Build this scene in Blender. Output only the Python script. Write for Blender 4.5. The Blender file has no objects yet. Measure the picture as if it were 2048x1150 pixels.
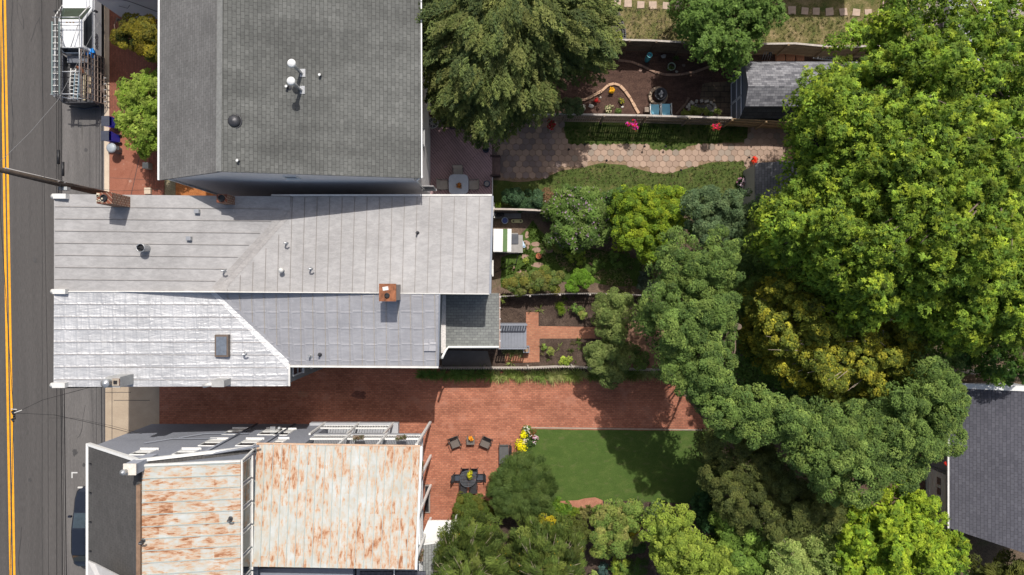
import bpy, math, random
import numpy as np
from mathutils import Vector, Matrix

# ------------------------------------------------------------------ camera, sky, sun, exposure
scn = bpy.context.scene
COL = scn.collection
S, H, CX, CY = 32.0, 42.0, 1024.0, 575.0      # photo pixels per metre at ground level, camera height (m), image centre

cam = bpy.data.cameras.new('camera')
cam.sensor_width = 36.0
cam.lens = 36.0 * (S * H) / 2048.0
cam.clip_end = 3000.0
cam_o = bpy.data.objects.new('camera', cam)
COL.objects.link(cam_o)
cam_o.location = (0, 0, H)
scn.camera = cam_o

SUN = Vector((0.15, 0.62, 1.0)).normalized()
world = bpy.data.worlds.new('World')
scn.world = world
world.use_nodes = True
wn = world.node_tree.nodes
sky = wn.new('ShaderNodeTexSky')
sky.sky_type = 'NISHITA'
sky.sun_disc = False
sky.sun_elevation = math.asin(SUN.z)
sky.sun_rotation = math.atan2(SUN.x, SUN.y)
sky.air_density = 1.0
sky.dust_density = 3.0
sky.ozone_density = 1.0
wb = wn.new('ShaderNodeMixRGB'); wb.blend_type = 'MULTIPLY'; wb.inputs[0].default_value = 1.0
wb.inputs[2].default_value = (1.0, 0.96, 0.90, 1)      # the camera's white balance
world.node_tree.links.new(sky.outputs[0], wb.inputs[1])
world.node_tree.links.new(wb.outputs[0], wn['Background'].inputs[0])
wn['Background'].inputs[1].default_value = 0.13

sl = bpy.data.lights.new('sun', 'SUN')
sl.energy = 4.0
sl.angle = math.radians(0.55)
sl.color = (1.0, 0.955, 0.895)
sun_o = bpy.data.objects.new('sun', sl)
COL.objects.link(sun_o)
sun_o.location = (10, 30, 60)
sun_o.rotation_euler = (-SUN).to_track_quat('-Z', 'Y').to_euler()
scn.view_settings.view_transform = 'Standard'
scn.view_settings.look = 'None'
scn.view_settings.gamma = 1.0
scn.view_settings.exposure = 0.16
scn.view_settings.use_curve_mapping = False
scn.render.engine = 'CYCLES'
scn.cycles.max_bounces = 6
scn.cycles.diffuse_bounces = 5
scn.cycles.transmission_bounces = 4
scn.cycles.transparent_max_bounces = 6

R = random.Random(7)
NR = np.random.default_rng(11)

def P(px, py, h=0.0):
    k = (1.0 - h / H) / S
    return Vector(((px - CX) * k, -(py - CY) * k, h))

# ------------------------------------------------------------------ objects
ORG = {}
def props(o, label=None, cat=None, group=None, kind=None):
    if label: o['label'] = label
    if cat: o['category'] = cat
    if group: o['group'] = group
    if kind: o['kind'] = kind
    return o

def thing(name, label, cat, loc, group=None):
    o = bpy.data.objects.new(name, None)
    o.empty_display_size = 0.3
    COL.objects.link(o)
    o.location = loc
    ORG[o.name] = Vector(loc)
    return props(o, label, cat, group)

def link_mesh(name, me, parent, org):
    o = bpy.data.objects.new(name, me)
    COL.objects.link(o)
    if parent:
        o.parent = parent
        o.location = org - ORG[parent.name]
    else:
        o.location = org
    ORG[o.name] = org.copy()
    return o

class MB:
    """collects shapes in world coordinates, builds ONE mesh object"""
    def __init__(s):
        s.v = []; s.f = []; s.m = []; s.cur = 0; s.sm = []
        s.smooth = False
    def mi(s, i): s.cur = i; return s
    def face(s, idx):
        s.f.append(tuple(idx)); s.m.append(s.cur); s.sm.append(s.smooth)
    def poly(s, pts):
        b = len(s.v); s.v += [Vector(p) for p in pts]; s.face(range(b, b + len(pts))); return s
    def prism(s, pts, z0, z1):
        n = len(pts); b = len(s.v)
        a = sum(pts[i][0] * pts[(i + 1) % n][1] - pts[(i + 1) % n][0] * pts[i][1] for i in range(n))
        if a < 0: pts = pts[::-1]
        s.v += [Vector((p[0], p[1], z0)) for p in pts] + [Vector((p[0], p[1], z1)) for p in pts]
        s.face([b + i for i in reversed(range(n))]); s.face([b + n + i for i in range(n)])
        for i in range(n):
            j = (i + 1) % n
            s.face((b + i, b + j, b + n + j, b + n + i))
        return s
    def slab(s, top, t):
        """thick sheet: 3-D polygon and a copy lowered by t"""
        n = len(top); b = len(s.v)
        a = sum(top[i][0] * top[(i + 1) % n][1] - top[(i + 1) % n][0] * top[i][1] for i in range(n))
        top = [Vector(p) for p in top]
        if a < 0: top = top[::-1]
        s.v += [p - Vector((0, 0, t)) for p in top] + top
        s.face([b + i for i in reversed(range(n))]); s.face([b + n + i for i in range(n)])
        for i in range(n):
            j = (i + 1) % n
            s.face((b + i, b + j, b + n + j, b + n + i))
        return s
    def box(s, c, size, rz=0.0):
        x, y, z = size[0] / 2, size[1] / 2, size[2] / 2
        m = Matrix.Rotation(rz, 3, 'Z'); c = Vector(c); b = len(s.v)
        for dz in (-z, z):
            for dx, dy in ((-x, -y), (x, -y), (x, y), (-x, y)):
                s.v.append(c + m @ Vector((dx, dy, dz)))
        for q in ((3, 2, 1, 0), (4, 5, 6, 7), (0, 1, 5, 4), (1, 2, 6, 5), (2, 3, 7, 6), (3, 0, 4, 7)):
            s.face([b + i for i in q])
        return s
    def beam(s, a, b_, w, h=None, up=(0, 0, 1)):
        h = h or w; a = Vector(a); b_ = Vector(b_); d = (b_ - a)
        if d.length < 1e-6: return s
        d.normalize(); up = Vector(up)
        if abs(d.dot(up)) > 0.98: up = Vector((1, 0, 0))
        r = d.cross(up).normalized(); u = r.cross(d).normalized(); b = len(s.v)
        for p in (a, b_):
            for sx, sz in ((-1, -1), (1, -1), (1, 1), (-1, 1)):
                s.v.append(p + r * (sx * w / 2) + u * (sz * h / 2))
        for q in ((0, 1, 2, 3), (7, 6, 5, 4), (4, 5, 1, 0), (5, 6, 2, 1), (6, 7, 3, 2), (7, 4, 0, 3)):
            s.face([b + i for i in q])
        return s
    def tube(s, pts, rad, n=7, caps=True):
        pts = [Vector(p) for p in pts]
        if not isinstance(rad, (list, tuple)): rad = [rad] * len(pts)
        b = len(s.v); ref = Vector((0.37, 0.21, 0.9)).normalized(); sm = s.smooth; s.smooth = True
        for i, p in enumerate(pts):
            d = (pts[min(i + 1, len(pts) - 1)] - pts[max(i - 1, 0)])
            d = d.normalized() if d.length > 1e-9 else Vector((0, 0, 1))
            rr = ref if abs(d.dot(ref)) < 0.95 else Vector((1, 0, 0))
            x = d.cross(rr).normalized(); y = d.cross(x)
            for k in range(n):
                a = 2 * math.pi * k / n
                s.v.append(p + (x * math.cos(a) + y * math.sin(a)) * rad[i])
        for i in range(len(pts) - 1):
            for k in range(n):
                k2 = (k + 1) % n
                s.face((b + i * n + k, b + i * n + k2, b + (i + 1) * n + k2, b + (i + 1) * n + k))
        s.smooth = sm
        if caps:
            s.face([b + k for k in range(n)][::-1]); e = b + (len(pts) - 1) * n; s.face([e + k for k in range(n)])
        return s
    def lathe(s, c, prof, n=20):
        """prof: list of (radius, z) from bottom to top round c"""
        c = Vector(c); b = len(s.v); sm = s.smooth; s.smooth = True
        for r, z in prof:
            for k in range(n):
                a = 2 * math.pi * k / n
                s.v.append(c + Vector((r * math.cos(a), r * math.sin(a), z)))
        for i in range(len(prof) - 1):
            for k in range(n):
                k2 = (k + 1) % n
                s.face((b + i * n + k, b + i * n + k2, b + (i + 1) * n + k2, b + (i + 1) * n + k))
        s.smooth = sm
        return s
    def disc(s, c, r, n=20):
        c = Vector(c)
        return s.poly([c + Vector((r * math.cos(2 * math.pi * k / n), r * math.sin(2 * math.pi * k / n), 0)) for k in range(n)])
    def torus(s, c, R_, r, n=24, m=6):
        c = Vector(c); b = len(s.v); sm = s.smooth; s.smooth = True
        for i in range(n):
            a = 2 * math.pi * i / n
            for j in range(m):
                t = 2 * math.pi * j / m
                s.v.append(c + Vector(((R_ + r * math.cos(t)) * math.cos(a), (R_ + r * math.cos(t)) * math.sin(a), r * math.sin(t))))
        for i in range(n):
            for j in range(m):
                i2, j2 = (i + 1) % n, (j + 1) % m
                s.face((b + i * m + j, b + i2 * m + j, b + i2 * m + j2, b + i * m + j2))
        s.smooth = sm
        return s
    def build(s, name, mat, parent=None, label=None, cat=None, group=None, kind=None, bevel=0.0):
        xs = [p.x for p in s.v]; ys = [p.y for p in s.v]; zs = [p.z for p in s.v]
        org = Vector(((min(xs) + max(xs)) / 2, (min(ys) + max(ys)) / 2, min(zs)))
        if kind == 'structure': org = Vector((0, 0, 0))
        me = bpy.data.meshes.new(name)
        me.from_pydata([tuple(p - org) for p in s.v], [], s.f)
        mats = mat if isinstance(mat, (list, tuple)) else [mat]
        for m in mats: me.materials.append(m)
        me.polygons.foreach_set('material_index', s.m)
        me.polygons.foreach_set('use_smooth', s.sm)
        me.update()
        o = link_mesh(name, me, parent, org)
        if bevel:
            b = o.modifiers.new('bevel', 'BEVEL'); b.width = bevel; b.segments = 2; b.limit_method = 'ANGLE'
        return props(o, label, cat, group, kind)

def copy_tree(o, parent=None):
    c = o.copy(); COL.objects.link(c); c.parent = parent
    for ch in o.children: copy_tree(ch, c)
    return c

# ------------------------------------------------------------------ materials
def nmat(name):
    m = bpy.data.materials.new(name); m.use_nodes = True
    nt = m.node_tree
    return m, nt, nt.nodes['Principled BSDF']
def rgba(c): return (c[0], c[1], c[2], 1.0)
def N(nt, t, **kw):
    n = nt.nodes.new(t)
    for k, v in kw.items(): setattr(n, k, v)
    return n
def coords(nt, scale=(1, 1, 1), rot=(0, 0, 0), src='Object'):
    tc = N(nt, 'ShaderNodeTexCoord'); mp = N(nt, 'ShaderNodeMapping')
    mp.inputs['Scale'].default_value = scale; mp.inputs['Rotation'].default_value = rot
    nt.links.new(tc.outputs[src], mp.inputs[0]); return mp.outputs[0]
def noise(nt, vec, scale, detail=4.0, rough=0.6, dist=0.0):
    n = N(nt, 'ShaderNodeTexNoise'); n.inputs['Scale'].default_value = scale
    n.inputs['Detail'].default_value = detail; n.inputs['Roughness'].default_value = rough
    n.inputs['Distortion'].default_value = dist
    if vec: nt.links.new(vec, n.inputs['Vector'])
    return n.outputs['Fac']
def ramp(nt, fac, stops):
    r = N(nt, 'ShaderNodeValToRGB'); e = r.color_ramp.elements
    while len(e) < len(stops): e.new(0.5)
    for i, (p, c) in enumerate(stops):
        e[i].position = p; e[i].color = rgba(c) if isinstance(c, (tuple, list)) else (c, c, c, 1)
    nt.links.new(fac, r.inputs[0]); return r.outputs[0]
def mix(nt, fac, a, b, mode='MIX'):
    m = N(nt, 'ShaderNodeMixRGB', blend_type=mode)
    for i, v in ((0, fac), (1, a), (2, b)):
        if isinstance(v, (int, float)): m.inputs[i].default_value = v if i == 0 else (v, v, v, 1)
        elif isinstance(v, (tuple, list)): m.inputs[i].default_value = rgba(v)
        else: nt.links.new(v, m.inputs[i])
    return m.outputs[0]
def bump(nt, b, hgt, strength=0.5, dist=0.02):
    n = N(nt, 'ShaderNodeBump'); n.inputs['Strength'].default_value = strength; n.inputs['Distance'].default_value = dist
    nt.links.new(hgt, n.inputs['Height']); nt.links.new(n.outputs[0], b.inputs['Normal'])
def sc(c, k): return (c[0] * k, c[1] * k, c[2] * k)

def M_plain(name, c, rough=0.6, metal=0.0, var=0.18, scale=3.0, bmp=0.0, spec=0.4, fine=0.0):
    m, nt, b = nmat(name); v = coords(nt)
    f = noise(nt, v, scale, 5, 0.65)
    col = ramp(nt, f, [(0.3, sc(c, 1 - var)), (0.7, sc(c, 1 + var))])
    if fine:
        f2 = noise(nt, v, 40, 3, 0.7)
        col = mix(nt, fine, col, ramp(nt, f2, [(0.35, 0.25), (0.65, 0.8)]), 'OVERLAY')
    nt.links.new(col, b.inputs['Base Color'])
    b.inputs['Roughness'].default_value = rough; b.inputs['Metallic'].default_value = metal
    b.inputs['Specular IOR Level'].default_value = spec
    if bmp: bump(nt, b, noise(nt, v, scale * 5, 4, 0.7), bmp, 0.02)
    return m

def M_brick(name, c1, c2, mortar, w=0.21, h=0.105, ms=0.012, rz=0.0, stain=0.35, sscale=0.5, rough=0.85, swap=None, bmp=0.3, offset=0.5, patch=None, streak=None):
    m, nt, b = nmat(name)
    if swap == 'wall':      # courses run round upright walls: u = x + y, v = z
        tc = N(nt, 'ShaderNodeTexCoord'); sp = N(nt, 'ShaderNodeSeparateXYZ'); cb = N(nt, 'ShaderNodeCombineXYZ'); ad = N(nt, 'ShaderNodeMath', operation='ADD')
        nt.links.new(tc.outputs['Object'], sp.inputs[0]); nt.links.new(sp.outputs[0], ad.inputs[0]); nt.links.new(sp.outputs[1], ad.inputs[1])
        nt.links.new(ad.outputs[0], cb.inputs[0]); nt.links.new(sp.outputs[2], cb.inputs[1]); v = cb.outputs[0]
    elif swap:      # rotated coordinates: courses run the other way
        v = coords(nt, rot=swap)
    else: v = coords(nt, rot=(0, 0, rz))
    br = N(nt, 'ShaderNodeTexBrick'); br.offset = offset
    br.inputs['Scale'].default_value = 1.0; br.inputs['Brick Width'].default_value = w; br.inputs['Row Height'].default_value = h
    br.inputs['Mortar Size'].default_value = ms; br.inputs['Color1'].default_value = rgba(c1); br.inputs['Color2'].default_value = rgba(c2)
    br.inputs['Mortar'].default_value = rgba(mortar); br.inputs['Mortar Smooth'].default_value = 0.3
    nt.links.new(v, br.inputs['Vector'])
    v2 = coords(nt)
    st = ramp(nt, noise(nt, v2, sscale, 6, 0.6), [(0.3, 1 - stain), (0.7, 1 + stain * 0.5)])
    col = mix(nt, 1.0, br.outputs['Color'], st, 'MULTIPLY')
    f = noise(nt, v2, 9.0, 4, 0.7)
    col = mix(nt, 0.35, col, ramp(nt, f, [(0.3, 0.3), (0.7, 0.7)]), 'OVERLAY')
    if streak:       # long faint wash marks down the slope
        sn = ramp(nt, noise(nt, coords(nt, streak), 1.0, 5, 0.65), [(0.3, 0.80), (0.52, 1.0), (0.72, 1.22)])
        col = mix(nt, 1.0, col, sn, 'MULTIPLY')
    if patch:
        pf = ramp(nt, noise(nt, v2, 0.9, 5, 0.65), [(0.56, 0.0), (0.68, 0.75)])
        col = mix(nt, pf, col, patch)
    nt.links.new(col, b.inputs['Base Color']); b.inputs['Roughness'].default_value = rough
    b.inputs['Specular IOR Level'].default_value = 0.2
    inv = N(nt, 'ShaderNodeMath', operation='SUBTRACT'); inv.inputs[0].default_value = 1.0
    nt.links.new(br.outputs['Fac'], inv.inputs[1]); bump(nt, b, inv.outputs[0], bmp, 0.01)
    return m

def M_ground(name, stops, scale=2.0, fscale=25.0, fmix=0.5, rough=0.95, bmp=0.5, stretch=(1, 1, 1), extra=None, rz=0.0):
    m, nt, b = nmat(name); v = coords(nt, stretch, (0, 0, rz))
    f = noise(nt, v, scale, 7, 0.68, 0.3)
    col = ramp(nt, f, stops)
    f2 = noise(nt, v, fscale, 4, 0.75)
    col = mix(nt, fmix, col, ramp(nt, f2, [(0.32, 0.12), (0.68, 0.88)]), 'OVERLAY')
    if extra:
        ef = ramp(nt, noise(nt, v, extra[0], 4, 0.6), [(extra[1], 0.0), (extra[2], 1.0)])
        col = mix(nt, ef, col, extra[3])
    nt.links.new(col, b.inputs['Base Color']); b.inputs['Roughness'].default_value = rough
    b.inputs['Specular IOR Level'].default_value = 0.15
    bump(nt, b, f2, bmp, 0.05)
    return m

ROWH = {'x': 0.585, 'y': 0.44}
def M_rust(name, along, thr=0.0):
    """peeling pale paint over rusty standing-seam sheets; 'along' = direction the sheets run"""
    m, nt, b = nmat(name)
    st = (0.8, 2.9, 1) if along == 'x' else (2.9, 0.9, 1)
    v = coords(nt, st); vo = coords(nt)
    blocks = noise(nt, v, 1.9, 6, 0.62, 0.3)
    fine = noise(nt, coords(nt, (1.2, 5, 1) if along == 'x' else (5, 1.2, 1)), 3.2, 6, 0.75, 0.6)
    # sheet-by-sheet variation
    br = N(nt, 'ShaderNodeTexBrick'); br.offset = 0.37
    br.inputs['Scale'].default_value = 1.0; br.inputs['Brick Width'].default_value = 0.62; br.inputs['Row Height'].default_value = ROWH[along]
    br.inputs['Mortar Size'].default_value = 0.0
    br.inputs['Color1'].default_value = (0, 0, 0, 1); br.inputs['Color2'].default_value = (1, 1, 1, 1)
    nt.links.new(coords(nt, rot=(0, 0, 0 if along == 'x' else math.pi / 2)), br.inputs['Vector'])
    a = mix(nt, 0.40, blocks, fine)
    a = mix(nt, 0.085, a, br.outputs['Color'])
    big = noise(nt, vo, 0.28, 2, 0.5)
    a = mix(nt, 0.22, a, big)
    mask = ramp(nt, a, [(0.485 + thr, 0.0), (0.515 + thr, 0.7), (0.57 + thr, 1.0)])
    deep = ramp(nt, a, [(0.50 + thr, (0.50, 0.36, 0.25)), (0.55 + thr, (0.42, 0.235, 0.135)), (0.585 + thr, (0.30, 0.135, 0.065)), (0.64 + thr, (0.16, 0.065, 0.03))])
    pale = ramp(nt, noise(nt, vo, 1.4, 5, 0.6), [(0.3, (0.385, 0.39, 0.355)), (0.7, (0.485, 0.505, 0.495))])
    tint = ramp(nt, a, [(0.44, (1, 1, 1)), (0.495 + thr, (0.99, 0.89, 0.78))])
    pale = mix(nt, 1.0, pale, tint, 'MULTIPLY')
    nt.links.new(mix(nt, mask, pale, deep), b.inputs['Base Color'])
    b.inputs['Roughness'].default_value = 0.7; b.inputs['Specular IOR Level'].default_value = 0.3
    bump(nt, b, fine, 0.15, 0.01)
    return m

def M_metal(name, c, c2, rough=0.5, metal=0.35, dent=0.35, dscale=1.0, dstretch=(1, 1, 1), marks=0.5, panel=None):
    m, nt, b = nmat(name); v = coords(nt)
    f = noise(nt, v, 0.55, 6, 0.6)
    col = ramp(nt, f, [(0.3, c), (0.7, c2)])
    f3 = ramp(nt, noise(nt, coords(nt, (1, 2.5, 1)), 2.2, 6, 0.8, 0.5), [(0.42, 0.38), (0.6, 0.58)])
    col = mix(nt, marks, col, f3, 'OVERLAY')
    spots = ramp(nt, noise(nt, v, 3.5, 5, 0.8), [(0.63, 0.0), (0.72, 0.5)])
    col = mix(nt, spots, col, sc(c2, 1.35))
    nt.links.new(col, b.inputs['Base Color'])
    rr = ramp(nt, noise(nt, v, 1.7, 4, 0.6), [(0.3, rough - 0.08), (0.7, rough + 0.12)])
    nt.links.new(rr, b.inputs['Roughness'])
    b.inputs['Metallic'].default_value = metal; b.inputs['Specular IOR Level'].default_value = 0.5
    d = mix(nt, 0.5, noise(nt, coords(nt, (2.6 * dstretch[0], 0.35 * dstretch[1], 1)), dscale, 2, 0.5, 0.3), noise(nt, coords(nt, (0.7 * dstretch[0], 2.2 * dstretch[1], 1)), dscale, 3, 0.55, 0.6))
    if panel:       # sheets pillow between their seams and creases
        br = N(nt, 'ShaderNodeTexBrick'); br.offset = 0.06; br.squash = 1.0
        br.inputs['Scale'].default_value = 1.0; br.inputs['Brick Width'].default_value = panel[0]; br.inputs['Row Height'].default_value = panel[1]
        br.inputs['Mortar Size'].default_value = panel[2]; br.inputs['Mortar Smooth'].default_value = 1.0
        wob = N(nt, 'ShaderNodeTexNoise'); wob.inputs['Scale'].default_value = 0.9; vv = coords(nt, rot=(0, 0, panel[3])); nt.links.new(vv, wob.inputs['Vector'])
        nt.links.new(mix(nt, 0.045, vv, wob.outputs['Color'], 'ADD'), br.inputs['Vector'])
        d = mix(nt, panel[4], d, br.outputs['Fac'])
    bump(nt, b, d, dent, 0.22)
    return m

def M_leaf(name, trans=0.3, rough=0.6, spec=0.12):
    m, nt, b = nmat(name)
    at = N(nt, 'ShaderNodeAttribute'); at.attribute_name = 'tint'
    nt.links.new(at.outputs['Color'], b.inputs['Base Color'])
    b.inputs['Roughness'].default_value = rough; b.inputs['Specular IOR Level'].default_value = spec
    tr = N(nt, 'ShaderNodeBsdfTranslucent')
    nt.links.new(mix(nt, 1.0, at.outputs['Color'], (1.1, 1.25, 0.6), 'MULTIPLY'), tr.inputs[0])
    ms = N(nt, 'ShaderNodeMixShader'); ms.inputs[0].default_value = trans
    nt.links.new(b.outputs[0], ms.inputs[1]); nt.links.new(tr.outputs[0], ms.inputs[2])
    nt.links.new(ms.outputs[0], nt.nodes['Material Output'].inputs['Surface'])
    return m

MT = {}
LEAF = M_leaf('leaf', 0.3)
PETAL = M_leaf('petal', 0.15)
BARK = M_plain('bark', (0.16, 0.12, 0.09), 0.9, var=0.3, scale=8, bmp=0.5)
PALEBARK = M_plain('pale_bark', (0.33, 0.27, 0.2), 0.9, var=0.25, scale=8)
WHITE = M_plain('white_paint', (0.72, 0.72, 0.70), 0.5, var=0.06, scale=2)
OFFWHITE = M_plain('weathered_white', (0.6, 0.59, 0.56), 0.6, var=0.12, scale=2)
DARKGLASS = M_plain('window_glass', (0.03, 0.035, 0.04), 0.08, var=0.3, scale=1, spec=0.8)
BLACK = M_plain('black', (0.015, 0.015, 0.017), 0.5)
DARKMETAL = M_plain('dark_metal', (0.055, 0.055, 0.06), 0.45, metal=0.3)
STEEL = M_plain('galvanised_steel', (0.42, 0.43, 0.44), 0.35, metal=0.6, var=0.12)
TERRA = M_plain('terracotta', (0.42, 0.15, 0.07), 0.8)
WOOD = M_plain('weathered_wood', (0.24, 0.19, 0.15), 0.85, var=0.3, scale=5, bmp=0.3)
WOODLT = M_plain('greyed_wood', (0.40, 0.36, 0.32), 0.85, var=0.22, scale=5, bmp=0.3)
WOODNEW = M_plain('tan_fence_wood', (0.33, 0.23, 0.13), 0.85, var=0.25, scale=4, bmp=0.3)
STONE = M_plain('stone', (0.40, 0.36, 0.31), 0.9, var=0.3, scale=6, bmp=0.5)
SOIL = M_plain('potting_soil', (0.05, 0.035, 0.025), 0.95, var=0.3, scale=20)
# ------------------------------------------------------------------ the setting: ground, road, pavements, lawns
def px(pts, h=0.0): return [P(x, y, h) for x, y in pts]
def inpoly(x, y, poly):
    c = False; n = len(poly); j = n - 1
    for i in range(n):
        xi, yi = poly[i]; xj, yj = poly[j]
        if (yi > y) != (yj > y) and x < (xj - xi) * (y - yi) / (yj - yi) + xi: c = not c
        j = i
    return c
def sheet(name, pts, z, mat):
    mb = MB(); mb.poly([Vector((p.x, p.y, z)) for p in px(pts)])
    # make the polygon face up
    a = 0
    v = mb.v
    for i in range(len(v)): a += v[i].x * v[(i + 1) % len(v)].y - v[(i + 1) % len(v)].x * v[i].y
    if a < 0: mb.f[0] = tuple(reversed(mb.f[0]))
    return mb.build(name, mat, kind='structure')
def wavy(pts, amp, step=14):
    out = []
    n = len(pts)
    for i in range(n):
        a = pts[i]; b = pts[(i + 1) % n]; d = math.hypot(b[0] - a[0], b[1] - a[1]); k = max(1, int(d / step))
        for j in range(k):
            t = j / k
            out.append((a[0] + (b[0] - a[0]) * t + R.uniform(-amp, amp) * (j > 0), a[1] + (b[1] - a[1]) * t + R.uniform(-amp, amp) * (j > 0)))
    return out

def blob0(cx, cy, rx, ry, n=14, j=0.3):
    return [(cx + rx * math.cos(2 * math.pi * k / n) * R.uniform(1 - j, 1 + j), cy + ry * math.sin(2 * math.pi * k / n) * R.uniform(1 - j, 1 + j)) for k in range(n)]
G_DIRT = M_ground('yard_dirt', [(0.3, (0.075, 0.055, 0.038)), (0.55, (0.13, 0.095, 0.065)), (0.75, (0.09, 0.10, 0.04))], 0.6, 18, 0.6)
G_ASPH = M_ground('asphalt', [(0.3, (0.066, 0.062, 0.060)), (0.7, (0.098, 0.092, 0.088))], 0.9, 60, 0.35, 0.9, 0.25, (1, 0.045, 1), (0.5, 0.60, 0.72, (0.075, 0.072, 0.07)))
G_PARK = M_ground('parking_lane_asphalt', [(0.3, (0.095, 0.09, 0.087)), (0.7, (0.15, 0.141, 0.135))], 1.1, 60, 0.32, 0.9, 0.25, (1, 0.08, 1), (2.0, 0.64, 0.74, (0.085, 0.08, 0.075)))
G_CONC = M_ground('concrete', [(0.3, (0.33, 0.26, 0.19)), (0.7, (0.42, 0.34, 0.25))], 0.8, 40, 0.2, 0.9, 0.15)
G_KERB = M_ground('kerb_concrete', [(0.3, (0.46, 0.37, 0.28)), (0.7, (0.58, 0.48, 0.37))], 1.5, 40, 0.2, 0.9, 0.15)
G_YEL = M_ground('yellow_paint', [(0.3, (0.62, 0.27, 0.015)), (0.7, (0.80, 0.38, 0.03))], 3, 50, 0.35, 0.7, 0.1, (1, 1, 1), (14, 0.66, 0.74, (0.2, 0.12, 0.04)))
G_LAWN = M_ground('lawn_grass', [(0.28, (0.048, 0.086, 0.018)), (0.55, (0.064, 0.104, 0.023)), (0.8, (0.105, 0.13, 0.038))], 1.3, 24, 0.5, 0.95, 0.2, (1, 1.6, 1), (2.2, 0.56, 0.80, (0.105, 0.112, 0.045)), rz=0.3)
G_DRYL = M_ground('dry_grass', [(0.32, (0.06, 0.085, 0.022)), (0.48, (0.13, 0.12, 0.045)), (0.66, (0.26, 0.20, 0.11))], 1.3, 14, 0.7, 0.95, 0.7)
G_SIDEG = M_ground('side_lawn_grass', [(0.3, (0.045, 0.075, 0.016)), (0.55, (0.080, 0.105, 0.028)), (0.75, (0.17, 0.14, 0.06))], 1.3, 22, 0.6, 0.95, 0.7)
G_MULCH = M_ground('mulch', [(0.3, (0.055, 0.032, 0.026)), (0.7, (0.115, 0.068, 0.052))], 1.6, 14, 0.75, 0.95, 0.9, (1, 2, 1), (9, 0.66, 0.72, (0.26, 0.16, 0.11)))
G_BEDS = M_ground('bed_soil', [(0.3, (0.045, 0.030, 0.024)), (0.7, (0.105, 0.075, 0.058))], 1.8, 16, 0.7, 0.95, 0.9, (1, 1, 1), (12, 0.66, 0.71, (0.24, 0.18, 0.13)))
G_REDC = M_ground('red_pavement', [(0.3, (0.235, 0.088, 0.055)), (0.7, (0.30, 0.125, 0.082))], 0.9, 35, 0.3, 0.9, 0.2, (1, 1, 1), (2.5, 0.62, 0.75, (0.36, 0.22, 0.17)))
G_DRIVE = M_brick('driveway_brick', (0.45, 0.178, 0.105), (0.315, 0.112, 0.066), (0.22, 0.112, 0.08), 0.215, 0.112, 0.014, streak=(0.10, 1.0, 1), stain=0.25, sscale=0.45, patch=(0.34, 0.16, 0.11))
G_PATH = M_brick('path_brick', (0.42, 0.19, 0.11), (0.34, 0.135, 0.08), (0.26, 0.16, 0.11), 0.21, 0.105, 0.012, stain=0.2)
G_PAVEB = M_brick('sidewalk_brick', (0.27, 0.095, 0.06), (0.20, 0.07, 0.045), (0.12, 0.07, 0.05), 0.21, 0.105, 0.012, rz=math.pi / 2, stain=0.3)

mb = MB(); mb.poly([(-400, -400, -0.02), (400, -400, -0.02), (400, 400, -0.02), (-400, 400, -0.02)])
mb.build('ground', G_DIRT, kind='structure')
sheet('road', [(-420, -900), (124, -900), (124, 2100), (-420, 2100)], 0.0, G_ASPH)
sheet('parking_lane', [(124, -900), (211, -900), (211, 2100), (124, 2100)], 0.004, G_PARK)
# double yellow line, tar seams
for off in (0, 7.6):
    sheet('road_marking', [(-14.9 + off, -900), (-10.4 + off, -900), (39.2 + off, 2100), (34.7 + off, 2100)], 0.008, G_YEL)
G_TAR = M_plain('tar_seam', (0.035, 0.034, 0.034), 0.6)
for x, w, wob in ((123.5, 1.3, 0.4), (84, 0.8, 0.3), (203, 1.6, 0.3)):
    left = []; right = []
    for k in range(60):
        y = -80 + k * 24; xx = x + R.uniform(-wob, wob)
        left.append((xx, y)); right.append((xx + w * R.uniform(0.6, 1.2), y))
    sheet('road_seam', left + right[::-1], 0.009, G_TAR)
crack = [(24 + 5 * math.sin(k * 0.5) * 0.3 + R.uniform(-1.0, 1.0), -30 + k * 10) for k in range(36)]
sheet('road_crack', crack + [(x + R.uniform(0.6, 2.2), y) for x, y in crack[::-1]], 0.009, G_TAR)
for k_ in range(9):       # cracks and oil drips
    cx0, cy0 = R.uniform(30, 200), R.uniform(-20, 1140); ang = R.uniform(0, 3.14); pts_ = [(cx0, cy0)]
    for j_ in range(R.randint(5, 11)):
        ang += R.uniform(-.5, .5); pts_.append((pts_[-1][0] + 7 * math.cos(ang) * .6, pts_[-1][1] + 9 * abs(math.sin(ang)) + 1))
    sheet('road_crack', pts_ + [(x_ + R.uniform(.5, 1.2), y_ + .3) for x_, y_ in pts_[::-1]], 0.0095, G_TAR)
G_OIL = M_plain('oil_stain', (0.06, 0.057, 0.055), 0.5)
for x_, y_, r_0 in ((160, 250, 4), (172, 300, 3), (150, 905, 5), (168, 930, 3), (70, 520, 4), (60, 960, 3)):
    sheet('oil_stain', blob0(x_, y_, r_0, r_0 * 1.4), 0.0098, G_OIL)
G_MARK = M_plain('white_road_paint', (0.5, 0.5, 0.48), 0.7)
sheet('road_marking', [(143, 944), (155, 944), (155, 946.5), (145.5, 946.5), (145.5, 956), (143, 956)], 0.009, G_MARK)

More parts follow.
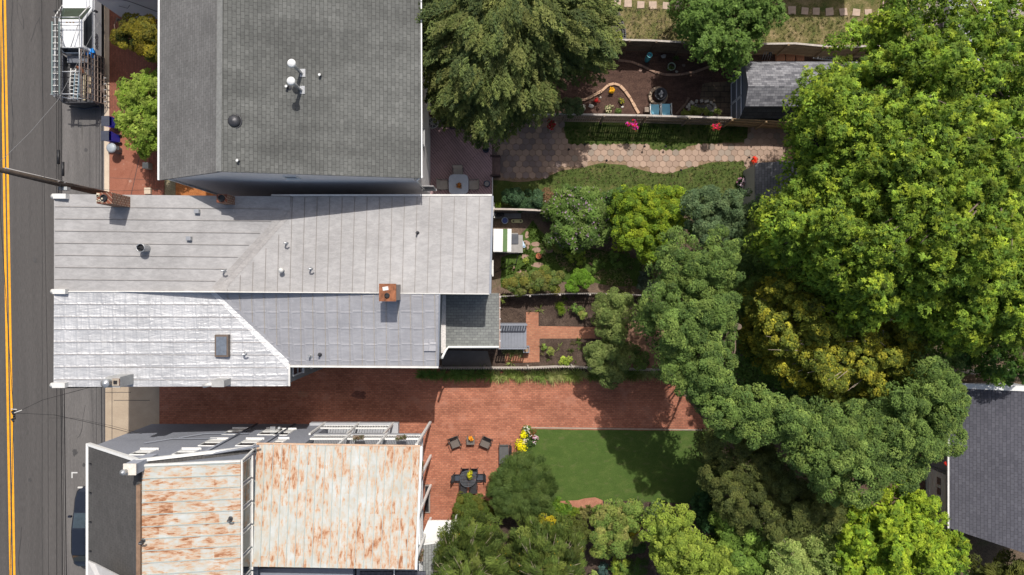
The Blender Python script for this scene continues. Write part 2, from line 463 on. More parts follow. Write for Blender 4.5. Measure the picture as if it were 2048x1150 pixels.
# raised pavement with a real kerb: top 0.13 m above the road
KZ = 0.13
def raised(name, pts, mat, z0=-0.05, z1=KZ):
    mb = MB(); mb.prism([(p.x, p.y) for p in px(pts)], z0, z1); return mb.build(name, mat, kind='structure')
raised('kerb', [(211, -900), (221, -900), (221, 764), (211, 764)], G_KERB)
raised('kerb', [(211, 900), (219, 900), (219, 2100), (211, 2100)], G_KERB)
raised('sidewalk', [(221.1, -900), (330, -900), (330, 470), (221.1, 470)], G_PAVEB, z1=KZ - 0.002)
raised('sidewalk', [(221.1, 470.1), (330, 470.1), (330, 764), (221.1, 764)], G_REDC, z1=KZ - 0.002)
sheet('sidewalk_slabs', [(222, 268), (300, 268), (300, 420), (222, 420)], KZ + 0.004, G_REDC)
for a, b in (((262, 400), (284, 300)), ((222, 356), (300, 360))):
    sheet('pavement_joint', [a, b, (b[0] + 1.0, b[1] + 0.6), (a[0] + 1.0, a[1] + 0.6)], KZ + 0.006, G_TAR)
# driveway apron and concrete pavement crossing
sheet('sidewalk_concrete', [(211, 764.1), (319, 764.1), (319, 899.9), (211, 899.9)], 0.02, G_CONC)
raised('sidewalk', [(219.1, 900.1), (330, 900.1), (330, 2100), (219.1, 2100)], G_CONC, z1=KZ - 0.002)
for q in ([(211, 784), (262, 784), (262, 785), (211, 785)], [(224, 765), (225, 765), (225, 899), (224, 899)], [(228, 800), (300, 800), (300, 801), (228, 801)]):
    sheet('pavement_joint', q, 0.026, G_TAR)
# gray house front patch and orange mulch by its wall
sheet('garden_slab', [(330, 355), (352, 355), (352, 470), (330, 470)], 0.06, M_ground('mossy_concrete', [(0.3, (0.16, 0.14, 0.08)), (0.7, (0.26, 0.22, 0.15))], 2, 20, 0.5))
sheet('mulch_strip', [(352.1, 355), (470, 355), (470, 470), (352.1, 470)], 0.05, M_ground('orange_mulch', [(0.3, (0.28, 0.10, 0.035)), (0.7, (0.42, 0.17, 0.06))], 3, 20, 0.6))
sheet('side_alley', [(300, 372), (860, 372), (860, 432), (300, 432)], 0.03, G_BEDS)

# brick driveway, patio, lawn
sheet('driveway', [(319.1, 700), (880, 700), (880, 742), (1300, 744), (1330, 744), (1420, 856), (1420, 872), (1046, 872), (1046, 1060), (319.1, 1060)], 0.022, G_DRIVE)
sheet('lawn', wavy([(1047, 858), (1440, 862), (1450, 1010), (1240, 1000), (1150, 1004), (1090, 1002), (1047, 960)], 0.6), 0.05, G_LAWN)
raised('lawn_edging', [(1046, 853.5), (1420, 858.5), (1420, 861), (1046, 856)], M_plain('edging_stone', (0.34, 0.27, 0.21), 0.9), z1=0.055)
sheet('brick_patch', [(596, 783), (617, 784), (616, 794), (596, 793)], 0.027, G_PATH)
sheet('brick_patch', [(538, 797), (560, 797), (560, 800), (538, 800)], 0.027, G_PATH)
sheet('brick_stain', blob0(718, 790, 14, 9), 0.027, M_brick('stained_brick', (0.22, 0.085, 0.06), (0.15, 0.055, 0.04), (0.10, 0.06, 0.045), 0.215, 0.112, 0.014, stain=0.3))
sheet('garden_soil', [(985, 1003), (1046, 1003), (1240, 1000.5), (1450, 1011), (1700, 1000), (1900, 1000), (1900, 1300), (860, 1300), (860, 1061), (985, 1061)], 0.03, G_BEDS)
G_REDGR = M_ground('red_gravel', [(0.3, (0.30, 0.13, 0.085)), (0.7, (0.42, 0.2, 0.13))], 3, 30, 0.4)
cur = [(1105, 1003), (1130, 1001), (1155, 1000), (1170, 996), (1190, 994), (1205, 1000), (1206, 1012), (1170, 1018), (1120, 1010)]
sheet('gravel_curve', cur, 0.056, G_REDGR)

# yard of the tall metal-roofed house
sheet('yard_soil', [(880, 419), (1360, 424), (1390, 588), (880, 588)], 0.02, M_ground('yard_path_soil', [(0.3, (0.10, 0.07, 0.052)), (0.52, (0.16, 0.115, 0.085)), (0.75, (0.075, 0.085, 0.03))], 0.9, 18, 0.6, 0.95, 0.7))
G_WEED = M_ground('weedy_grass', [(0.3, (0.04, 0.075, 0.012)), (0.6, (0.075, 0.12, 0.025)), (0.8, (0.13, 0.11, 0.05))], 1.8, 20, 0.7, 0.95, 0.8)
sheet('yard_grass', wavy([(1040, 470), (1055, 455), (1066, 440), (1090, 470), (1120, 478), (1200, 500), (1290, 520), (1290, 575), (1100, 560), (1002, 575), (1002, 515), (1038, 505)], 2.0), 0.03, G_WEED)
G_FLAG = M_ground('flagstone', [(0.3, (0.26, 0.17, 0.13)), (0.7, (0.38, 0.26, 0.2))], 3, 25, 0.45, 0.9, 0.3)
def blob(cx, cy, rx, ry, n=9, j=0.14):
    return [(cx + rx * math.cos(2 * math.pi * k / n) * R.uniform(1 - j, 1 + j), cy + ry * math.sin(2 * math.pi * k / n) * R.uniform(1 - j, 1 + j)) for k in range(n)]
for i, (x, y, a, b) in enumerate([(1052, 490, 9, 10), (1050, 513, 7, 7), (1073, 500, 9, 6), (1071, 488, 10, 5), (1045, 546, 11, 8), (1054, 470, 4, 7), (1075, 530, 12, 5), (1026, 537, 4, 5), (1098, 500, 9, 7)]):
    sheet('flagstone', blob(x, y, a, b), 0.034 + 0.0004 * i, G_FLAG)
raised('landing_slab', [(990, 427), (1042, 427), (1042, 437), (990, 437)], M_plain('slab', (0.2, 0.19, 0.18), 0.9), z1=0.08)
# yard of the lower metal house: soil, brick path
sheet('yard_soil', [(884, 589), (1300, 589), (1330, 742), (884, 742)], 0.021, G_BEDS)
sheet('brick_path', [(1052, 624), (1077, 624), (1077, 652), (1190, 654), (1190, 677), (1079, 677), (1079, 724), (1010, 726), (1010, 706), (1052, 700)], 0.04, G_PATH)
sheet('brick_path', [(1190.1, 648), (1330, 640), (1320, 742), (1260, 742), (1230, 677), (1190.1, 677)], 0.041, M_ground('worn_path', [(0.3, (0.16, 0.09, 0.06)), (0.7, (0.27, 0.16, 0.11))], 2, 20, 0.5))
for q in ([(1052, 651), (1077, 651), (1077, 652), (1052, 652)], [(1052, 676), (1079, 676), (1079, 677), (1052, 677)], [(1054, 627), (1075, 627), (1075, 628), (1054, 628)]):
    sheet('path_joint', q, 0.046, G_REDGR)
sheet('side_slab', [(884, 700), (975, 702), (985, 736), (884, 736)], 0.045, M_plain('dark_slab', (0.13, 0.12, 0.11), 0.9, scale=1))

# gray house rear yard: hexagon pavers and lawns
sheet('side_lawn', [(984, 240), (1640, 246), (1640, 428), (984, 428)], 0.01, G_SIDEG)
hexpoly = [(984, 232), (1122, 236), (1128, 262), (1136, 290), (1160, 294), (1210, 292), (1250, 291), (1290, 292), (1320, 304), (1345, 306), (1375, 296), (1410, 290), (1494, 288), (1496, 256), (1578, 258), (1580, 330), (1560, 322), (1512, 330), (1512, 352), (1493, 352), (1490, 318), (1420, 321), (1370, 334), (1330, 344), (1290, 338), (1250, 326), (1205, 322), (1160, 332), (1120, 338), (1080, 356), (1040, 360), (984, 356)]
sheet('path_bed', wavy([(x + (3 if x > 1030 else 0) * (1 if y > 300 else -1) * 0, y + (4 if y > 300 else -3)) for x, y in hexpoly], 0.8), 0.016, M_ground('sandy_soil', [(0.3, (0.17, 0.12, 0.075)), (0.7, (0.30, 0.21, 0.14))], 2, 25, 0.5))
HEXM = M_leaf('hex_paver', 0.0, 0.9, 0.2)
hexm = MB(); hr = 0.235; cols = []
Y0 = P(0, 362).y; Y1 = P(0, 228).y; X0 = P(980, 0).x; X1 = P(1584, 0).x
row = 0; y = Y0
while y < Y1:
    x = X0 + (0 if row % 2 == 0 else hr * math.sqrt(3) / 2)
    while x < X1:
        qx = x * S + CX; qy = -y * S + CY
        if inpoly(qx, qy, hexpoly):
            z = 0.045 + R.uniform(-0.003, 0.003); b = len(hexm.v)
            ring = [(x + (hr - 0.012) * math.sin(math.pi / 3 * k), y + (hr - 0.012) * math.cos(math.pi / 3 * k)) for k in range(6)][::-1]
            hexm.v += [Vector((u, w, z)) for u, w in ring] + [Vector((u, w, 0.017)) for u, w in ring]
            hexm.face([b + k for k in range(6)])
            for k in range(6): hexm.face((b + k, b + 6 + k, b + 6 + (k + 1) % 6, b + (k + 1) % 6))
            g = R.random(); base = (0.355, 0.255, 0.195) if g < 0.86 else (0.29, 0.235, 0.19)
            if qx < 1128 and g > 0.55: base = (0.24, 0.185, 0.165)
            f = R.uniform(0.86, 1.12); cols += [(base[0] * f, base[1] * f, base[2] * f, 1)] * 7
        x += hr * math.sqrt(3)
    y += hr * 1.5; row += 1
ho = hexm.build('hex_paving', HEXM, kind='structure')
at = ho.data.attributes.new('tint', 'FLOAT_COLOR', 'FACE')
at.data.foreach_set('color', np.array(cols, dtype=np.float32).ravel())

# mulch yard, flat stones, conifer yard
sheet('mulch_bed', [(846, 80), (1640, 88), (1640, 247), (846, 241)], 0.012, G_MULCH)
sheet('stone_patio', wavy([(1405, 168), (1470, 160), (1476, 235), (1420, 237), (1398, 205)], 2), 0.022, M_brick('patio_stones', (0.15, 0.11, 0.075), (0.11, 0.085, 0.06), (0.05, 0.035, 0.03), 0.5, 0.34, 0.02, stain=0.4, sscale=1.2))
# top lawns
sheet('back_lawn', [(1130, -700), (1820, -700), (1820, 110), (1130, 101)], 0.008, G_DRYL)
sheet('small_bed', [(1190, 20), (1238, 22), (1248, 45), (1250, 78), (1190, 78)], 0.018, M_ground('grey_gravel', [(0.3, (0.07, 0.06, 0.055)), (0.7, (0.13, 0.115, 0.10))], 4, 30, 0.6))
# alley on the right
sheet('alley', [(1821, -800), (2500, -800), (2500, 660), (1640, 660), (1640, 247), (1821, 247)], 0.014, M_ground('alley_gravel', [(0.3, (0.20, 0.17, 0.15)), (0.7, (0.33, 0.29, 0.26))], 0.8, 25, 0.5))
sheet('garage_apron', [(1640, 900), (1860, 900), (1860, 1070), (1640, 1070)], 0.04, M_brick('dark_setts', (0.15, 0.09, 0.07), (0.11, 0.07, 0.055), (0.07, 0.045, 0.035), 0.21, 0.105, 0.012, rz=math.pi / 2))
sheet('cobble_band', [(1715, 986), (1752, 978), (1752, 1002), (1715, 1002)], 0.045, M_brick('cobbles', (0.32, 0.24, 0.2), (0.24, 0.18, 0.15), (0.1, 0.07, 0.06), 0.16, 0.1, 0.02, rz=math.pi / 2))
# ------------------------------------------------------------------ buildings
def poly3(pts): return [P(x, y, h) for x, y, h in pts]
def lerp(a, b, t): return a + (b - a) * t
def wall_ring(mb, pts, z0=0.0):
    """closed ring of wall faces; pts = plan points with top height"""
    n = len(pts)
    for i in range(n):
        a = pts[i]; b = pts[(i + 1) % n]
        mb.poly([(a[0], a[1], z0), (b[0], b[1], z0), (b[0], b[1], b[2]), (a[0], a[1], a[2])])
    return mb
def window(parent, a, b, z0, z1, out, frame_mat=None, bars=1, depth=0.05, name='window', fw=0.065, sunlit_sash_panel=0):
    """window on a wall between plan points a, b; out = outward unit direction in plan"""
    a = Vector((a[0], a[1], 0)); b = Vector((b[0], b[1], 0)); o = Vector((out[0], out[1], 0))
    fm = frame_mat or WHITE; mb = MB(); w = fw
    c = o * (depth / 2 + 0.004)
    def bar(p, q, t=w): mb.beam(p + c, q + c, t, depth, up=o)
    A0 = a + Vector((0, 0, z0)); B0 = b + Vector((0, 0, z0)); A1 = a + Vector((0, 0, z1)); B1 = b + Vector((0, 0, z1))
    d = (b - a).normalized()
    bar(A0 - d * w / 2, B0 + d * w / 2); bar(A1 - d * w / 2, B1 + d * w / 2)
    bar(A0 + Vector((0, 0, w / 2)), A1 - Vector((0, 0, w / 2))); bar(B0 + Vector((0, 0, w / 2)), B1 - Vector((0, 0, w / 2)))
    if bars: 
        m = (z0 + z1) / 2
        bar(a + d * w / 2 + Vector((0, 0, m)), b - d * w / 2 + Vector((0, 0, m)), 0.03)
    mb.beam(A0 - d * 0.06 + o * 0.06 - Vector((0, 0, 0.05)), B0 + d * 0.06 + o * 0.06 - Vector((0, 0, 0.05)), 0.12, 0.04)
    f = mb.build(name, fm, parent)
    if sunlit_sash_panel:  # white panel stands in for sunlight on the lower sash
        g = MB(); e = o * 0.035; zb_ = z0 + (z1 - z0) * sunlit_sash_panel; g.poly([A0 + e, B0 + e, Vector((B0.x, B0.y, zb_)) + e, Vector((A0.x, A0.y, zb_)) + e]); g.build('sunlit_sash_panel', WHITE, f)
    g = MB(); e = o * 0.02
    g.poly([A0 + e, B0 + e, B1 + e, A1 + e]); g.build('pane', DARKGLASS, f)
    return f
def seams(mb, a0, a1, b0, b1, n, w=0.035, h=0.045, skip=()):
    """standing seams between edge a0-a1 and edge b0-b1 (3-D points): n strips"""
    for k in range(n + 1):
        if k in skip: continue
        t = k / n
        p = a0.lerp(a1, t); q = b0.lerp(b1, t)
        mb.beam(p + Vector((0, 0, h / 2)), q + Vector((0, 0, h / 2)), w, h)
def pipe_vent(parent, px_, py_, h, r=0.05, hgt=0.45, mat=None, hook=False):
    p = P(px_, py_, h); mb = MB()
    mb.tube([p - Vector((0, 0, 0.15)), p + Vector((0, 0, hgt))], r, 9)
    mb.lathe(p, [(r * 2.4, 0.0), (r * 1.2, 0.06)], 10)
    if hook: mb.tube([p + Vector((0, 0, hgt)), p + Vector((0.03, 0.0, hgt + 0.1)), p + Vector((0.14, 0, hgt + 0.12)), p + Vector((0.2, 0, hgt + 0.02))], r, 8)
    return mb.build('vent_pipe', mat or STEEL, parent)

SHING = M_brick('grey_green_shingles', (0.132, 0.134, 0.125), (0.104, 0.106, 0.099), (0.056, 0.056, 0.053), 0.32, 0.185, 0.012, stain=0.2, sscale=0.35, swap=(0, 0, math.pi / 2), bmp=0.35, streak=(0.12, 1.1, 1))
SHING2 = M_brick('charcoal_shingles', (0.092, 0.088, 0.085), (0.078, 0.075, 0.072), (0.055, 0.053, 0.052), 0.30, 0.15, 0.010, stain=0.12, sscale=0.8, swap=(0, 0, math.pi / 2), bmp=0.25)
SHING3 = M_brick('porch_shingles', (0.22, 0.23, 0.215), (0.165, 0.172, 0.165), (0.10, 0.10, 0.10), 0.30, 0.155, 0.010, stain=0.15, bmp=0.3)
SHINGG = M_brick('garage_shingles', (0.10, 0.10, 0.118), (0.078, 0.078, 0.094), (0.045, 0.045, 0.052), 0.30, 0.17, 0.012, stain=0.12, swap=(0, 0, math.pi / 2), bmp=0.3)
SHINGS = M_brick('shed_shingles', (0.25, 0.25, 0.265), (0.105, 0.105, 0.118), (0.07, 0.07, 0.08), 0.28, 0.14, 0.008, stain=0.15, bmp=0.35)
SIDING = M_brick('grey_siding', (0.74, 0.71, 0.70), (0.72, 0.69, 0.68), (0.55, 0.53, 0.53), 8.0, 0.16, 0.008, swap='wall', stain=0.06, bmp=0.2)
BLUESID = M_brick('blue_grey_siding', (0.27, 0.285, 0.325), (0.26, 0.275, 0.315), (0.20, 0.21, 0.24), 6.0, 0.14, 0.010, swap='wall', stain=0.08, bmp=0.3)
BLUEG = M_plain('blue_grey_paint', (0.20, 0.215, 0.25), 0.6, var=0.08)
REDBR = M_brick('red_wall_brick', (0.25, 0.09, 0.06), (0.18, 0.065, 0.045), (0.36, 0.31, 0.25), 0.21, 0.075, 0.012, swap='wall', stain=0.25)
CHIMBR = M_brick('chimney_brick', (0.24, 0.085, 0.05), (0.12, 0.045, 0.03), (0.46, 0.38, 0.28), 0.24, 0.11, 0.014, swap='wall', stain=0.3)
MET_A = M_metal('warm_grey_roof_paint', (0.262, 0.254, 0.25), (0.35, 0.341, 0.336), 0.66, 0.0, 0.12, 0.9, marks=0.5)
MET_B = M_metal('aluminium_roof_paint', (0.37, 0.375, 0.385), (0.49, 0.495, 0.505), 0.44, 0.26, 0.40, 1.9, (1.0, 1.0, 1), marks=0.35, panel=(0.55, 0.62, 0.09, 0, 0.15))
MET_C = M_metal('blue_grey_roof_paint', (0.285, 0.284, 0.30), (0.345, 0.344, 0.36), 0.50, 0.15, 0.30, 1.0, (0.8, 1.1, 1), marks=0.3, panel=(0.85, 0.625, 0.08, math.pi / 2, 0.22))
SEAM = M_plain('roof_seam', (0.205, 0.19, 0.18), 0.6, var=0.2)
SEAMB = M_plain('bright_roof_seam', (0.27, 0.25, 0.24), 0.5, var=0.3)
RUSTX = M_rust('rusty_roof_sheets_along_x', 'x'); RUSTY = M_rust('rusty_roof_sheets_along_y', 'y', 0.012)
RUSTED = M_plain('rusted_cap', (0.22, 0.085, 0.04), 0.85, var=0.55, scale=5, bmp=0.4)
PALESEAM = M_plain('pale_green_seam', (0.34, 0.40, 0.39), 0.6, var=0.1)

# ---- gray shingled house (top left), saltbox with rear slope
gh = thing('shingled_house', 'big saltbox house with dark grey-green shingle roof and pale grey siding', 'house', P(585, 200, 0))
NB = -160
f_s, r_s, b_s = (320, 360, 8.0), (442, 343, 10.5), (841, 356, 8.6)
f_n, r_n, b_n = (320, NB, 8.0), (446, NB - 20, 10.5), (841, NB, 8.6)
F = poly3([f_s, r_s, b_s]); Fn = poly3([f_n, r_n, b_n])
y_s = F[1].y; y_n = Fn[1].y
for v in F: v.y = y_s
for v in Fn: v.y = y_n
mb = MB(); mb.slab([F[0], F[1], Fn[1], Fn[0]], 0.14); rf = mb.build('roof', SHING2 if False else M_brick('shingles_front', (0.165, 0.162, 0.157), (0.135, 0.132, 0.128), (0.095, 0.092, 0.090), 0.30, 0.15, 0.010, stain=0.2, sscale=0.6, swap=(0, 0, math.pi / 2), bmp=0.3), gh, label='darker front roof slope')
mb = MB(); mb.slab([F[1] + Vector((0.002, 0, 0)), F[2], Fn[2], Fn[1] + Vector((0.002, 0, 0))], 0.14); rb = mb.build('roof', SHING, gh)
mb = MB(); mb.beam(F[1] + Vector((-0.1, 0, 0.015)), Fn[1] + Vector((-0.1, 0, 0.015)), 0.26, 0.03); mb.build('ridge_cap', M_plain('ridge_shingle', (0.155, 0.157, 0.150), 0.9, var=0.2, scale=8), gh)
ys_w = y_s + 0.12
mb = MB(); x0 = F[0].x + 0.35; x1 = F[1].x; x2 = F[2].x - 0.5
mb.poly([(x0, ys_w, 0), (x2, ys_w, 0), (x2, ys_w, F[2].z - 0.07), (x1, ys_w, F[1].z - 0.16), (x0, ys_w, F[0].z - 0.0)])
mb.poly([(x2, ys_w, 0), (x2, y_n, 0), (x2, y_n, F[2].z - 0.1), (x2, ys_w, F[2].z - 0.1)])
mb.poly([(x0, y_n, 0), (x0, ys_w, 0), (x0, ys_w, F[0].z - 0.1), (x0, y_n, F[0].z - 0.1)])
mb.build('wall', SIDING, gh)
mb = MB(); mb.beam(F[0] + Vector((-0.07, 0, -0.02)), Fn[0] + Vector((-0.04, 0, -0.02)), 0.09, 0.1); mb.build('gutter', WHITE, gh)
mb = MB(); mb.beam(F[2] + Vector((0.07, 0, -0.02)), Fn[2] + Vector((0.03, 0, -0.02)), 0.06, 0.1); mb.build('gutter', WHITE, gh)
mb = MB(); q = Vector((x2 + 0.02, ys_w - 0.02, 0)); mb.tube([F[2] + Vector((0.07, 0.1, -0.05)), q + Vector((0.08, 0, 7.2)), q + Vector((0.08, 0, 0.3))], 0.05, 8); mb.build('downspout', WHITE, gh)
mb = MB(); mb.beam(Vector((x0, ys_w - 0.03, 0)), Vector((x0, ys_w - 0.03, F[0].z)), 0.1); mb.build('corner_board', WHITE, gh)
FRG = M_plain('grey_frame', (.3, .3, .3), .6)
window(gh, (-11.4, ys_w), (-10.75, ys_w), 8.0, 8.6, (0, -1), bars=0, fw=.05)
window(gh, (-5.0, ys_w), (-4.3, ys_w), 4.2, 5.4, (0, -1), frame_mat=FRG, fw=.05)
for yy in (8.5,):
    window(gh, (x2, yy - 0.45), (x2, yy + 0.45), 4.0, 5.5, (1, 0), frame_mat=FRG, fw=.05)
# roof fittings
p = P(470, 244, 10.2); mb = MB()
mb.lathe(p, [(0.36, -0.1), (0.36, 0.12), (0.30, 0.16), (0.31, 0.2), (0.16, 0.30), (0.0, 0.33)], 24); mb.torus(p + Vector((0, 0, 0.14)), 0.36, 0.035)
mb.build('attic_fan', DARKMETAL, gh)
for (bx, by, bh) in ((603, 146, 9.75), (602, 180, 9.75)):
    p = P(bx, by, bh); mb = MB()
    mb.box(p + Vector((0.02, 0, 0.0)), (0.34, 0.38, 0.05)); mb.tube([p, p + Vector((-0.02, 0, 1.35))], 0.085, 12)
    fl = mb.build('flue', STEEL, gh)
    mb = MB(); mb.lathe(p + Vector((-0.02, 0, 1.33)), [(0.10, 0), (0.19, 0.02), (0.2, 0.08), (0.16, 0.15), (0, 0.18)], 16); mb.build('flue_cap', WHITE, fl)
for x, y, h in ((643, 153, 9.5), (577, 176, 9.85), (480, 323, 10.25)):
    p = P(x, y, h); mb = MB(); mb.tube([p - Vector((0, 0, .1)), p + Vector((-0.02, 0, 0.30))], 0.05, 10); mb.lathe(p, [(0.17, 0.0), (0.08, 0.07)], 12)
    vo = mb.build('vent_pipe', DARKMETAL, gh); mb = MB(); mb.disc(p + Vector((-0.02, 0, 0.302)), 0.052, 10); mb.torus(p + Vector((-0.02, 0, 0.30)), 0.05, 0.018, 12, 5); mb.build('pipe_rim', WHITE, vo)

# ---- neighbour house beyond the top edge, only its side wall seen
nb = thing('neighbour_house', 'pale grey rendered house wall at the top left corner beyond the yellow shrub', 'house', P(420, -60, 0))
mb = MB(); a = P(250, 40); b = P(560, 38); 
mb.prism([(a.x, a.y), (b.x, b.y), (b.x, b.y + 8), (a.x, a.y + 8)], 0, 6.2); mb.build('wall', M_plain('pale_render', (0.62, 0.60, 0.60), 0.8, var=0.06, scale=1), nb)
mb = MB(); mb.prism([(a.x - .3, a.y - .2), (b.x, b.y - .2), (b.x, b.y + 8.2), (a.x - .3, a.y + 8.2)], 6.0, 6.2); mb.build('roof', SHING2, nb)
mb = MB(); mb.tube([(a.x + 1.2, a.y - 0.05, 3.4), (a.x + 2.0, a.y - 0.12, 3.0), (a.x + 3.2, a.y - 0.05, 0.6)], 0.02, 6)
mb.tube([(a.x + 0.9, a.y - 0.05, 2.2), (a.x + 1.3, a.y - 0.10, 2.0), (a.x + 1.6, a.y - 0.05, 2.3)], 0.015, 6); mb.build('wall_cable', DARKMETAL, nb)

# ---- house beyond the top edge that shades the stepping stone lawn
nh = thing('north_house', 'house beyond the top edge whose shadow falls on the stepping stone lawn', 'house', P(1540, -260, 0))
a = P(1378, -115); b = P(1716, -420); mb = MB(); mb.prism([(a.x, a.y), (b.x, a.y), (b.x, b.y), (a.x, b.y)], 0, 7.0); mb.build('wall', SIDING, nh)
mb = MB(); mb.prism([(a.x - .2, a.y - .2), (b.x + .2, a.y - .2), (b.x + .2, b.y), (a.x - .2, b.y)], 7.0, 7.2); mb.build('roof', SHING2, nh)

# ---- metal roofed pair: heights follow the low-pitch roofs
def zf(x): return lerp(8.8, 6.9, (x - 108) / (580 - 108))     # front roofs fall from the street to the rear
RZ = zf(430)
def onplane(x, y, a, b, c, lift=0.0):
    n_ = (b - a).cross(c - a); cam_ = Vector((0, 0, H)); d_ = P(x, y, 0) - cam_
    return cam_ + d_ * (n_.dot(a - cam_) / n_.dot(d_)) + Vector((0, 0, lift))
ua = thing('metal_roof_house', 'long row house with matt warm grey seamed metal roof, nearest the shingled house', 'house', P(560, 488, 0))
F1, F2, F3 = P(108, 388, zf(108)), P(108, 583, zf(108)), P(430, 583.5, RZ)
def fp(x, y, lift=0.0): return onplane(x, y, F1, F2, F3, lift)
A = [F1, fp(580, 393), fp(580, 420), F3, F2]
mb = MB(); mb.slab(A, 0.16); mb.build('front_roof', MET_A, ua)
mb = MB()
for k in range(1, 8):
    ypx = 388 + (582 - 388) * k / 8.0
    xe = 580 if ypx <= 420 else lerp(580, 430, (ypx - 420) / 163.0)
    mb.beam(fp(110, ypx + 1, .015), fp(xe - 22, ypx + 6 * (xe - 108) / 472, .015), 0.026, 0.03)
mb.build('roof_seams', SEAM, ua)
RE, VU = P(979, 588, RZ), A[2]
def up_(x, y, lift=0.0): return onplane(x, y, F3, RE, VU, lift)
e0, e1 = up_(581, 393), up_(984, 392.5); b1 = RE
eU = e1.z
mb = MB(); mb.slab([F3, VU, e0, e1, RE], 0.16); mb.build('rear_roof', MET_A, ua)
mb = MB()
for k in range(1, 22):
    x = lerp(430, 979, k / 22.0)
    yv = max(lerp(583, 420, (x - 430) / 150.0) + 22, 421) if x < 576 else 394
    tt = (585 - yv) / (585 - 393.0)
    mb.beam(up_(x, 586, .014), up_(x + 5 * tt, yv, .014), 0.024, 0.028)
mb.build('roof_seams', SEAM, ua)
mb = MB(); 
mb.poly([fp(425, 574, .012), fp(566, 421, .012), fp(579, 421, .012), fp(431, 583, .012)][::-1]); mb.poly([up_(431, 583, .012), up_(580, 421, .012), up_(581, 432, .012), up_(446, 584, .012)][::-1])
mb.build('valley', M_metal('valley_sheet', (0.25, 0.238, 0.23), (0.345, 0.33, 0.32), 0.64, 0.0, 0.2, 3.0, marks=0.6), ua)
# walls
i = 0.12
w = [(A[0].x + .1, A[0].y - i, 8.5), (e0.x, e0.y - i, e0.z - .2), (e1.x - i, e1.y - i, e1.z - .2), (b1.x - i, b1.y, RZ - .2), (A[4].x + .1, A[4].y, 8.5)]
mb = MB(); wall_ring(mb, w[::-1]); mb.build('wall', M_plain('pale_blue_render', (0.40, 0.41, 0.44), 0.8, var=0.06), ua)
mb = MB(); mb.beam(e0 + Vector((-1.0, .06, .0)), e1 + Vector((0, .06, -.02)), 0.09, 0.1); mb.build('gutter', OFFWHITE, ua)
mb = MB(); mb.beam(e1 + Vector((.03, 0, -.05)), b1 + Vector((.03, 0, -.05)), 0.1, 0.2); mb.build('rake_board', BLUEG, ua)
def corner_box(parent, x, y, h, mat):
    p = P(x, y, h); mb = MB(); mb.box(p + Vector((0.1, 0, .03)), (0.62, 0.24, 0.26)); mb.lathe(p + Vector((-0.25, 0, -0.1)), [(0.12, 0), (0.13, 0.2), (0.0, 0.26)], 10)
    return mb.build('cornice_end', mat, parent)
corner_box(ua, 119, 393, 8.8, OFFWHITE)
for z0, z1, yy in ((1.0, 2.6, 424), (3.9, 5.4, 430), (3.9, 5.4, 540)):
    window(ua, (e1.x - i, P(0, yy, 0).y - .4), (e1.x - i, P(0, yy, 0).y + .4), z0, z1, (1, 0), frame_mat=OFFWHITE)
# chimneys, skylights, vents of the grey one
def chimney(parent, x0, y0, x1, y1, htop, hbase, mat, capmat=None, hole=True, label=None):
    """x0..x1, y0..y1 = photo box of the chimney TOP"""
    a = P(x0, y0, htop); b = P(x1, y1, htop)
    mb = MB(); mb.prism([(a.x, a.y), (b.x, a.y), (b.x, b.y), (a.x, b.y)], hbase - 0.4, htop)
    c = mb.build('chimney', mat, parent, label=label)
    cx, cy = (a.x + b.x) / 2, (a.y + b.y) / 2
    if hole:
        mb = MB(); mb.lathe((cx, cy, htop), [(0.17, 0.0), (0.17, 0.08), (0.13, 0.08), (0.13, 0.005)], 14); mb.disc((cx, cy, htop + 0.012), 0.13, 14)
        mb.build('flue_opening', BLACK, c)
    return c
c1 = chimney(ua, 193, 385, 224, 407, 9.75, zf(230), CHIMBR, label='tall crumbling brick chimney at the street end')
mb = MB()
for k in range(9):
    q = P(R.uniform(195, 208), R.uniform(388, 404), 9.75); mb.box(q + Vector((0, 0, .02)), (R.uniform(.08, .16), R.uniform(.06, .1), .05), R.uniform(-.4, .4))
mb.build('mortar_cap', M_plain('crumbled_mortar', (0.55, 0.48, 0.36), 0.9, var=.3), c1)
chimney(ua, 433, 388, 454, 405, 8.3, zf(450), CHIMBR, label='small brick chimney on the north eave')
for x, y in ((396, 424), (380, 478)):
    p = fp(x, y); mb = MB(); mb.box(p + Vector((0, 0.02, .1)), (0.24, 0.2, 0.2)); mb.build('roof_vent', STEEL, ua)
p = fp(293, 497); mb = MB(); mb.tube([p - Vector((0, 0, .1)), p + Vector((0, 0, .55))], 0.2, 18, caps=False); mb.torus(p + Vector((0, 0, .55)), 0.2, .02, 20, 5)
vv = mb.build('round_vent', STEEL, ua); mb = MB(); mb.disc(p + Vector((0, 0, .45)), .19, 16); mb.beam(p + Vector((-.2, .07, .56)), p + Vector((.2, -.07, .56)), .03); mb.build('vent_opening', BLACK, vv)
for x, y, hk in ((449, 542, True), (573, 487, True), (622, 538, True), (835, 466, False)):
    pipe_vent(ua, x, y, (fp(x, y) if x < 460 else up_(x, y)).z, 0.045, 0.35, DARKMETAL if not hk else STEEL, hook=hk)
p = up_(567, 541); mb = MB(); mb.tube([p - Vector((0, 0, .1)), p + Vector((0, 0, .35))], .07, 10); mb.lathe(p + Vector((0, 0, .32)), [(.09, 0), (.14, .06), (.1, .14), (0, .18)], 14); mb.build('vent_pipe', OFFWHITE, ua)
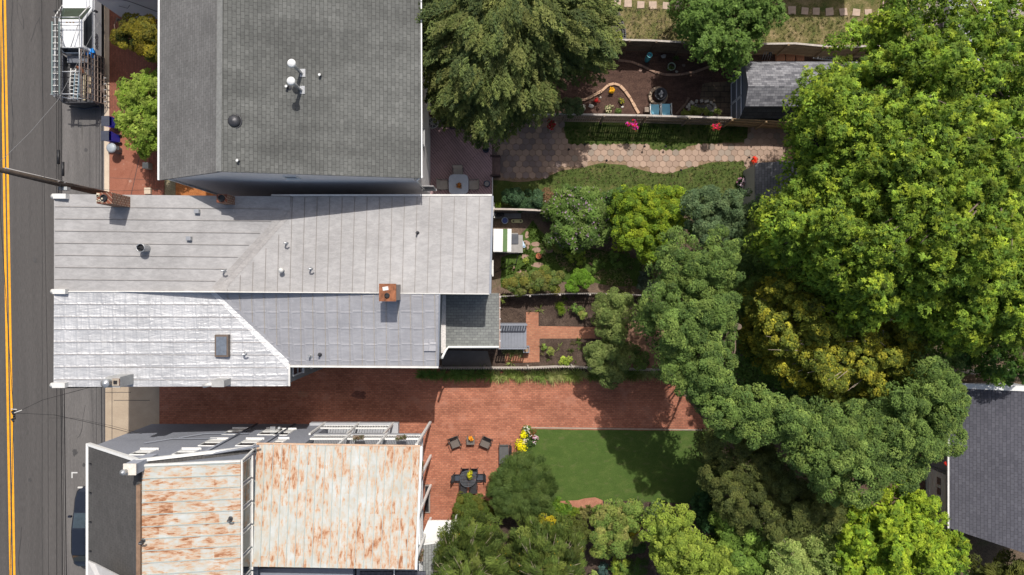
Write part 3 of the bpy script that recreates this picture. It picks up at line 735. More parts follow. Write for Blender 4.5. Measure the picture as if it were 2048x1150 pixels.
# rusted double chimney on the party ridge
c2 = chimney(ua, 760, 569, 791, 601, 9.0, 7.2, M_plain('chimney_render', (.30, .27, .25), .9, var=.2), hole=False, label='rust-capped chimney on the party ridge')
a = P(759, 568, 9.0); b = P(792, 602, 9.0); mb = MB(); mb.box(((a.x + b.x) / 2, (a.y + b.y) / 2, 9.03), (b.x - a.x + .03, a.y - b.y + .03, .06)); cc = mb.build('metal_cap', RUSTED, c2)
mb = MB(); q = P(774, 591, 9.1); mb.lathe((q.x, q.y, 9.062), [(.13, 0), (.13, .06), (.10, .06)], 14); mb.disc((q.x, q.y, 9.075), .1, 14)
mb.build('cap_hole', BLACK, cc)
mb = MB(); mb.box(P(771, 577, 9.07), (.28, .18, .02), .15); mb.build('paint_patch', OFFWHITE, cc)

# ---- silver twin
ub = thing('metal_roof_house', 'row house with shiny silver dented front roof and blue-grey rear roof beside the brick driveway', 'house', P(540, 670, 0))
F4 = P(107, 774, zf(108))
def gp(x, y, lift=0.0): return onplane(x, y, F2, F4, F3, lift)
A2 = [F2, F3, gp(578, 722), gp(578, 772), F4]
mb = MB(); mb.slab(A2, 0.16); mb.build('front_roof', MET_B, ub)
mb = MB()
for k in range(1, 8):
    y0 = 583 + (774 - 583) * k / 7.6
    if y0 > 768: break
    xe = 578 if y0 > 722 else lerp(430, 578, (y0 - 584) / 138.0)
    mb.beam(gp(109, y0, .014), gp(xe - 5, y0 + 1.5, .014), 0.022, 0.026)
mb.build('roof_seams', SEAMB, ub)
r1 = F3.lerp(RE, (878 - 430) / 549.0 * 1.0); r1 = onplane(878, 587.5, F3, RE, VU); VL = A2[2]
def lp(x, y, lift=0.0): return onplane(x, y, F3, RE, VL, lift)
s0, s1 = lp(579, 730), lp(875, 732)
mb = MB(); mb.slab([F3, VL, s0, s1, lp(878, 587.5)], 0.15); mb.build('rear_roof', MET_C, ub)
mb = MB()
for k in range(1, 19):
    x = 430 + k * 24.4
    if x > 872: break
    ye = lerp(584, 722, (x - 430) / 148.0) - 8 if x < 578 else 731
    if ye < 592: continue
    mb.beam(lp(x, 588, .014), lp(x + 2, ye, .014), 0.024, 0.028)
mb.build('roof_seams', M_plain('tan_seam', (.30, .27, .23), .6, var=.3), ub)
mb = MB(); mb.poly([gp(420, 585, .02), gp(432, 585, .02), gp(578, 722, .02), gp(578, 740, .02)][::-1]); mb.build('valley', M_metal('bright_valley', (.55, .55, .55), (.66, .66, .66), .4, .2, .5, 3.0), ub)
mb = MB(); mb.poly([lp(433, 586, .012), lp(447, 588, .012), lp(585, 722, .012), lp(579, 722, .012)][::-1]); mb.build('valley', MET_C, ub, label='blue-grey inner valley sheet')
mb = MB(); mb.beam(F2 + Vector((0, 0, .02)), F3 + Vector((0, 0, .02)), .05, .05); mb.beam(F3 + Vector((0, 0, .02)), RE + Vector((0, 0, .02)), .045, .04); mb.build('party_flashing', OFFWHITE, ub)
mb = MB()
mb.beam(s0 + Vector((0, -.06, .0)), s1 + Vector((0.05, -.06, -.02)), 0.1, 0.11); mb.beam(gp(579, 728), gp(579, 772), .08, .1); mb.build('gutter', OFFWHITE, ub)
mb = MB(); mb.beam(r1 + Vector((.03, 0, -.05)), s1 + Vector((.03, 0, -.05)), .08, .16); mb.build('rake_board', BLUEG, ub)
fS = P(107, 774, zf(108)); xr = P(578, 772, zf(580)); 
w = [(fS.x + .1, A2[0].y, 8.5), (r1.x - .1, r1.y, RZ - .2), (s1.x - .1, s1.y + .12, s1.z - .2), (A2[2].x - .1, s0.y + .12, s0.z - .2)]
ywall = A2[3].y + .12
w += [(A2[2].x - .1, ywall, A2[3].z - .2), (fS.x + .1, ywall, 8.5)]
mb = MB(); wall_ring(mb, w[::-1]); mb.build('wall', M_plain('green_grey_render', (0.22, 0.235, 0.23), 0.8, var=0.06), ub)
xw = A2[2].x - .1
window(ub, (xw, ywall + .3), (xw, ywall + 1.0), 4.4, 6.0, (1, 0)); window(ub, (xw, ywall + .3), (xw, ywall + 1.0), 1.0, 2.8, (1, 0))
corner_box(ub, 118, 583, 8.8, OFFWHITE); corner_box(ub, 117, 770, 8.8, OFFWHITE)
# front chimneys at the driveway eave
def chim3(parent, x0, y0, x1, y1, ht, hb, label):
    c = chimney(parent, x0, y0, x1, y1, ht, hb, M_plain('grey_flashed_chimney', (.34, .34, .33), .6, var=.15), hole=False, label=label); return c
c3 = chim3(ub, 211, 754, 240, 775, 9.35, 8.0, 'grey chimney with round steel flue cap')
q = P(218, 765, 9.35); mb = MB(); mb.lathe(q, [(.19, 0), (.19, .28), (.22, .30), (.2, .36), (0, .42)], 18); mb.build('flue_cap', STEEL, c3)
q = P(233, 764, 9.35); mb = MB(); mb.box(q + Vector((0, 0, .04)), (.34, .34, .08)); mb.build('brick_top', REDBR, c3); mb = MB(); mb.box(q + Vector((0, 0, .1)), (.16, .16, .06)); mb.build('flue_opening', BLACK, c3)
c4 = chim3(ub, 403 + 20, 761, 448, 774, 8.2, 7.0, 'low grey chimney capped with sheet metal')
mb = MB(); q = P(420, 769, 8.1); mb.tube([q + Vector((-.4, -.1, -.2)), q, q + Vector((.5, 0, 0))], .1, 10); mb.build('flashing_pipe', OFFWHITE, c4)
# skylight
a = gp(432, 669); b = gp(461, 713); mb = MB(); zc = (a.z + b.z) / 2
mb.box(((a.x + b.x) / 2, (a.y + b.y) / 2, zc + .10), (b.x - a.x, a.y - b.y, .26)); sk = mb.build('skylight', M_plain('bronze_frame', (.12, .09, .07), .5), ub, bevel=.01)
mb = MB(); mb.box(((a.x + b.x) / 2, (a.y + b.y) / 2, zc + .235), (b.x - a.x - .16, a.y - b.y - .2, .02)); mb.build('pane', M_plain('dusty_glass', (.13, .15, .18), .25, var=.2, scale=6), sk)
for x, y in ((490, 707), (621, 712), (640, 709)):
    pipe_vent(ub, x, y, (gp(x, y) if x < 500 else lp(x, y)).z, .05, .3, STEEL if x != 640 else DARKMETAL, hook=(x == 490))
p = lp(860, 690); mb = MB(); mb.box(p + Vector((0, 0, 0.03)), (.62, .62, .05)); mb.build('roof_hatch', MET_C, ub)

# rear addition with shingled porch roof
pr = thing('rear_addition', 'two storey rear addition with grey shingle roof and white rain pipe beside the stair deck', 'addition', P(945, 645, 0))
hp = 4.5
q = poly3([(891, 589, 4.75), (998, 587, 4.6), (998, 697, hp), (892, 697, hp)])
mb = MB(); mb.slab(q, .14); mb.build('roof', SHING3, pr)
mb = MB(); wall_ring(mb, [(q[3].x, q[3].y + .12, 4.4), (q[2].x - .12, q[2].y + .12, 4.4), (q[1].x - .12, q[1].y, 4.5), (q[0].x, q[0].y, 4.6)]); mb.build('wall', M_plain('addition_render', (.34, .32, .29), .8, var=.1), pr)
mb = MB(); mb.beam(P(887, 590, 4.8), P(887, 706, 4.6), .26, .06); mb.build('flashing', M_plain('white_flashing', (.6, .57, .54), .6, var=.2, scale=8), pr)
mb = MB(); mb.tube([P(998, 694, 4.66), P(897, 694, 4.7), P(891, 701, 4.9), P(884, 716, 5.4)], .065, 9); mb.build('rain_pipe', WHITE, pr)
mb = MB(); mb.beam(q[1] + Vector((.04, 0, 0)), q[2] + Vector((.04, 0, 0)), .07, .12); mb.build('fascia', M_plain('copper_edge', (.33, .24, .2), .6, var=.3), pr)
mb = MB(); 
for k in range(5): mb.box(q[1].lerp(q[2], (k + .3) / 5) + Vector((0.06, 0, .06)), (.06, .05, .05))
mb.build('gutter_clips', WHITE, pr)
# dark link between the blue-grey rear wall and the addition
mb = MB(); mb.prism([(P(866, 0).x + .9, P(0, 592, 4.6).y), (q[0].x, P(0, 592, 4.6).y), (q[3].x, P(0, 700, 4.6).y), (P(866, 0).x + .9, P(0, 700, 4.6).y)], 0, 4.35); mb.build('link', BLUEG, pr)

# ---- awning and landing at the rear of the grey-roofed house
aw = thing('door_awning', 'white metal door awning with one green stripe on the rear wall', 'awning', P(1004, 480, 0))
hA = 2.5
def AP(x, y, h=hA): return P(x, y, h)
for (xa, xb, m, nm) in ((987, 1006, WHITE, 'panel'), (1006.1, 1015, M_plain('awning_green', (.10, .17, .06), .6, var=.1), 'stripe'), (1015.1, 1023, WHITE, 'panel')):
    za = 2.75 - .35 * (xa - 987) / 36; zb = 2.75 - .35 * (xb - 987) / 36
    mb = MB(); mb.slab([P(xa, 457.5, za), P(xb, 458, zb), P(xb - .6, 503.5, zb), P(xa - .6, 503, za)], .05); mb.build(nm, m, aw)
mb = MB(); 
for y in (459, 502): mb.beam(P(1021, y, 2.38), P(988, y, 1.4), .03)
mb.build('bracket', WHITE, aw)
ld = thing('rear_landing', 'grey concrete landing with black handrails below the striped awning', 'steps', P(1015, 485, 0))
mb = MB(); a = P(987, 466, .6); b = P(1036, 505, .6); mb.prism([(a.x, a.y), (b.x, a.y), (b.x, b.y), (a.x, b.y)], 0, .6); mb.build('platform', M_plain('landing_concrete', (.30, .29, .28), .9, var=.12), ld)
mb = MB(); a2 = P(1036, 470, .3); mb.prism([(b.x, a.y - .1), (b.x + .3, a.y - .1), (b.x + .3, b.y), (b.x, b.y)], 0, .3); mb.build('step', M_plain('landing_concrete2', (.30, .29, .28), .9, var=.12), ld)
mb = MB(); r = .022
mb.tube([P(988, 506, 1.5), P(1037, 507, 1.5), P(1037, 507, .05)], r, 6); mb.tube([P(988, 506, 1.1), P(1037, 507, 1.1)], r * .7, 6)
for x in (1002, 1020): mb.tube([P(x, 506.5, 1.5), P(x + .4, 505.5, .6)], r, 6)
mb.build('handrail', BLACK, ld)
mb = MB(); mb.tube([P(1037, 507, 1.2), P(1031, 528, .9), P(990, 545, .7)], r, 6); mb.tube([P(1012, 520, .9), P(996, 540, .5)], r * .7, 6); mb.build('handrail', BLACK, ld)
hatch = MB(); a = P(1024, 469); hatch.box(P(1028, 478, .63), (.55, .6, .06)); hatch.build('door_mat', M_plain('slate_mat', (.09, .095, .11), .9), ld)

# ---- stair deck of the lower house
sd = thing('stair_deck', 'blue-grey painted plank landing with slatted railing between the rear addition and brick path', 'deck', P(1025, 670, 0))
zt = .9; mb = MB()
for k in range(9):
    x = 999 + k * 5.95; a = P(x, 648, zt); b = P(x + 5.3, 695, zt); mb.box(((a.x + b.x) / 2, (a.y + b.y) / 2, zt - .03), (b.x - a.x, a.y - b.y, .05))
mb.build('planks', BLUEG, sd)
a = P(998, 647, zt); b = P(1053, 696, zt); mb = MB(); mb.prism([(a.x, a.y), (b.x, a.y), (b.x, b.y), (a.x, b.y)], 0, zt - .08); mb.build('base', BLUEG, sd)
def railing(mb, p, q, z0, z1, n, mat=None, t=.04, post=.09):
    """baluster railing between plan points p and q"""
    p = Vector((p[0], p[1], 0)); q = Vector((q[0], q[1], 0))
    mb.beam(p + Vector((0, 0, z1)), q + Vector((0, 0, z1)), .09, .05); mb.beam(p + Vector((0, 0, z0 + .08)), q + Vector((0, 0, z0 + .08)), .05, .05)
    for k in range(n + 1):
        c = p.lerp(q, k / n); mb.beam(c + Vector((0, 0, z0 + .1)), c + Vector((0, 0, z1 - .02)), t)
mb = MB(); railing(mb, (a.x, a.y - .04), (b.x, a.y - .04), zt, zt + .75, 11, t=.07); mb.build('railing', BLUEG, sd)
mb = MB(); railing(mb, (a.x, b.y + .04), (b.x, b.y + .04), zt, zt + .75, 11, t=.07); mb.build('railing', BLUEG, sd)
pb = thing('planter_box', 'small square blue-grey planter box at the corner of the stair deck', 'planter', P(1053, 697, 0))
c = P(1052, 697, 0); mb = MB(); c = Vector((c.x, c.y, 0))
for dx, dy, sx, sy in ((-.17, 0, .05, .4), (.17, 0, .05, .4), (0, -.175, .29, .05), (0, .175, .29, .05)): mb.box(c + Vector((dx, dy, .35)), (sx, sy, .7))
mb.build('box', BLUEG, pb); mb = MB(); mb.box(c + Vector((0, 0, .55)), (.29, .3, .1)); mb.build('soil', M_plain('light_soil', (.3, .2, .12), .9, var=.4, scale=20), pb)
# ---- rusty roofed house, bottom left
rh = thing('rusty_roof_house', 'blue-grey sided house with rust-streaked white metal roofs and white galleries', 'house', P(570, 1010, 0))
YW = -268 / S                                   # north wall plane
def at(pxx, h): return (pxx - CX) / S * (1 - h / H)
SB = -23.0                                      # far (south) end, beyond the frame
xe, ze = at(177, 5.9), 5.9
xr_, zr = at(277, 9.3), 9.3
xb, zb = at(505, 6.6), 6.6
GW = BLUESID
# front slope and rear slope
mb = MB(); mb.slab([(xe, YW - .1, ze), (xr_, YW - .1, zr), (xr_, SB, zr), (xe, SB, ze)], .15); mb.build('front_roof', SHING2, rh)
mb = MB(); mb.slab([(xr_ + .002, YW - .1, zr), (xb, YW - .1, zb), (xb, SB, zb), (xr_ + .002, SB, zr)], .15); mb.build('rear_roof', SHING2, rh)
mb = MB(); mb.beam((xe, YW - .04, ze + .0), (xr_, YW - .04, zr + .0), .14, .2); mb.beam((xr_, YW - .04, zr), (xb, YW - .04, zb), .14, .2); mb.build('rake_trim', WHITE, rh)
mb = MB(); mb.beam((xe - .06, YW, ze - .03), (xe - .06, SB, ze - .03), .13, .13); mb.build('gutter', WHITE, rh)
mb = MB()
for k in range(7): mb.box((xe + .28, YW - 1.0 - k * 1.55, ze + .29 + .04), (.1, .05, .08))
mb.build('snow_guards', BLACK, rh)
xg = at(512, 6.6) - .05; x3 = -163 / S          # x3: east gallery plane
YG = YW - 1.6                                   # recessed wall behind the north gallery
x610 = at(612, 5.0)
yS2 = -(1137 - CY) / S * (1 - 7.2 / H)
mb = MB()
mb.poly([(xe + .25, YW - .15, 0), (xb, YW - .15, 0), (xb, YW - .15, zb - .1), (xr_, YW - .15, zr - .1), (xe + .25, YW - .15, ze + .05)][::-1])
mb.poly([(xe + .25, YW - .15, 0), (xe + .25, SB, 0), (xe + .25, SB, ze - .05), (xe + .25, YW - .15, ze - .05)])
mb.poly([(xb, YW - .15, 0), (x610, YW - .15, 0), (x610, YW - .15, 6.2), (xb, YW - .15, 6.2)][::-1])
mb.poly([(x610, YW - .15, 0), (x610, YG, 0), (x610, YG, 6.2), (x610, YW - .15, 6.2)][::-1])
x3w = x3 - 1.3
mb.poly([(x610, YG, 0), (x3w, YG, 0), (x3w, YG, 6.3), (x610, YG, 6.3)][::-1])
mb.poly([(x3w, YG, 0), (x3w, yS2, 0), (x3w, yS2, 7.0), (x3w, YG, 6.3)][::-1])
mb.poly([(xb, YW - .15, 5.8), (xb, SB, 5.8), (xb, SB, zb), (xb, YW - .15, zb)])
mb.build('wall', GW, rh)
# upper shed roof (rust streaks run along x)
r1 = [P(285, 932, 9.42), P(481, 932, 8.6)]
za, zc = 9.42, 8.6; y1n = r1[0].y; xa, xc = at(284, za), at(481, zc)
mb = MB(); mb.slab([(xa, y1n, za), (xc, y1n, zc), (xc, SB, zc), (xa, SB, za)], .13); mb.build('upper_roof', RUSTX, rh)
mb = MB()
for k in range(0, 16):
    yy = y1n - .02 - k * .585
    mb.beam((xa, yy, za + .02), (xc, yy - .05, zc + .02), .03, .04)
mb.build('roof_seams', PALESEAM, rh)
mb = MB(); mb.beam((xa, y1n + .03, za - .04), (xc, y1n + .03, zc - .04), .09, .16); mb.build('rake_trim', OFFWHITE, rh)
mb = MB(); mb.beam((xa - .1, y1n - .9, za + .0), (xa - .1, SB, za + .0), .2, .3); mb.build('parapet', M_plain('weathered_parapet', (.2, .125, .08), .85, var=.3), rh)
mb = MB(); mb.beam((xc + .07, y1n + .1, zc - .02), (xc + .07, SB, zc - .02), .08, .08); mb.beam((xc + .02, y1n, zc - .05), P(510, 896, 6.75), .07, .09); mb.build('gutter', OFFWHITE, rh)
mb = MB()
mb.poly([(xa, y1n - .06, 8.0), (xc - .05, y1n - .06, 6.4), (xc - .05, y1n - .06, zc - .1), (xa, y1n - .06, za - .1)][::-1])
mb.poly([(xc - .05, y1n - .06, 6.2), (xc - .05, SB, 6.2), (xc - .05, SB, zc - .1), (xc - .05, y1n - .06, zc - .1)][::-1])
mb.build('upper_wall', BLUEG, rh)
for k in range(6):
    yy = y1n - .12 - k * 1.2
    window(rh, (xc - .05, yy - 1.0), (xc - .05, yy), 7.2, 8.3, (1, 0), frame_mat=OFFWHITE, name='window', fw=.045, bars=0)
# big lower roof (streaks along y)
zn, zs = 6.4, 7.2
xl, xR = at(512, 6.5), at(841, 5.6)
pN0 = P(513, 888, zn); pN1 = P(841, 893, zn); pS1 = P(830, 1139, zs); pS0 = P(503, 1133, zs)
mb = MB(); mb.slab([pN0, pN1, pS1, pS0], .12); mb.build('lower_roof', RUSTY, rh)
mb = MB(); 
for k in range(0, 20):
    t = k / 19; p_ = pN0.lerp(pN1, t); q_ = pS0.lerp(pS1, t); mb.beam(p_ + Vector((0, 0, .02)), q_ + Vector((0, 0, .02)), .028, .04)
mb.build('roof_seams', PALESEAM, rh)
mb = MB(); mb.beam(pN0 + Vector((0, .03, -.02)), pN1 + Vector((0, .03, -.02)), .07, .1); mb.build('eave_edge', M_plain('orange_edge', (.55, .38, .26), .7, var=.2), rh)
mb = MB(); mb.beam(pN1 + Vector((.05, 0, -.05)), pS1 + Vector((.05, 0, -.05)), .12, .16); mb.build('rake_trim', WHITE, rh)
# galleries
def gallery(z, rh_):
    m = MB(); m.prism([(x610, YG), (x3w, YG), (x3w, YW - 8.9), (x3, YW - 8.9), (x3, YW), (x610, YW)], z - .2, z); return m.build('gallery_floor', M_plain('gallery_floor_grey', (.30, .31, .33), .7, var=.08), rh_)
gallery(3.6, rh)
mb = MB(); xs_ = [x610, x610 + (x3 - x610) / 3, x610 + 2 * (x3 - x610) / 3, x3]
for k in range(3): railing(mb, (xs_[k] + .1, YW - .05), (xs_[k + 1] - .1, YW - .05), 3.65, 4.6, 20, t=.035)
mb.build('gallery_railing', WHITE, rh)
ys_ = [YW, -(911 - CY) / S, -(970 - CY) / S, -(1036 - CY) / S, YW - 8.9]
ys_ = [YW, -10.5, -12.35, -14.4, -17.1]
mb = MB()
for k in range(4): railing(mb, (x3 - .05, ys_[k] - .1), (x3 - .05, ys_[k + 1] + .1), 3.65, 4.6, 18, t=.035)
mb.build('gallery_railing', WHITE, rh)
for k in range(4):
    z1 = 6.3 + k * .2
    mb = MB(); mb.beam((x3 + .02, ys_[k], 0), (x3 + .02, ys_[k], z1), .13); mb.build('post', WHITE, rh)
for k in range(1, 3):
    mb = MB(); mb.beam((xs_[k], YW - .02, 3.4), (xs_[k], YW - .02, 6.25), .12); mb.build('post', WHITE, rh)
    
mb = MB(); railing(mb, (-372 / S, YW - .12), (-236 / S, YW - .12), .6, 1.4, 26, t=.035); mb.build('porch_railing', WHITE, rh)
mb = MB(); mb.prism([(-400 / S, YG), (-225 / S, YG), (-225 / S, YW), (-400 / S, YW)], 0, .5); mb.build('porch_floor', M_plain('porch_floor_grey', (.40, .41, .43), .7, var=.08), rh)
for q_ in (-372, -304, -236):
    mb = MB(); mb.beam((q_ / S, YW - .05, 0), (q_ / S, YW - .05, 3.4), .11); mb.build('post', WHITE, rh)
# windows of the north wall
for x0, x1, z0, z1 in ((-622, -595, 6.8, 7.85), (-553, -524, 6.75, 7.8), (-539, -510, 4.4, 5.9), (-475, -446, 4.4, 5.9), (-537, -506, 1.6, 3.1), (-470, -440, 1.7, 3.2), (-418, -402, 4.3, 5.6), (-440, -415, 1.8, 3.3)):
    window(rh, (x0 / S, YW - .15), (x1 / S, YW - .15), z0, z1, (0, 1), fw=.05, sunlit_sash_panel=.42)
for yy in (-10.4, -12.6, -14.9): window(rh, (x3w, yy - .9), (x3w, yy), 4.0, 5.7, (1, 0))
mb = MB()
for zz, xx in ((4.5, -640), (3.2, -600)): 
    mb.tube([(xx / S, YW - .08, zz + 1), (xx / S + 1.0, YW - .06, zz), (xx / S + 3.5, YW - .08, zz - .1)], .03, 6)
mb.tube([(-430 / S, YW - .06, 6.3), (-430 / S, YW - .06, .4)], .05, 8)
mb.tube([(-505 / S, YW - .06, 7.6), (-505 / S, YW - .06, .4)], .05, 8)
mb.build('wall_pipes', BLUEG, rh)
mb = MB(); q = Vector((-455 / S, YW, 1.9)); mb.box(q, (.3, .25, .35)); mb.lathe(q + Vector((.35, 0, -.1)), [(.1, 0), (.13, .1), (.1, .25), (0, .28)], 12); mb.build('meter', STEEL, rh)
# chimney at the ridge
cq = chimney(rh, 248, 928, 272, 949, 10.15, 8.6, M_plain('blue_grey_chimney', (.33, .35, .40), .7, var=.1), hole=False, label='blue-grey chimney with steel flue at the ridge')
a = P(248, 928, 10.17); b = P(272, 949, 10.17); mb = MB(); mb.box(((a.x + b.x) / 2, (a.y + b.y) / 2, 10.18), (b.x - a.x + .04, a.y - b.y + .04, .06)); mb.build('cap', M_plain('stained_cap', (.6, .55, .48), .7, var=.2, scale=8), cq)
q = P(252, 942, 10.2); mb = MB(); mb.lathe(q, [(.1, 0), (.1, .2), (.14, .22), (.14, .3), (0, .36)], 14); mb.build('flue_cap', STEEL, cq)
for x, y, h in ((461, 1037, 8.7), (286, 1081, 9.42)): pipe_vent(rh, x, y, h, .05, .3, DARKMETAL, hook=True)
mb = MB(); mb.tube([(-16.1, YW - .2, 7.9), (-13.2, YW + .1, 6.9)], .06, 8); mb.build('eave_pipe', BLUEG, rh)
# hanging flower boxes on the railings
def flower_box(loc, size, label, m=(.12, .08, .04)):
    t = thing('flower_box', label, 'flower box', loc); mb = MB(); mb.box(Vector(loc) + Vector((0, 0, -.12)), (size[0], size[1], .2)); mb.build('box', WOOD, t); return t
FB = [((at(716, 4.7), YW + .03, 4.68), (.6, .2), 'brown flower box hung on the middle of the driveway side gallery railing'),
      ((at(802, 4.7), YW + .03, 4.68), (.55, .2), 'brown flower box hung near the corner end of the driveway side gallery railing'),
      ((x3 + .05, -10.0, 4.68), (.2, .65), 'flower box with dark plants on the patio side gallery railing'),
      ((x3 + .05, -14.9, 4.68), (.2, .65), 'flower box with green plants on the gallery railing above the white canopy')]
# white canopy, side building, south neighbours
cn = thing('flat_canopy', 'flat white canopy roof over the side door at the south end of the patio', 'canopy', P(872, 1060, 0))
mb = MB(); mb.slab([P(856, 1041, 2.7), P(915, 1041, 2.7), P(915, 1076, 2.6), P(838, 1087, 2.8)], .1); mb.build('roof', WHITE, cn)
for x, y in ((914, 1042), (914, 1075)):
    mb = MB(); a = P(x, y, 2.6); mb.beam((a.x - .1, a.y, 0), (a.x - .1, a.y, 2.5), .09); mb.build('post', WHITE, cn)
gl = thing('garden_lean_to', 'low grey shingled lean-to roof south of the white canopy', 'outbuilding', P(855, 1130, 0))
mb = MB(); mb.slab([P(836, 1091, 3.1), P(925, 1079, 2.6), P(925, 1230, 2.6), P(836, 1230, 3.1)], .1); mb.build('roof', M_brick('pale_shingles', (.27, .28, .27), (.21, .22, .215), (.11, .11, .11), .32, .17, .014, stain=.15, swap=(0, 0, math.pi / 2)), gl)
mb = MB(); a = P(838, 1093, 3.0); b = P(922, 1228, 3.0); mb.prism([(a.x, a.y), (b.x, a.y), (b.x, b.y), (a.x, b.y)], 0, 2.5); mb.build('wall', BLUEG, gl)
mb = MB(); mb.beam(P(836, 1089.5, 3.12), P(925, 1077.5, 2.62), .1, .1); mb.build('edge_trim', WHITE, gl)
sn = thing('south_row_house', 'grey row house roofs just south of the big rusty roof at the bottom edge', 'house', P(680, 1200, 0))
a = P(500, 1140, 5.8); b = P(870, 1140, 5.8)
mb = MB(); mb.prism([(a.x, a.y), (a.x + 5.5, a.y), (a.x + 5.5, a.y - 6), (a.x, a.y - 6)], 0, 5.6); mb.prism([(a.x + 5.6, a.y - .1), (b.x - 1, a.y - .1), (b.x - 1, a.y - 6), (a.x + 5.6, a.y - 6)], 0, 5.2); mb.build('wall', BLUEG, sn)
mb = MB(); mb.box((a.x + 2.4, a.y - 3.3, 5.68), (4.2, 5.2, .1)); mb.build('roof', MET_C, sn)
mb = MB(); mb.box((a.x + 7.6, a.y - 3.3, 5.25), (3.6, 6, .1)); mb.build('roof', SHINGG, sn)
cr_ = thing('corner_row_house', 'pale ribbed metal roof at the bottom left corner beside the charcoal shingle slope', 'house', P(200, 1190, 0))
mb = MB(); mb.slab([P(176, 1122, 8.4), P(190, 1128, 8.4), P(245, 1156, 9.4), P(262, 1300, 9.4), P(176, 1300, 8.4)], .1); mb.build('roof', M_plain('pale_ribbed', (.42, .41, .40), .7, var=.1), cr_)
a = P(170, 1150, 6.1); mb = MB(); mb.prism([(a.x + .3, a.y - 1.2), (a.x + 1.2, a.y - 1.8), (a.x + 1.2, a.y - 4), (a.x + .3, a.y - 4)], 0, 8.2); mb.build('wall', BLUEG, cr_)

# ---- garage on the right
ga = thing('garage', 'garage with dark bluish shingle roof and white panelled door at the right edge', 'garage', P(1960, 940, 0))
g0, g1 = 2.5, 4.0
q = [P(1898, 782, g0 + .0), P(2130, 792, g1), P(2130, 1136, g1), P(1898, 1052, g0)]
yN = P(0, 775, 2.6).y; q = [Vector((P(1898, 0, g0).x, yN, g0)), Vector((P(2150, 0, 4.6).x, yN, 4.6)), Vector((P(2150, 0, 4.6).x, P(0, 1140, 4.6).y, 4.6)), Vector((P(1898, 0, g0).x, P(0, 1056, g0).y, g0))]
mb = MB(); mb.slab(q, .12); mb.build('roof', SHINGG, ga)
mb = MB(); mb.beam(q[0] + Vector((-.06, 0, 0)), q[3] + Vector((-.06, 0, 0)), .1, .1); mb.build('gutter', OFFWHITE, ga)
mb = MB(); mb.beam(q[0] + Vector((0, .12, .03)), q[1] + Vector((0, .12, .03)), .3, .1); mb.build('rake_trim', WHITE, ga)
xw_ = P(1850, 0).x; mb = MB()
wall_ring(mb, [(xw_ + .12, q[3].y + .2, 2.35), (q[2].x, q[2].y + .2, 4.3), (q[1].x, q[1].y - .1, 4.4), (xw_ + .12, q[0].y - .1, 2.35)]); mb.build('wall', M_plain('garage_render', (.34, .36, .38), .8, var=.08), ga)
d0, d1 = P(0, 932).y, P(0, 1052).y
mb = MB(); mb.prism([(xw_ + .02, d0), (xw_ + .12, d0), (xw_ + .12, d1), (xw_ + .02, d1)], .0, 2.15)
for k in range(1, 5): mb.box((xw_ + .015, (d0 + d1) / 2, k * .43), (.02, abs(d1 - d0), .02))
dr = mb.build('garage_door', M_plain('door_white', (.78, .80, .80), .5, var=.05), ga)
mb = MB()
for k in range(4):
    yy = d0 - .55 - k * .62; mb.box((xw_ + .01, yy, 1.35), (.02, .42, .34))
mb.build('door_windows', DARKGLASS, dr)
mb = MB(); mb.beam((xw_ - .0, d0 + .25, 2.25), (xw_ + .0, d1 - .2, 2.25), .16, .2); mb.beam((xw_ + .02, d0 + .12, 0), (xw_ + .02, d0 + .12, 2.3), .1); mb.build('door_trim', BLUEG, ga)

# ---- gambrel shed
sh = thing('gambrel_shed', 'barn-style shed with mottled grey shingle gambrel roof and double doors', 'shed', P(1590, 180, 0))
prof = [(428 / S, 2.2), (412 / S, 2.85), (371 / S, 3.35), (338 / S, 2.85), (323 / S, 1.9)]
X0s, X1s = P(1490, 0, 2.8).x, P(1728, 0, 2.8).x
def slopes(i, m, lab=None):
    (ya, za_), (yb, zb_) = prof[i], prof[i + 1]
    mb = MB(); mb.slab([(X0s, ya, za_), (X1s, ya, za_), (X1s, yb, zb_), (X0s, yb, zb_)], .07); return mb.build('roof', m, sh, label=lab)
slopes(0, SHINGS); slopes(1, SHINGS); slopes(2, SHINGS); slopes(3, M_brick('shaded_shed_shingles', (.075, .075, .08), (.05, .05, .055), (.03, .03, .03), .28, .14, .008, stain=.2), 'steep south slope coloured dark as it faces away from the sun')  # south slope: shade painted in with a darker shingle colour
xi = X0s + .25 - .1
yN_, yS_ = 424 / S, 326 / S
mb = MB()
mb.poly([(xi, yS_, 0), (xi, yN_, 0), (xi, yN_, 2.15), (xi, 410 / S, 2.75), (xi, 371 / S, 3.25), (xi, 340 / S, 2.75), (xi, yS_, 1.85)][::-1])
mb.poly([(xi, yS_, 0), (X1s, yS_, 0), (X1s, yS_, 1.85), (xi, yS_, 1.85)]); mb.poly([(xi, yN_, 0), (X1s, yN_, 0), (X1s, yN_, 2.1), (xi, yN_, 2.1)][::-1])
mb.poly([(X1s, yS_, 0), (X1s, yN_, 0), (X1s, yN_, 2.1), (X1s, 371 / S, 3.2), (X1s, yS_, 1.85)])
SHW = M_plain('slate_blue_board', (.17, .18, .21), .7, var=.08)
mb.build('wall', SHW, sh)
TRIM = M_plain('shed_trim', (.66, .66, .70), .6, var=.05)
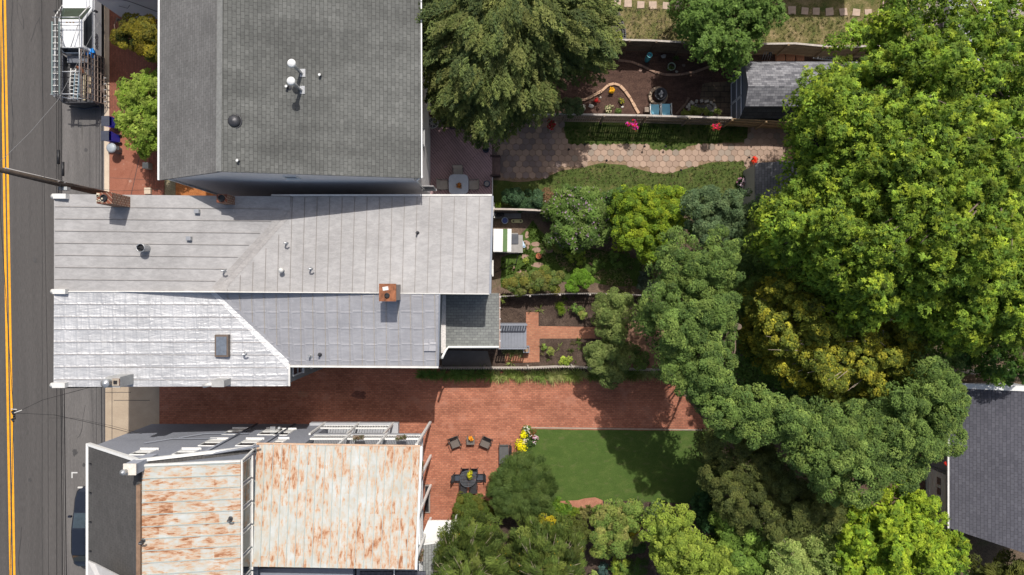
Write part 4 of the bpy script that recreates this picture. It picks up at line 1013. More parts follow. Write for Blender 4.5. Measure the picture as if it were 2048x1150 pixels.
for k in range(2):
    ya = 406 / S - k * 1.3; yb = ya - 1.24; xd = xi - .05
    mb = MB(); mb.box((xd + .01, (ya + yb) / 2, 1.02), (.05, ya - yb, 1.85)); d = mb.build('door', SHW, sh)
    mb = MB()
    for a_, b_ in (((ya, .12), (yb, .12)), ((ya, 1.92), (yb, 1.92)), ((ya, 1.1), (yb, 1.1)), ((ya, .12), (ya, 1.92)), ((yb, .12), (yb, 1.92))):
        mb.beam((xd - .03, a_[0], a_[1]), (xd - .03, b_[0], b_[1]), .09, .03, up=(1, 0, 0))
    mb.build('door_trim', TRIM, d)
# ---- small shed by the gate
s2 = thing('small_shed', 'small shed with tree-shaded grey shingle roof and beige side beside the gate', 'shed', P(1553, 365, 0))
xl2, xm2, xr2 = P(1493, 0, 0).x, P(1566, 0, 2.6).x, P(1606, 0, 2.3).x
xl2r = P(1510, 0, 2.2).x; yt, ybm = P(0, 324, 2.5).y, P(0, 412, 2.5).y
SH2 = M_brick('small_shed_shingles', (.20, .20, .21), (.13, .13, .135), (.07, .07, .07), .3, .15, .01, stain=.3, swap=(0, 0, math.pi / 2))
mb = MB(); mb.slab([(xl2r, yt, 2.2), (xm2, yt, 2.75), (xm2, ybm, 2.75), (xl2r, ybm, 2.2)], .07); mb.slab([(xm2 + .002, yt, 2.75), (xr2, yt, 2.3), (xr2, ybm, 2.3), (xm2 + .002, ybm, 2.75)], .07); mb.build('roof', SH2, s2)
mb = MB(); wall_ring(mb, [(xl2r + .05, yt - .08, 2.12), (xl2r + .05, ybm + .08, 2.12), (xr2 - .1, ybm + .08, 2.2), (xr2 - .1, yt - .08, 2.2)]); mb.build('wall', M_plain('beige_board', (.42, .39, .35), .8, var=.06), s2)
mb = MB(); mb.poly([(xl2r + .05, yt - .08, 2.12), (xr2 - .1, yt - .08, 2.2), (xm2, yt - .08, 2.66)][::-1]); mb.build('gable', M_plain('beige_board2', (.42, .39, .35), .8, var=.06), s2)
# ------------------------------------------------------------------ fences
def fence(name, label, pts, h, mat, cat='fence', posts=5, style='board', capmat=None, side=1, gap=0.012, bw=0.14, group=None, postmat=None):
    """pts = photo points of the TOP edge. style board: upright boards; lath: pickets; rail: horizontal boards"""
    W = [P(x, y, h) for x, y in pts]; W = [Vector((p.x, p.y, 0)) for p in W]
    t = thing(name, label, cat, W[0].lerp(W[-1], .5), group)
    mb = MB()
    for a, b in zip(W[:-1], W[1:]):
        L = (b - a).length; d = (b - a) / L; nrm = Vector((d.y, -d.x, 0)) * side
        if style == 'rail':
            z = .06
            while z < h - .1:
                hh = R.uniform(.13, .15); mb.beam(a + Vector((0, 0, z + hh / 2)), b + Vector((0, 0, z + hh / 2)), .03, hh); z += hh + .02
        else:
            n = max(1, int(L / bw))
            for k in range(n):
                c = a + d * ((k + .5) * L / n); w = L / n - (gap if style == 'board' else L / n * .45)
                zt_ = h + R.uniform(-.02, .02) - .02
                mb.box(c + Vector((0, 0, zt_ / 2 + .02)), (w, .022, zt_), math.atan2(d.y, d.x))
    mb.build('panel', mat, t)
    mb = MB()
    for a, b in zip(W[:-1], W[1:]):
        d = (b - a).normalized(); nrm = Vector((d.y, -d.x, 0)) * side
        for z in (.3, h * .55, h - .28):
            mb.beam(a + nrm * .04 + Vector((0, 0, z)), b + nrm * .04 + Vector((0, 0, z)), .045, .08)
    mb.build('rail', postmat or mat, t)
    if capmat:
        mb = MB()
        for a, b in zip(W[:-1], W[1:]): mb.beam(a + Vector((0, 0, h + .02)), b + Vector((0, 0, h + .02)), .11, .035)
        mb.build('cap_rail', capmat, t)
    tot = sum((b - a).length for a, b in zip(W[:-1], W[1:]))
    for k in range(posts):
        s = tot * k / max(1, posts - 1); 
        for a, b in zip(W[:-1], W[1:]):
            L = (b - a).length
            if s <= L + 1e-6: break
            s -= L
        d = (b - a).normalized(); c = a + d * min(s, L) + Vector((d.y, -d.x, 0)) * side * .09
        mb = MB(); mb.box(c + Vector((0, 0, (h + .06) / 2)), (.1, .1, h + .06), math.atan2(d.y, d.x)); mb.lathe(c + Vector((0, 0, h + .06)), [(.06, 0), (.0, .05)], 4)
        mb.build('post', postmat or mat, t)
    return t
fence('board_fence', 'long weathered fence with pale cap rail between the mulch yard and hexagon path', [(1038, 230), (1110, 228), (1290, 231), (1464, 236)], 1.8, WOOD, style='board', gap=.035, posts=6, capmat=WOODLT, side=1, postmat=WOOD)
fence('board_fence', 'tan horizontal board fence behind the barn-style shed', [(1464.5, 237), (1540, 241), (1600, 245)], 1.8, WOODNEW, style='rail', posts=3, side=1)
fence('board_fence', 'dark upright board fence behind the teal vase', [(1205, 79), (1300, 81), (1372, 85), (1420, 86)], 1.85, M_plain('dark_board', (.12, .085, .06), .9, var=.35, scale=6), style='board', posts=5, capmat=WOODLT, side=1)
fence('board_fence', 'tan upright board fence north of the barn-style shed', [(1420.5, 86), (1520, 88), (1590, 87), (1665, 94), (1810, 91)], 1.85, WOODNEW, style='board', posts=6, capmat=WOODLT, side=1)
fence('board_fence', 'short brown fence at the right end of the stepping stone lawn', [(1812, -140), (1812, 45)], 1.9, M_plain('brown_board', (.13, .07, .04), .9, var=.3, scale=6), style='board', posts=3, side=-1)
fence('board_fence', 'short brown fence under the conifer beside the shingled house', [(852, 224), (925, 226)], 1.5, M_plain('red_brown_board', (.18, .08, .05), .9, var=.3, scale=6), style='rail', posts=2)
fence('board_fence', 'old grey fence with pale top board behind the yellow skateboard', [(988, 418), (1045, 419), (1110, 422), (1300, 430)], 1.5, M_plain('old_board', (.15, .12, .10), .9, var=.35, scale=6), style='board', posts=4, capmat=M_plain('pale_cap', (.45, .39, .34), .85, var=.2))
fence('picket_fence', 'weathered picket fence behind the dark soil bed', [(1000, 592), (1060, 589), (1110, 587), (1190, 586), (1300, 590)], 1.3, WOODLT, style='lath', posts=6, side=1, bw=.12)
fence('picket_fence', 'low weathered picket fence above the strip of day lilies', [(880, 738), (980, 738), (1060, 738), (1130, 735), (1180, 738), (1320, 742)], 1.05, WOODLT, style='lath', posts=6, side=-1, bw=.15, capmat=None)
fence('picket_fence', 'curved picket fence section above the garage roof', [(1925, 742), (1950, 748), (1985, 743), (2090, 742)], 1.4, WOODLT, style='lath', posts=3, side=1, bw=.14)
# open garden gate with Z brace
gt = thing('garden_gate', 'tan wooden garden gate with diagonal brace at the end of the hexagon path', 'gate', P(1580, 290, 0))
a, b = P(1580, 262, 0), P(1574, 322, 0); a.x, b.x = P(1580, 0).x, P(1574, 0).x
mb = MB(); d = (b - a).normalized(); L = (b - a).length
for k in range(12):
    c = a + d * (k + .5) * L / 12; mb.box(c + Vector((0, 0, .85)), (.02, L / 12 - .03, 1.65))
mb.build('boards', WOODNEW, gt)
mb = MB(); o = Vector((-.05, 0, 0))
for z in (.2, .9, 1.6): mb.beam(a + o + Vector((0, 0, z)), b + o + Vector((0, 0, z)), .05, .1)
mb.beam(a + o * 1.6 + Vector((0, 0, 1.55)), b + o * 1.6 + Vector((0, 0, .25)), .05, .1); mb.build('brace', M_plain('brace_wood', (.42, .31, .19), .85, var=.2), gt)
for c in (a, b):
    mb = MB(); mb.box(c + Vector((.03, 0, .95)), (.12, .12, 1.9)); mb.build('post', WOODNEW, gt)

# ------------------------------------------------------------------ deck and patio furniture of the shingled house
dk = thing('timber_deck', 'purple-brown timber deck with diagonal boards behind the shingled house', 'deck', P(920, 320, 0))
DZ = .45
a, b = P(858, 240, DZ), P(984, 430, DZ)
mb = MB(); mb.prism([(a.x, a.y), (b.x, a.y), (b.x, b.y), (a.x, b.y)], .02, DZ - .035)
mb.build('frame', M_plain('deck_frame', (.05, .03, .03), .9), dk)
m, nt, bb = nmat('deck_boards'); v = coords(nt, rot=(0, 0, math.radians(52)))
br = N(nt, 'ShaderNodeTexBrick'); br.inputs['Scale'].default_value = 1; br.inputs['Brick Width'].default_value = 3.4; br.inputs['Row Height'].default_value = .14; br.inputs['Mortar Size'].default_value = .012
br.inputs['Color1'].default_value = (.36, .235, .24, 1); br.inputs['Color2'].default_value = (.30, .20, .205, 1); br.inputs['Mortar'].default_value = (.09, .06, .062, 1); nt.links.new(v, br.inputs['Vector'])
col = mix(nt, .35, br.outputs['Color'], ramp(nt, noise(nt, coords(nt), 2.0, 6, .7), [(.3, .3), (.7, .75)]), 'OVERLAY'); nt.links.new(col, bb.inputs['Base Color']); bb.inputs['Roughness'].default_value = .8
DECKM = m
mb = MB(); mb.prism([(a.x, a.y), (b.x, a.y), (b.x, b.y), (a.x, b.y)], DZ - .03, DZ); mb.build('boards', DECKM, dk)
mb = MB(); mb.beam((b.x + .03, P(0, 355, DZ).y, DZ), (b.x + .03, b.y, DZ), .05, .12); mb.build('edge_board', OFFWHITE, dk)
bs = thing('wooden_bench', 'dark wooden bench step at the right edge of the purple-brown deck', 'bench', P(992, 333, 0))
mb = MB(); 
for k in range(4): mb.box(P(985 + k * 4.4, 333, .42) , (.12, 1.15, .04))
mb.build('seat', WOOD if False else M_plain('bench_boards', (.15, .095, .085), .85, var=.25, scale=6), bs)
for yy in (313.5, 352.5):
    mb = MB(); c = P(991, yy, .25); mb.box(c + Vector((0, 0, .05)), (.62, .1, .6)); mb.build('arm', M_plain('dark_arm', (.05, .03, .03), .8), bs)

PTBL = M_plain('table_top_blue_grey', (.30, .335, .40), .35, var=.07, scale=5)
def chair_metal(name, label, cat, c, rz, fabric, frame, w=.56, d=.56, seat_h=.42, back_h=.95, group=None, cushion=False, armh=.62):
    t = thing(name, label, cat, c, group); c = Vector(c); m_ = Matrix.Rotation(rz, 3, 'Z')
    def q(x, y, z): return c + m_ @ Vector((x, y, z))
    mb = MB(); n = 9
    for k in range(n):
        y = -d / 2 + d * (k + .5) / n; mb.beam(q(-w / 2 + .04, y, seat_h), q(w / 2 - .04, y, seat_h), d / n * .93, .02)
    mb.build('seat', fabric, t)
    mb = MB()
    for k in range(8):
        f = (k + .5) / 8; mb.beam(q(-w / 2 + .04, d / 2 + f * .12, seat_h + .06 + f * (back_h - seat_h - .1)), q(w / 2 - .04, d / 2 + f * .12, seat_h + .06 + f * (back_h - seat_h - .1)), .03, .055)
    mb.build('backrest', fabric, t)
    for sx in (-1, 1):
        x = sx * w / 2
        mb = MB(); mb.tube([q(x, -d / 2, 0), q(x, -d / 2, armh), q(x, d / 2 + .02, armh + .02)], .02, 6); mb.build('arm', frame, t)
        mb = MB(); mb.tube([q(x, d / 2 - .02, 0), q(x, d / 2, seat_h), q(x, d / 2 + .13, back_h)], .02, 6); mb.build('leg', frame, t)
    mb = MB(); mb.tube([q(-w / 2, d / 2 + .13, back_h), q(w / 2, d / 2 + .13, back_h)], .02, 6); mb.tube([q(-w / 2, -d / 2, seat_h), q(w / 2, -d / 2, seat_h)], .018, 6); mb.build('frame', frame, t)
    if cushion:
        mb = MB(); mb.box(q(0, -.02, seat_h + .05), (w * .86, d * .86, .08), rz); mb.build('cushion', cushion, t, bevel=.03)
    return t
DFAB = M_plain('grey_sling', (.34, .31, .28), .8, var=.1); DFRM = M_plain('brown_grey_frame', (.17, .155, .15), .5, var=.1)
tb = thing('patio_table', 'square round-cornered blue-grey table on the purple-brown deck', 'table', P(919, 372, DZ))
c = P(919, 372, DZ); w = .60; pts = []
for k in range(32):
    a_ = 2 * math.pi * k / 32; cs, sn_ = math.cos(a_), math.sin(a_); e = .42
    pts.append((c.x + w * math.copysign(abs(cs) ** e, cs), c.y + w * math.copysign(abs(sn_) ** e, sn_)))
mb = MB(); mb.prism(pts, DZ + .70, DZ + .74); mb.build('tabletop', PTBL, tb)
for dx in (-.48, .48):
    for dy in (-.48, .48):
        mb = MB(); mb.tube([c + Vector((dx, dy, 0)), c + Vector((dx, dy, .70))], .03, 8); mb.build('leg', DFRM, tb)
for (x, y, rz, lab) in ((917, 348, 0, 'grey sling chair on the north side of the square deck table'), (889, 372, math.pi / 2, 'grey sling chair tucked at the house side of the square deck table'), (947, 372, -math.pi / 2, 'grey sling chair tucked at the garden side of the square deck table')):
    chair_metal('deck_chair', lab, 'chair', P(x, y, DZ), rz, DFAB, DFRM, .62, .5, group='chairs around the square deck table')
for (x, y, rr, lab) in ((972, 301, .19, 'dark blue glazed pot near the bench end of the purple deck'), (974, 369, .2, 'dark blue glazed pot near the square deck table')):
    p = P(x, y, DZ); t = thing('glazed_pot', lab, 'plant pot', p, 'blue glazed pots on the deck')
    mb = MB(); mb.lathe(p, [(.12, 0), (rr, .12), (rr * 1.05, .3), (rr * .85, .36), (rr * .95, .40), (rr * .8, .40), (rr * .7, .3)], 20); mb.disc(p, .12, 16); mb.build('pot', M_plain('blue_glaze', (.012, .03, .075), .15, var=.3, spec=.8), t)
    mb = MB(); mb.disc(p + Vector((0, 0, .31)), rr * .72, 16); mb.build('water', DARKGLASS, t)
# wheel-like table / chiminea and covered grill
t = thing('wire_spool_table', 'round pale metal spoked garden table by the house wall', 'table', P(868, 251, DZ)); p = P(868, 251, DZ)
mb = MB(); mb.torus(p + Vector((0, 0, .7)), .33, .022, 28, 6); mb.torus(p + Vector((0, 0, .7)), .12, .015, 16, 6)
for k in range(8): a_ = math.pi / 4 * k; mb.tube([p + Vector((0, 0, .7)), p + Vector((.33 * math.cos(a_), .33 * math.sin(a_), .7))], .012, 5)
mb.build('tabletop', OFFWHITE, t); mb = MB(); mb.disc(p + Vector((0, 0, .67)), .3, 20); mb.build('glass', M_plain('smoky_glass', (.12, .11, .11), .2), t)
for k in range(3):
    a_ = 2.1 * k; mb = MB(); mb.tube([p + Vector((.28 * math.cos(a_), .28 * math.sin(a_), 0)), p + Vector((.1 * math.cos(a_), .1 * math.sin(a_), .35)), p + Vector((.28 * math.cos(a_), .28 * math.sin(a_), .69))], .015, 6); mb.build('leg', OFFWHITE, t)
t = thing('covered_grill', 'black covered grill against the fence on the deck under the conifer', 'grill', P(918, 250, DZ)); p = P(918, 250, DZ)
mb = MB(); n = 5
for k in range(1): mb.box(p + Vector((0, 0, .4)), (1.2, .55, .8))
mb.box(p + Vector((0, 0, .9)), (.8, .5, .3)); mb.build('cover', M_plain('black_vinyl', (.02, .02, .03), .4, var=.3, bmp=.4), t, bevel=.08)
# top stones: stepping stones
ST = M_plain('stepping_stone', (.42, .32, .25), .9, var=.15, scale=4)
steps = [(1233, 7), (1256, 7), (1281, 10), (1305, 11), (1332, 12), (1357, 11), (1561, 21), (1584, 21), (1609, 22), (1632, 23), (1659, 24), (1686, 24), (1712, 25), (1736, 26), (1762, 27), (1786, 27), (1772, 6), (1792, 7)]
first = None
for i, (x, y) in enumerate(steps):
    p = P(x, y, 0)
    lab = 'square tan stepping stone in the dry lawn left of the small round tree' if x < 1400 else ('square stepping stone in the shaded lawn right of the small round tree' if y > 15 else 'square stepping stone in the extra pair by the lawn corner')
    s_ = R.uniform(.40, .50); rz = R.uniform(-.15, .15)
    mb = MB(); c4 = [(s_ / 2 * a_ * R.uniform(.9, 1.08), s_ / 2 * b_ * R.uniform(.9, 1.08)) for a_, b_ in ((-1, -1), (1, -1), (1, 1), (-1, 1))]
    co, si = math.cos(rz), math.sin(rz)
    mb.prism([(p.x + u * co - v_ * si, p.y + u * si + v_ * co) for u, v_ in c4], .0, .045)
    mb.build('stepping_stone', ST, None, lab, 'stepping stone', 'stepping stones left of the round tree' if x < 1400 else ('stepping stones right of the round tree' if y > 15 else 'pair of stones by the lawn corner'))
# black block edging
t = thing('block_edging', 'curved row of black edging blocks round the small gravel bed at the top', 'edging', P(1245, 40, 0)); mb = MB()
for k in range(14):
    f = k / 13; x = 1219 + 28 * math.sin(f * 1.9) ** .9 if f < .8 else 1247.5; y = 20 + f * 56
    mb.box(P(x + 1, y, .08), (.22, .17, .16), .2 - f * 1.2)
mb.build('blocks', M_plain('black_block', (.035, .035, .04), .6, var=.3), t)

# ------------------------------------------------------------------ mulch yard
def log_edge(label, pts, mat, w=.17, z=.12):
    t = thing('stone_edging', label, 'edging', P(pts[0][0], pts[0][1], 0)); mb = MB()
    W = [P(x, y, 0) for x, y in pts]
    for a_, b_ in zip(W[:-1], W[1:]):
        L = (b_ - a_).length; n = max(1, round(L / .38)); d = (b_ - a_) / n
        for k in range(n):
            c = a_ + d * (k + .5) + Vector((0, 0, z / 2)); mb.box(c, (d.length * .96, w * R.uniform(.85, 1.1), z), math.atan2(d.y, d.x) + R.uniform(-.05, .05))
    mb.build('blocks', mat, t, bevel=.02)
TANST = M_plain('tan_block', (.50, .33, .22), .9, var=.2, scale=5)
log_edge('tan block edging curving round the orange marigolds', [(1160, 201), (1172, 199), (1186, 192), (1203, 183), (1216, 171), (1228, 168), (1240, 172), (1250, 183), (1260, 197), (1270, 215), (1277, 228)], TANST)
log_edge('short tan block edging beside the conifer branches', [(1138, 163), (1150, 155), (1164, 149), (1185, 137)], TANST)
log_edge('shaded long edging curve below the teal vase', [(1236, 121), (1262, 124), (1285, 133), (1310, 145), (1330, 150), (1360, 150), (1390, 144), (1412, 136), (1425, 129)], M_plain('brown_block', (.26, .165, .12), .9, var=.2, scale=5), .15, .1)
log_edge('short dark edging near the garden pond', [(1352, 229), (1362, 218), (1372, 207), (1377, 195)], M_plain('brown_block2', (.17, .11, .08), .9, var=.2, scale=5), .15, .1)
t = thing('fire_pit', 'round stone fire pit with a dark metal bowl in the mulch yard', 'fire pit', P(1315, 194, 0)); p = P(1315, 194, 0)
mb = MB()
for k in range(16):
    a_ = 2 * math.pi * k / 16; mb.box(p + Vector((.5 * math.cos(a_), .5 * math.sin(a_), .12)), (.19, .2, .24 + R.uniform(-.04, .04)), a_)
mb.build('stone_ring', M_plain('flat_stone', (.34, .26, .19), .9, var=.35, scale=4), t, bevel=.02)
q = p + Vector((.1, .05, 0)); mb = MB(); mb.lathe(q, [(.14, .3), (.3, .38), (.36, .5), (.40, .5), (.40, .53), (.34, .53), (.25, .42), (0, .36)], 24); bw = mb.build('bowl', DARKMETAL, t)
mb = MB()
for k in range(7): mb.box(q + Vector((R.uniform(-.15, .15), R.uniform(-.15, .15), .46 + .02 * k)), (R.uniform(.1, .3), R.uniform(.06, .14), .05), R.uniform(0, 3))
mb.build('ashes', M_plain('pale_debris', (.42, .42, .42), .8, var=.5, scale=8), bw)
BLUEF = M_plain('light_blue_sling', (.22, .52, .66), .7, var=.05)
for x, y, s_, lab in ((1307, 222, -1, 'light blue lounge chair with white arms, left of the pair by the fence'), (1329, 221, 1, 'light blue lounge chair with white arms, right of the pair by the fence')):
    p = P(x, y, 0); t = thing('lounge_chair', lab, 'chair', p, 'light blue chairs by the fence')
    mb = MB(); mb.slab([p + Vector((-.26, -.3, .36)), p + Vector((.26, -.3, .36)), p + Vector((.26, .3, .42)), p + Vector((-.26, .3, .42))], .03); mb.build('seat', BLUEF, t)
    mb = MB(); mb.slab([p + Vector((-.26, -.62, .86)), p + Vector((.26, -.62, .86)), p + Vector((.26, -.3, .38)), p + Vector((-.26, -.3, .38))], .03); mb.build('backrest', BLUEF, t)
    for sx in (-1, 1):
        mb = MB(); mb.tube([p + Vector((sx * .31, .3, 0)), p + Vector((sx * .31, .3, .55)), p + Vector((sx * .31, -.35, .6))], .028, 8); mb.tube([p + Vector((sx * .3, -.62, .9)), p + Vector((sx * .3, .3, .1))], .02, 6); mb.build('arm', WHITE, t)
t = thing('side_stool', 'small dark wooden stool left of the light blue chairs', 'stool', P(1292, 222, 0)); p = P(1292, 222, 0)
mb = MB(); mb.box(p + Vector((0, 0, .35)), (.3, .3, .03)); mb.build('seat', WOOD, t)
for dx in (-.12, .12):
    for dy in (-.12, .12): mb = MB(); mb.beam(p + Vector((dx, dy, 0)), p + Vector((dx, dy, .34)), .03); mb.build('leg', WOOD, t)
def lathe_thing(name, label, cat, x, y, prof, mat, z=0.0, group=None, inner=None, n=20):
    p = P(x, y, z); t = thing(name, label, cat, p, group); mb = MB(); mb.lathe(p, prof, n); mb.disc(p + Vector((0, 0, prof[0][1] + .001)), max(.01, prof[0][0]), n)
    mb.build('body', mat, t)
    if inner: mb = MB(); mb.disc(p + Vector((0, 0, inner[0])), inner[1], n); mb.build('filling', inner[2], t)
    return t
TEAL = M_plain('teal_glaze', (.05, .30, .36), .25, var=.1, spec=.7)
lathe_thing('garden_vase', 'tall teal glazed vase standing before the dark board fence', 'vase', 1293, 121, [(.13, 0), (.17, .3), (.19, .7), (.13, .95), (.17, 1.02), (.14, 1.02), (.09, .93)], TEAL, inner=(.9, .1, M_plain('blue_inside', (.04, .14, .25), .4)))
lathe_thing('plant_pot', 'round grey-green pot with a small plant in the shaded mulch', 'plant pot', 1341, 136, [(.18, 0), (.24, .3), (.25, .33), (.21, .33), (.2, .26)], M_plain('grey_green_pot', (.30, .36, .28), .6), inner=(.27, .2, SOIL))
def rock(name, label, x, y, r, mat, cat='rock', z=.0, group=None, flat=.6):
    p = P(x, y, z); mb = MB(); n = 9; b = len(mb.v); ph = R.random() * 6
    rings = [(r, 0), (r * 1.05, r * flat * .4), (r * .7, r * flat * .9), (.01, r * flat)]
    mb.v += [p + Vector((rr * math.cos(2 * math.pi * k / n) * (1 + .2 * math.sin(ph + 2.3 * k)), rr * math.sin(2 * math.pi * k / n) * (1 + .2 * math.sin(ph + 1.7 * k)) * .8, zz)) for rr, zz in rings for k in range(n)]
    for i in range(3):
        for k in range(n): mb.face((b + i * n + k, b + i * n + (k + 1) % n, b + (i + 1) * n + (k + 1) % n, b + (i + 1) * n + k))
    return mb.build(name, mat, None, label, cat, group)
WROCK = M_plain('white_rock', (.6, .58, .54), .8, var=.12)
rock('rock', 'white rock in the mulch left of the red flowers', 1182, 212, .15, WROCK)
rock('rock', 'small white rock right of the red flowers', 1245, 214, .08, WROCK)
rock('rock', 'pale pointed rock between the teal vase and grey-green pot', 1327, 113, .16, M_plain('grey_rock', (.32, .32, .32), .9))
rock('rock', 'round brown stone below the shaded edging curve', 1281, 141, .13, M_plain('brown_rock', (.3, .2, .16), .9))
rock('rock', 'small tan stone right of the grey-green pot', 1353, 143, .09, STONE)
rock('rock', 'small flat stone upper right of the grey-green pot', 1367, 131, .11, M_plain('dull_stone', (.2, .15, .13), .9))
rock('rock', 'small tan stone beside the red flowers', 1201, 195, .07, STONE)
t = thing('garden_pond', 'kidney-shaped black pond with stone rim beside the barn-style shed', 'pond', P(1405, 213, 0)); 
pp = [(1383, 214), (1392, 208), (1402, 212), (1412, 210), (1422, 211), (1425, 219), (1418, 224), (1405, 222), (1392, 226), (1384, 222)]
mb = MB(); mb.prism([(v.x, v.y) for v in px(pp)], .01, .14); mb.build('liner', M_plain('pond_liner', (.02, .02, .022), .3), t)
mb = MB(); 
for k in range(16):
    a_ = 2 * math.pi * k / 16; c = P(1403 + 27 * math.cos(a_), 214 - 12 * math.sin(a_), .06); mb.box(c, (R.uniform(.15, .3), R.uniform(.12, .2), .14), R.uniform(0, 3))
mb.build('rim_stones', STONE, t, bevel=.02)
# storage behind the barn shed
t = thing('wooden_pallets', 'reddish wooden panels lying between the tan fence and the barn-style shed', 'pallet', P(1580, 112, 0))
for x0, w_ in ((1552, .6), (1573, .55), (1592, .5)):
    mb = MB(); mb.box(P(x0 + 8, 113, .12 + .01 * w_), (w_, .55, .06), .05); mb.build('panel', M_plain('red_cedar', (.34, .15, .08), .85, var=.2, scale=6), t)
t = thing('folded_trolley', 'grey folded metal trolley frame leaning by the tan fence', 'trolley', P(1530, 112, 0)); mb = MB()
for k in range(4): mb.tube([P(1524 + k * 5, 120, .2), P(1529 + k * 5, 104, .9), P(1533 + k * 4, 104, .9)], .02, 6)
mb.build('frame', STEEL, t)
mb = MB(); mb.disc(P(1541, 108, .95), .12, 12); mb.build('wheel', BLACK, t)
t = thing('aluminium_ladder', 'grey aluminium ladder pieces lying between the tan fence and the shed', 'ladder', P(1645, 117, 0)); mb = MB()
mb.beam(P(1626, 116, .3), P(1668, 121, .3), .07); mb.beam(P(1630, 112, .3), P(1668, 115, .3), .07)
for k in range(7): mb.beam(P(1630 + k * 6, 112.5 + k * .5, .3), P(1630 + k * 6, 117 + k * .6, .3), .04)
mb.build('rails', STEEL, t)
t = thing('step_ladder', 'small white step ladder leaning on the tan fence', 'ladder', P(1664, 110, 0)); mb = MB()
for x in (1661, 1669): mb.beam(P(x, 112, .1), P(x - 1, 99, 1.2), .05)
for k in range(4): mb.beam(P(1661, 111 - k * 3, .25 + .27 * k), P(1669, 111 - k * 3, .25 + .27 * k), .06)
mb.build('rails', OFFWHITE, t)
t = thing('tarp', 'teal tarpaulin half hidden below the conifer by the house wall', 'tarp', P(868, 110, 0)); mb = MB()
pts = [P(852, 98, .5), P(905, 92, .6), P(912, 122, .5), P(884, 132, .45), P(850, 124, .4)]; mb.slab(pts, .05); mb.build('sheet', M_plain('teal_tarp', (.04, .32, .34), .5, var=.2, bmp=.4), t)
t = thing('blue_tub', 'bright blue tub half hidden below the conifer', 'tub', P(902, 117, 0)); p = P(902, 117, .55)
mb = MB(); mb.lathe(p, [(.2, 0), (.3, .3), (.32, .32), (.27, .3), (.18, .05)], 16); mb.build('tub', M_plain('blue_plastic', (.02, .25, .55), .4), t)
# path lights
PL = [(1136, 302, 'by the patio'), (1168, 292, ''), (1286, 296, ''), (1211, 324, ''), (1358, 343, ''), (1493, 318, ''), (1328, 296, '')]
for i, (x, y, _) in enumerate(PL):
    p = P(x, y, 0); lab = ['black path light at the patio end of the hexagon path', 'black path light above the first stretch of the hexagon path', 'black path light at the left tip of the grass bump', 'black path light below the first stretch of the hexagon path', 'black path light below the wide bend of the hexagon path', 'black path light by the small shed corner', 'black path light at the right side of the grass bump'][i]
    t = thing('path_light', lab, 'path light', p, 'path lights along the hexagon path'); mb = MB(); mb.tube([p, p + Vector((0, 0, .42))], .015, 6); mb.build('stake', BLACK, t)
    mb = MB(); mb.lathe(p + Vector((0, 0, .4)), [(.04, 0), (.04, .1), (.075, .1), (.0, .15)], 12); mb.build('lamp_head', DARKMETAL, t)

# ------------------------------------------------------------------ yard of the tall house
lathe_thing('bucket', 'blue bucket with pale rim left of the yellow skateboard', 'bucket', 1010, 442, [(.14, 0), (.19, .35), (.21, .35), (.21, .38), (.18, .38), (.16, .2)], M_plain('pale_rim', (.36, .42, .5), .5), inner=(.25, .17, M_plain('deep_blue', (.02, .05, .22), .4)))
def board_thing(label, x, y, L, w, rz, col, dots):
    p = P(x, y, 0); t = thing('skateboard', label, 'skateboard', p); co, si = math.cos(rz), math.sin(rz); pts = []
    for k in range(24):
        a_ = 2 * math.pi * k / 24; u = (L / 2 - w / 2) * (1 if math.cos(a_) > 0 else -1) + w / 2 * math.cos(a_); v_ = w / 2 * math.sin(a_); pts.append((p.x + u * co - v_ * si, p.y + u * si + v_ * co))
    mb = MB(); mb.prism(pts, .1, .125); mb.build('deck', M_plain('board_' + label[:6], col, .5), t)
    for s_ in (-1, 1):
        c = p + Vector((s_ * L * .3 * co, s_ * L * .3 * si, 0)); mb = MB(); mb.lathe(c + Vector((0, 0, .125)), [(w * .28, 0), (w * .28, .02), (0, .025)], 12); mb.build('truck_mount', M_plain('mount', dots, .6), t)
        for s2_ in (-1, 1):
            mb = MB(); d = Vector((-si, co, 0)) * s2_ * w * .38; mb.box(c + d + Vector((0, 0, .05)), (.07, .05, .09), rz); mb.build('wheel', BLACK, t)
board_thing('yellow skateboard lying on the shaded path behind the old grey fence', 1034, 442.5, .74, .22, 0, (.50, .47, .22), (.10, .09, .05))
board_thing('light blue toy skateboard lying beside the landing', 1046, 488, .5, .16, -1.15 + math.pi, (.45, .6, .75), (.05, .09, .15))
lathe_thing('terracotta_pot', 'terracotta pot standing on the sunny flagstones', 'plant pot', 1077, 512.5, [(.11, 0), (.155, .26), (.18, .26), (.18, .32), (.15, .32), (.13, .2)], TERRA, inner=(.27, .15, M_plain('reddish_soil', (.30, .10, .05), .9, var=.4, scale=30)))
t = thing('dark_pots', 'two dark nursery pots on the slab beside the old grey fence', 'plant pot', P(1001, 430, .1)); 
for x in (997, 1004): mb = MB(); p = P(x, 430, .1); mb.lathe(p, [(.09, 0), (.12, .2), (.13, .2), (.1, .18)], 14); mb.disc(p + Vector((0, 0, .14)), .1, 12); mb.build('pot', BLACK, t)

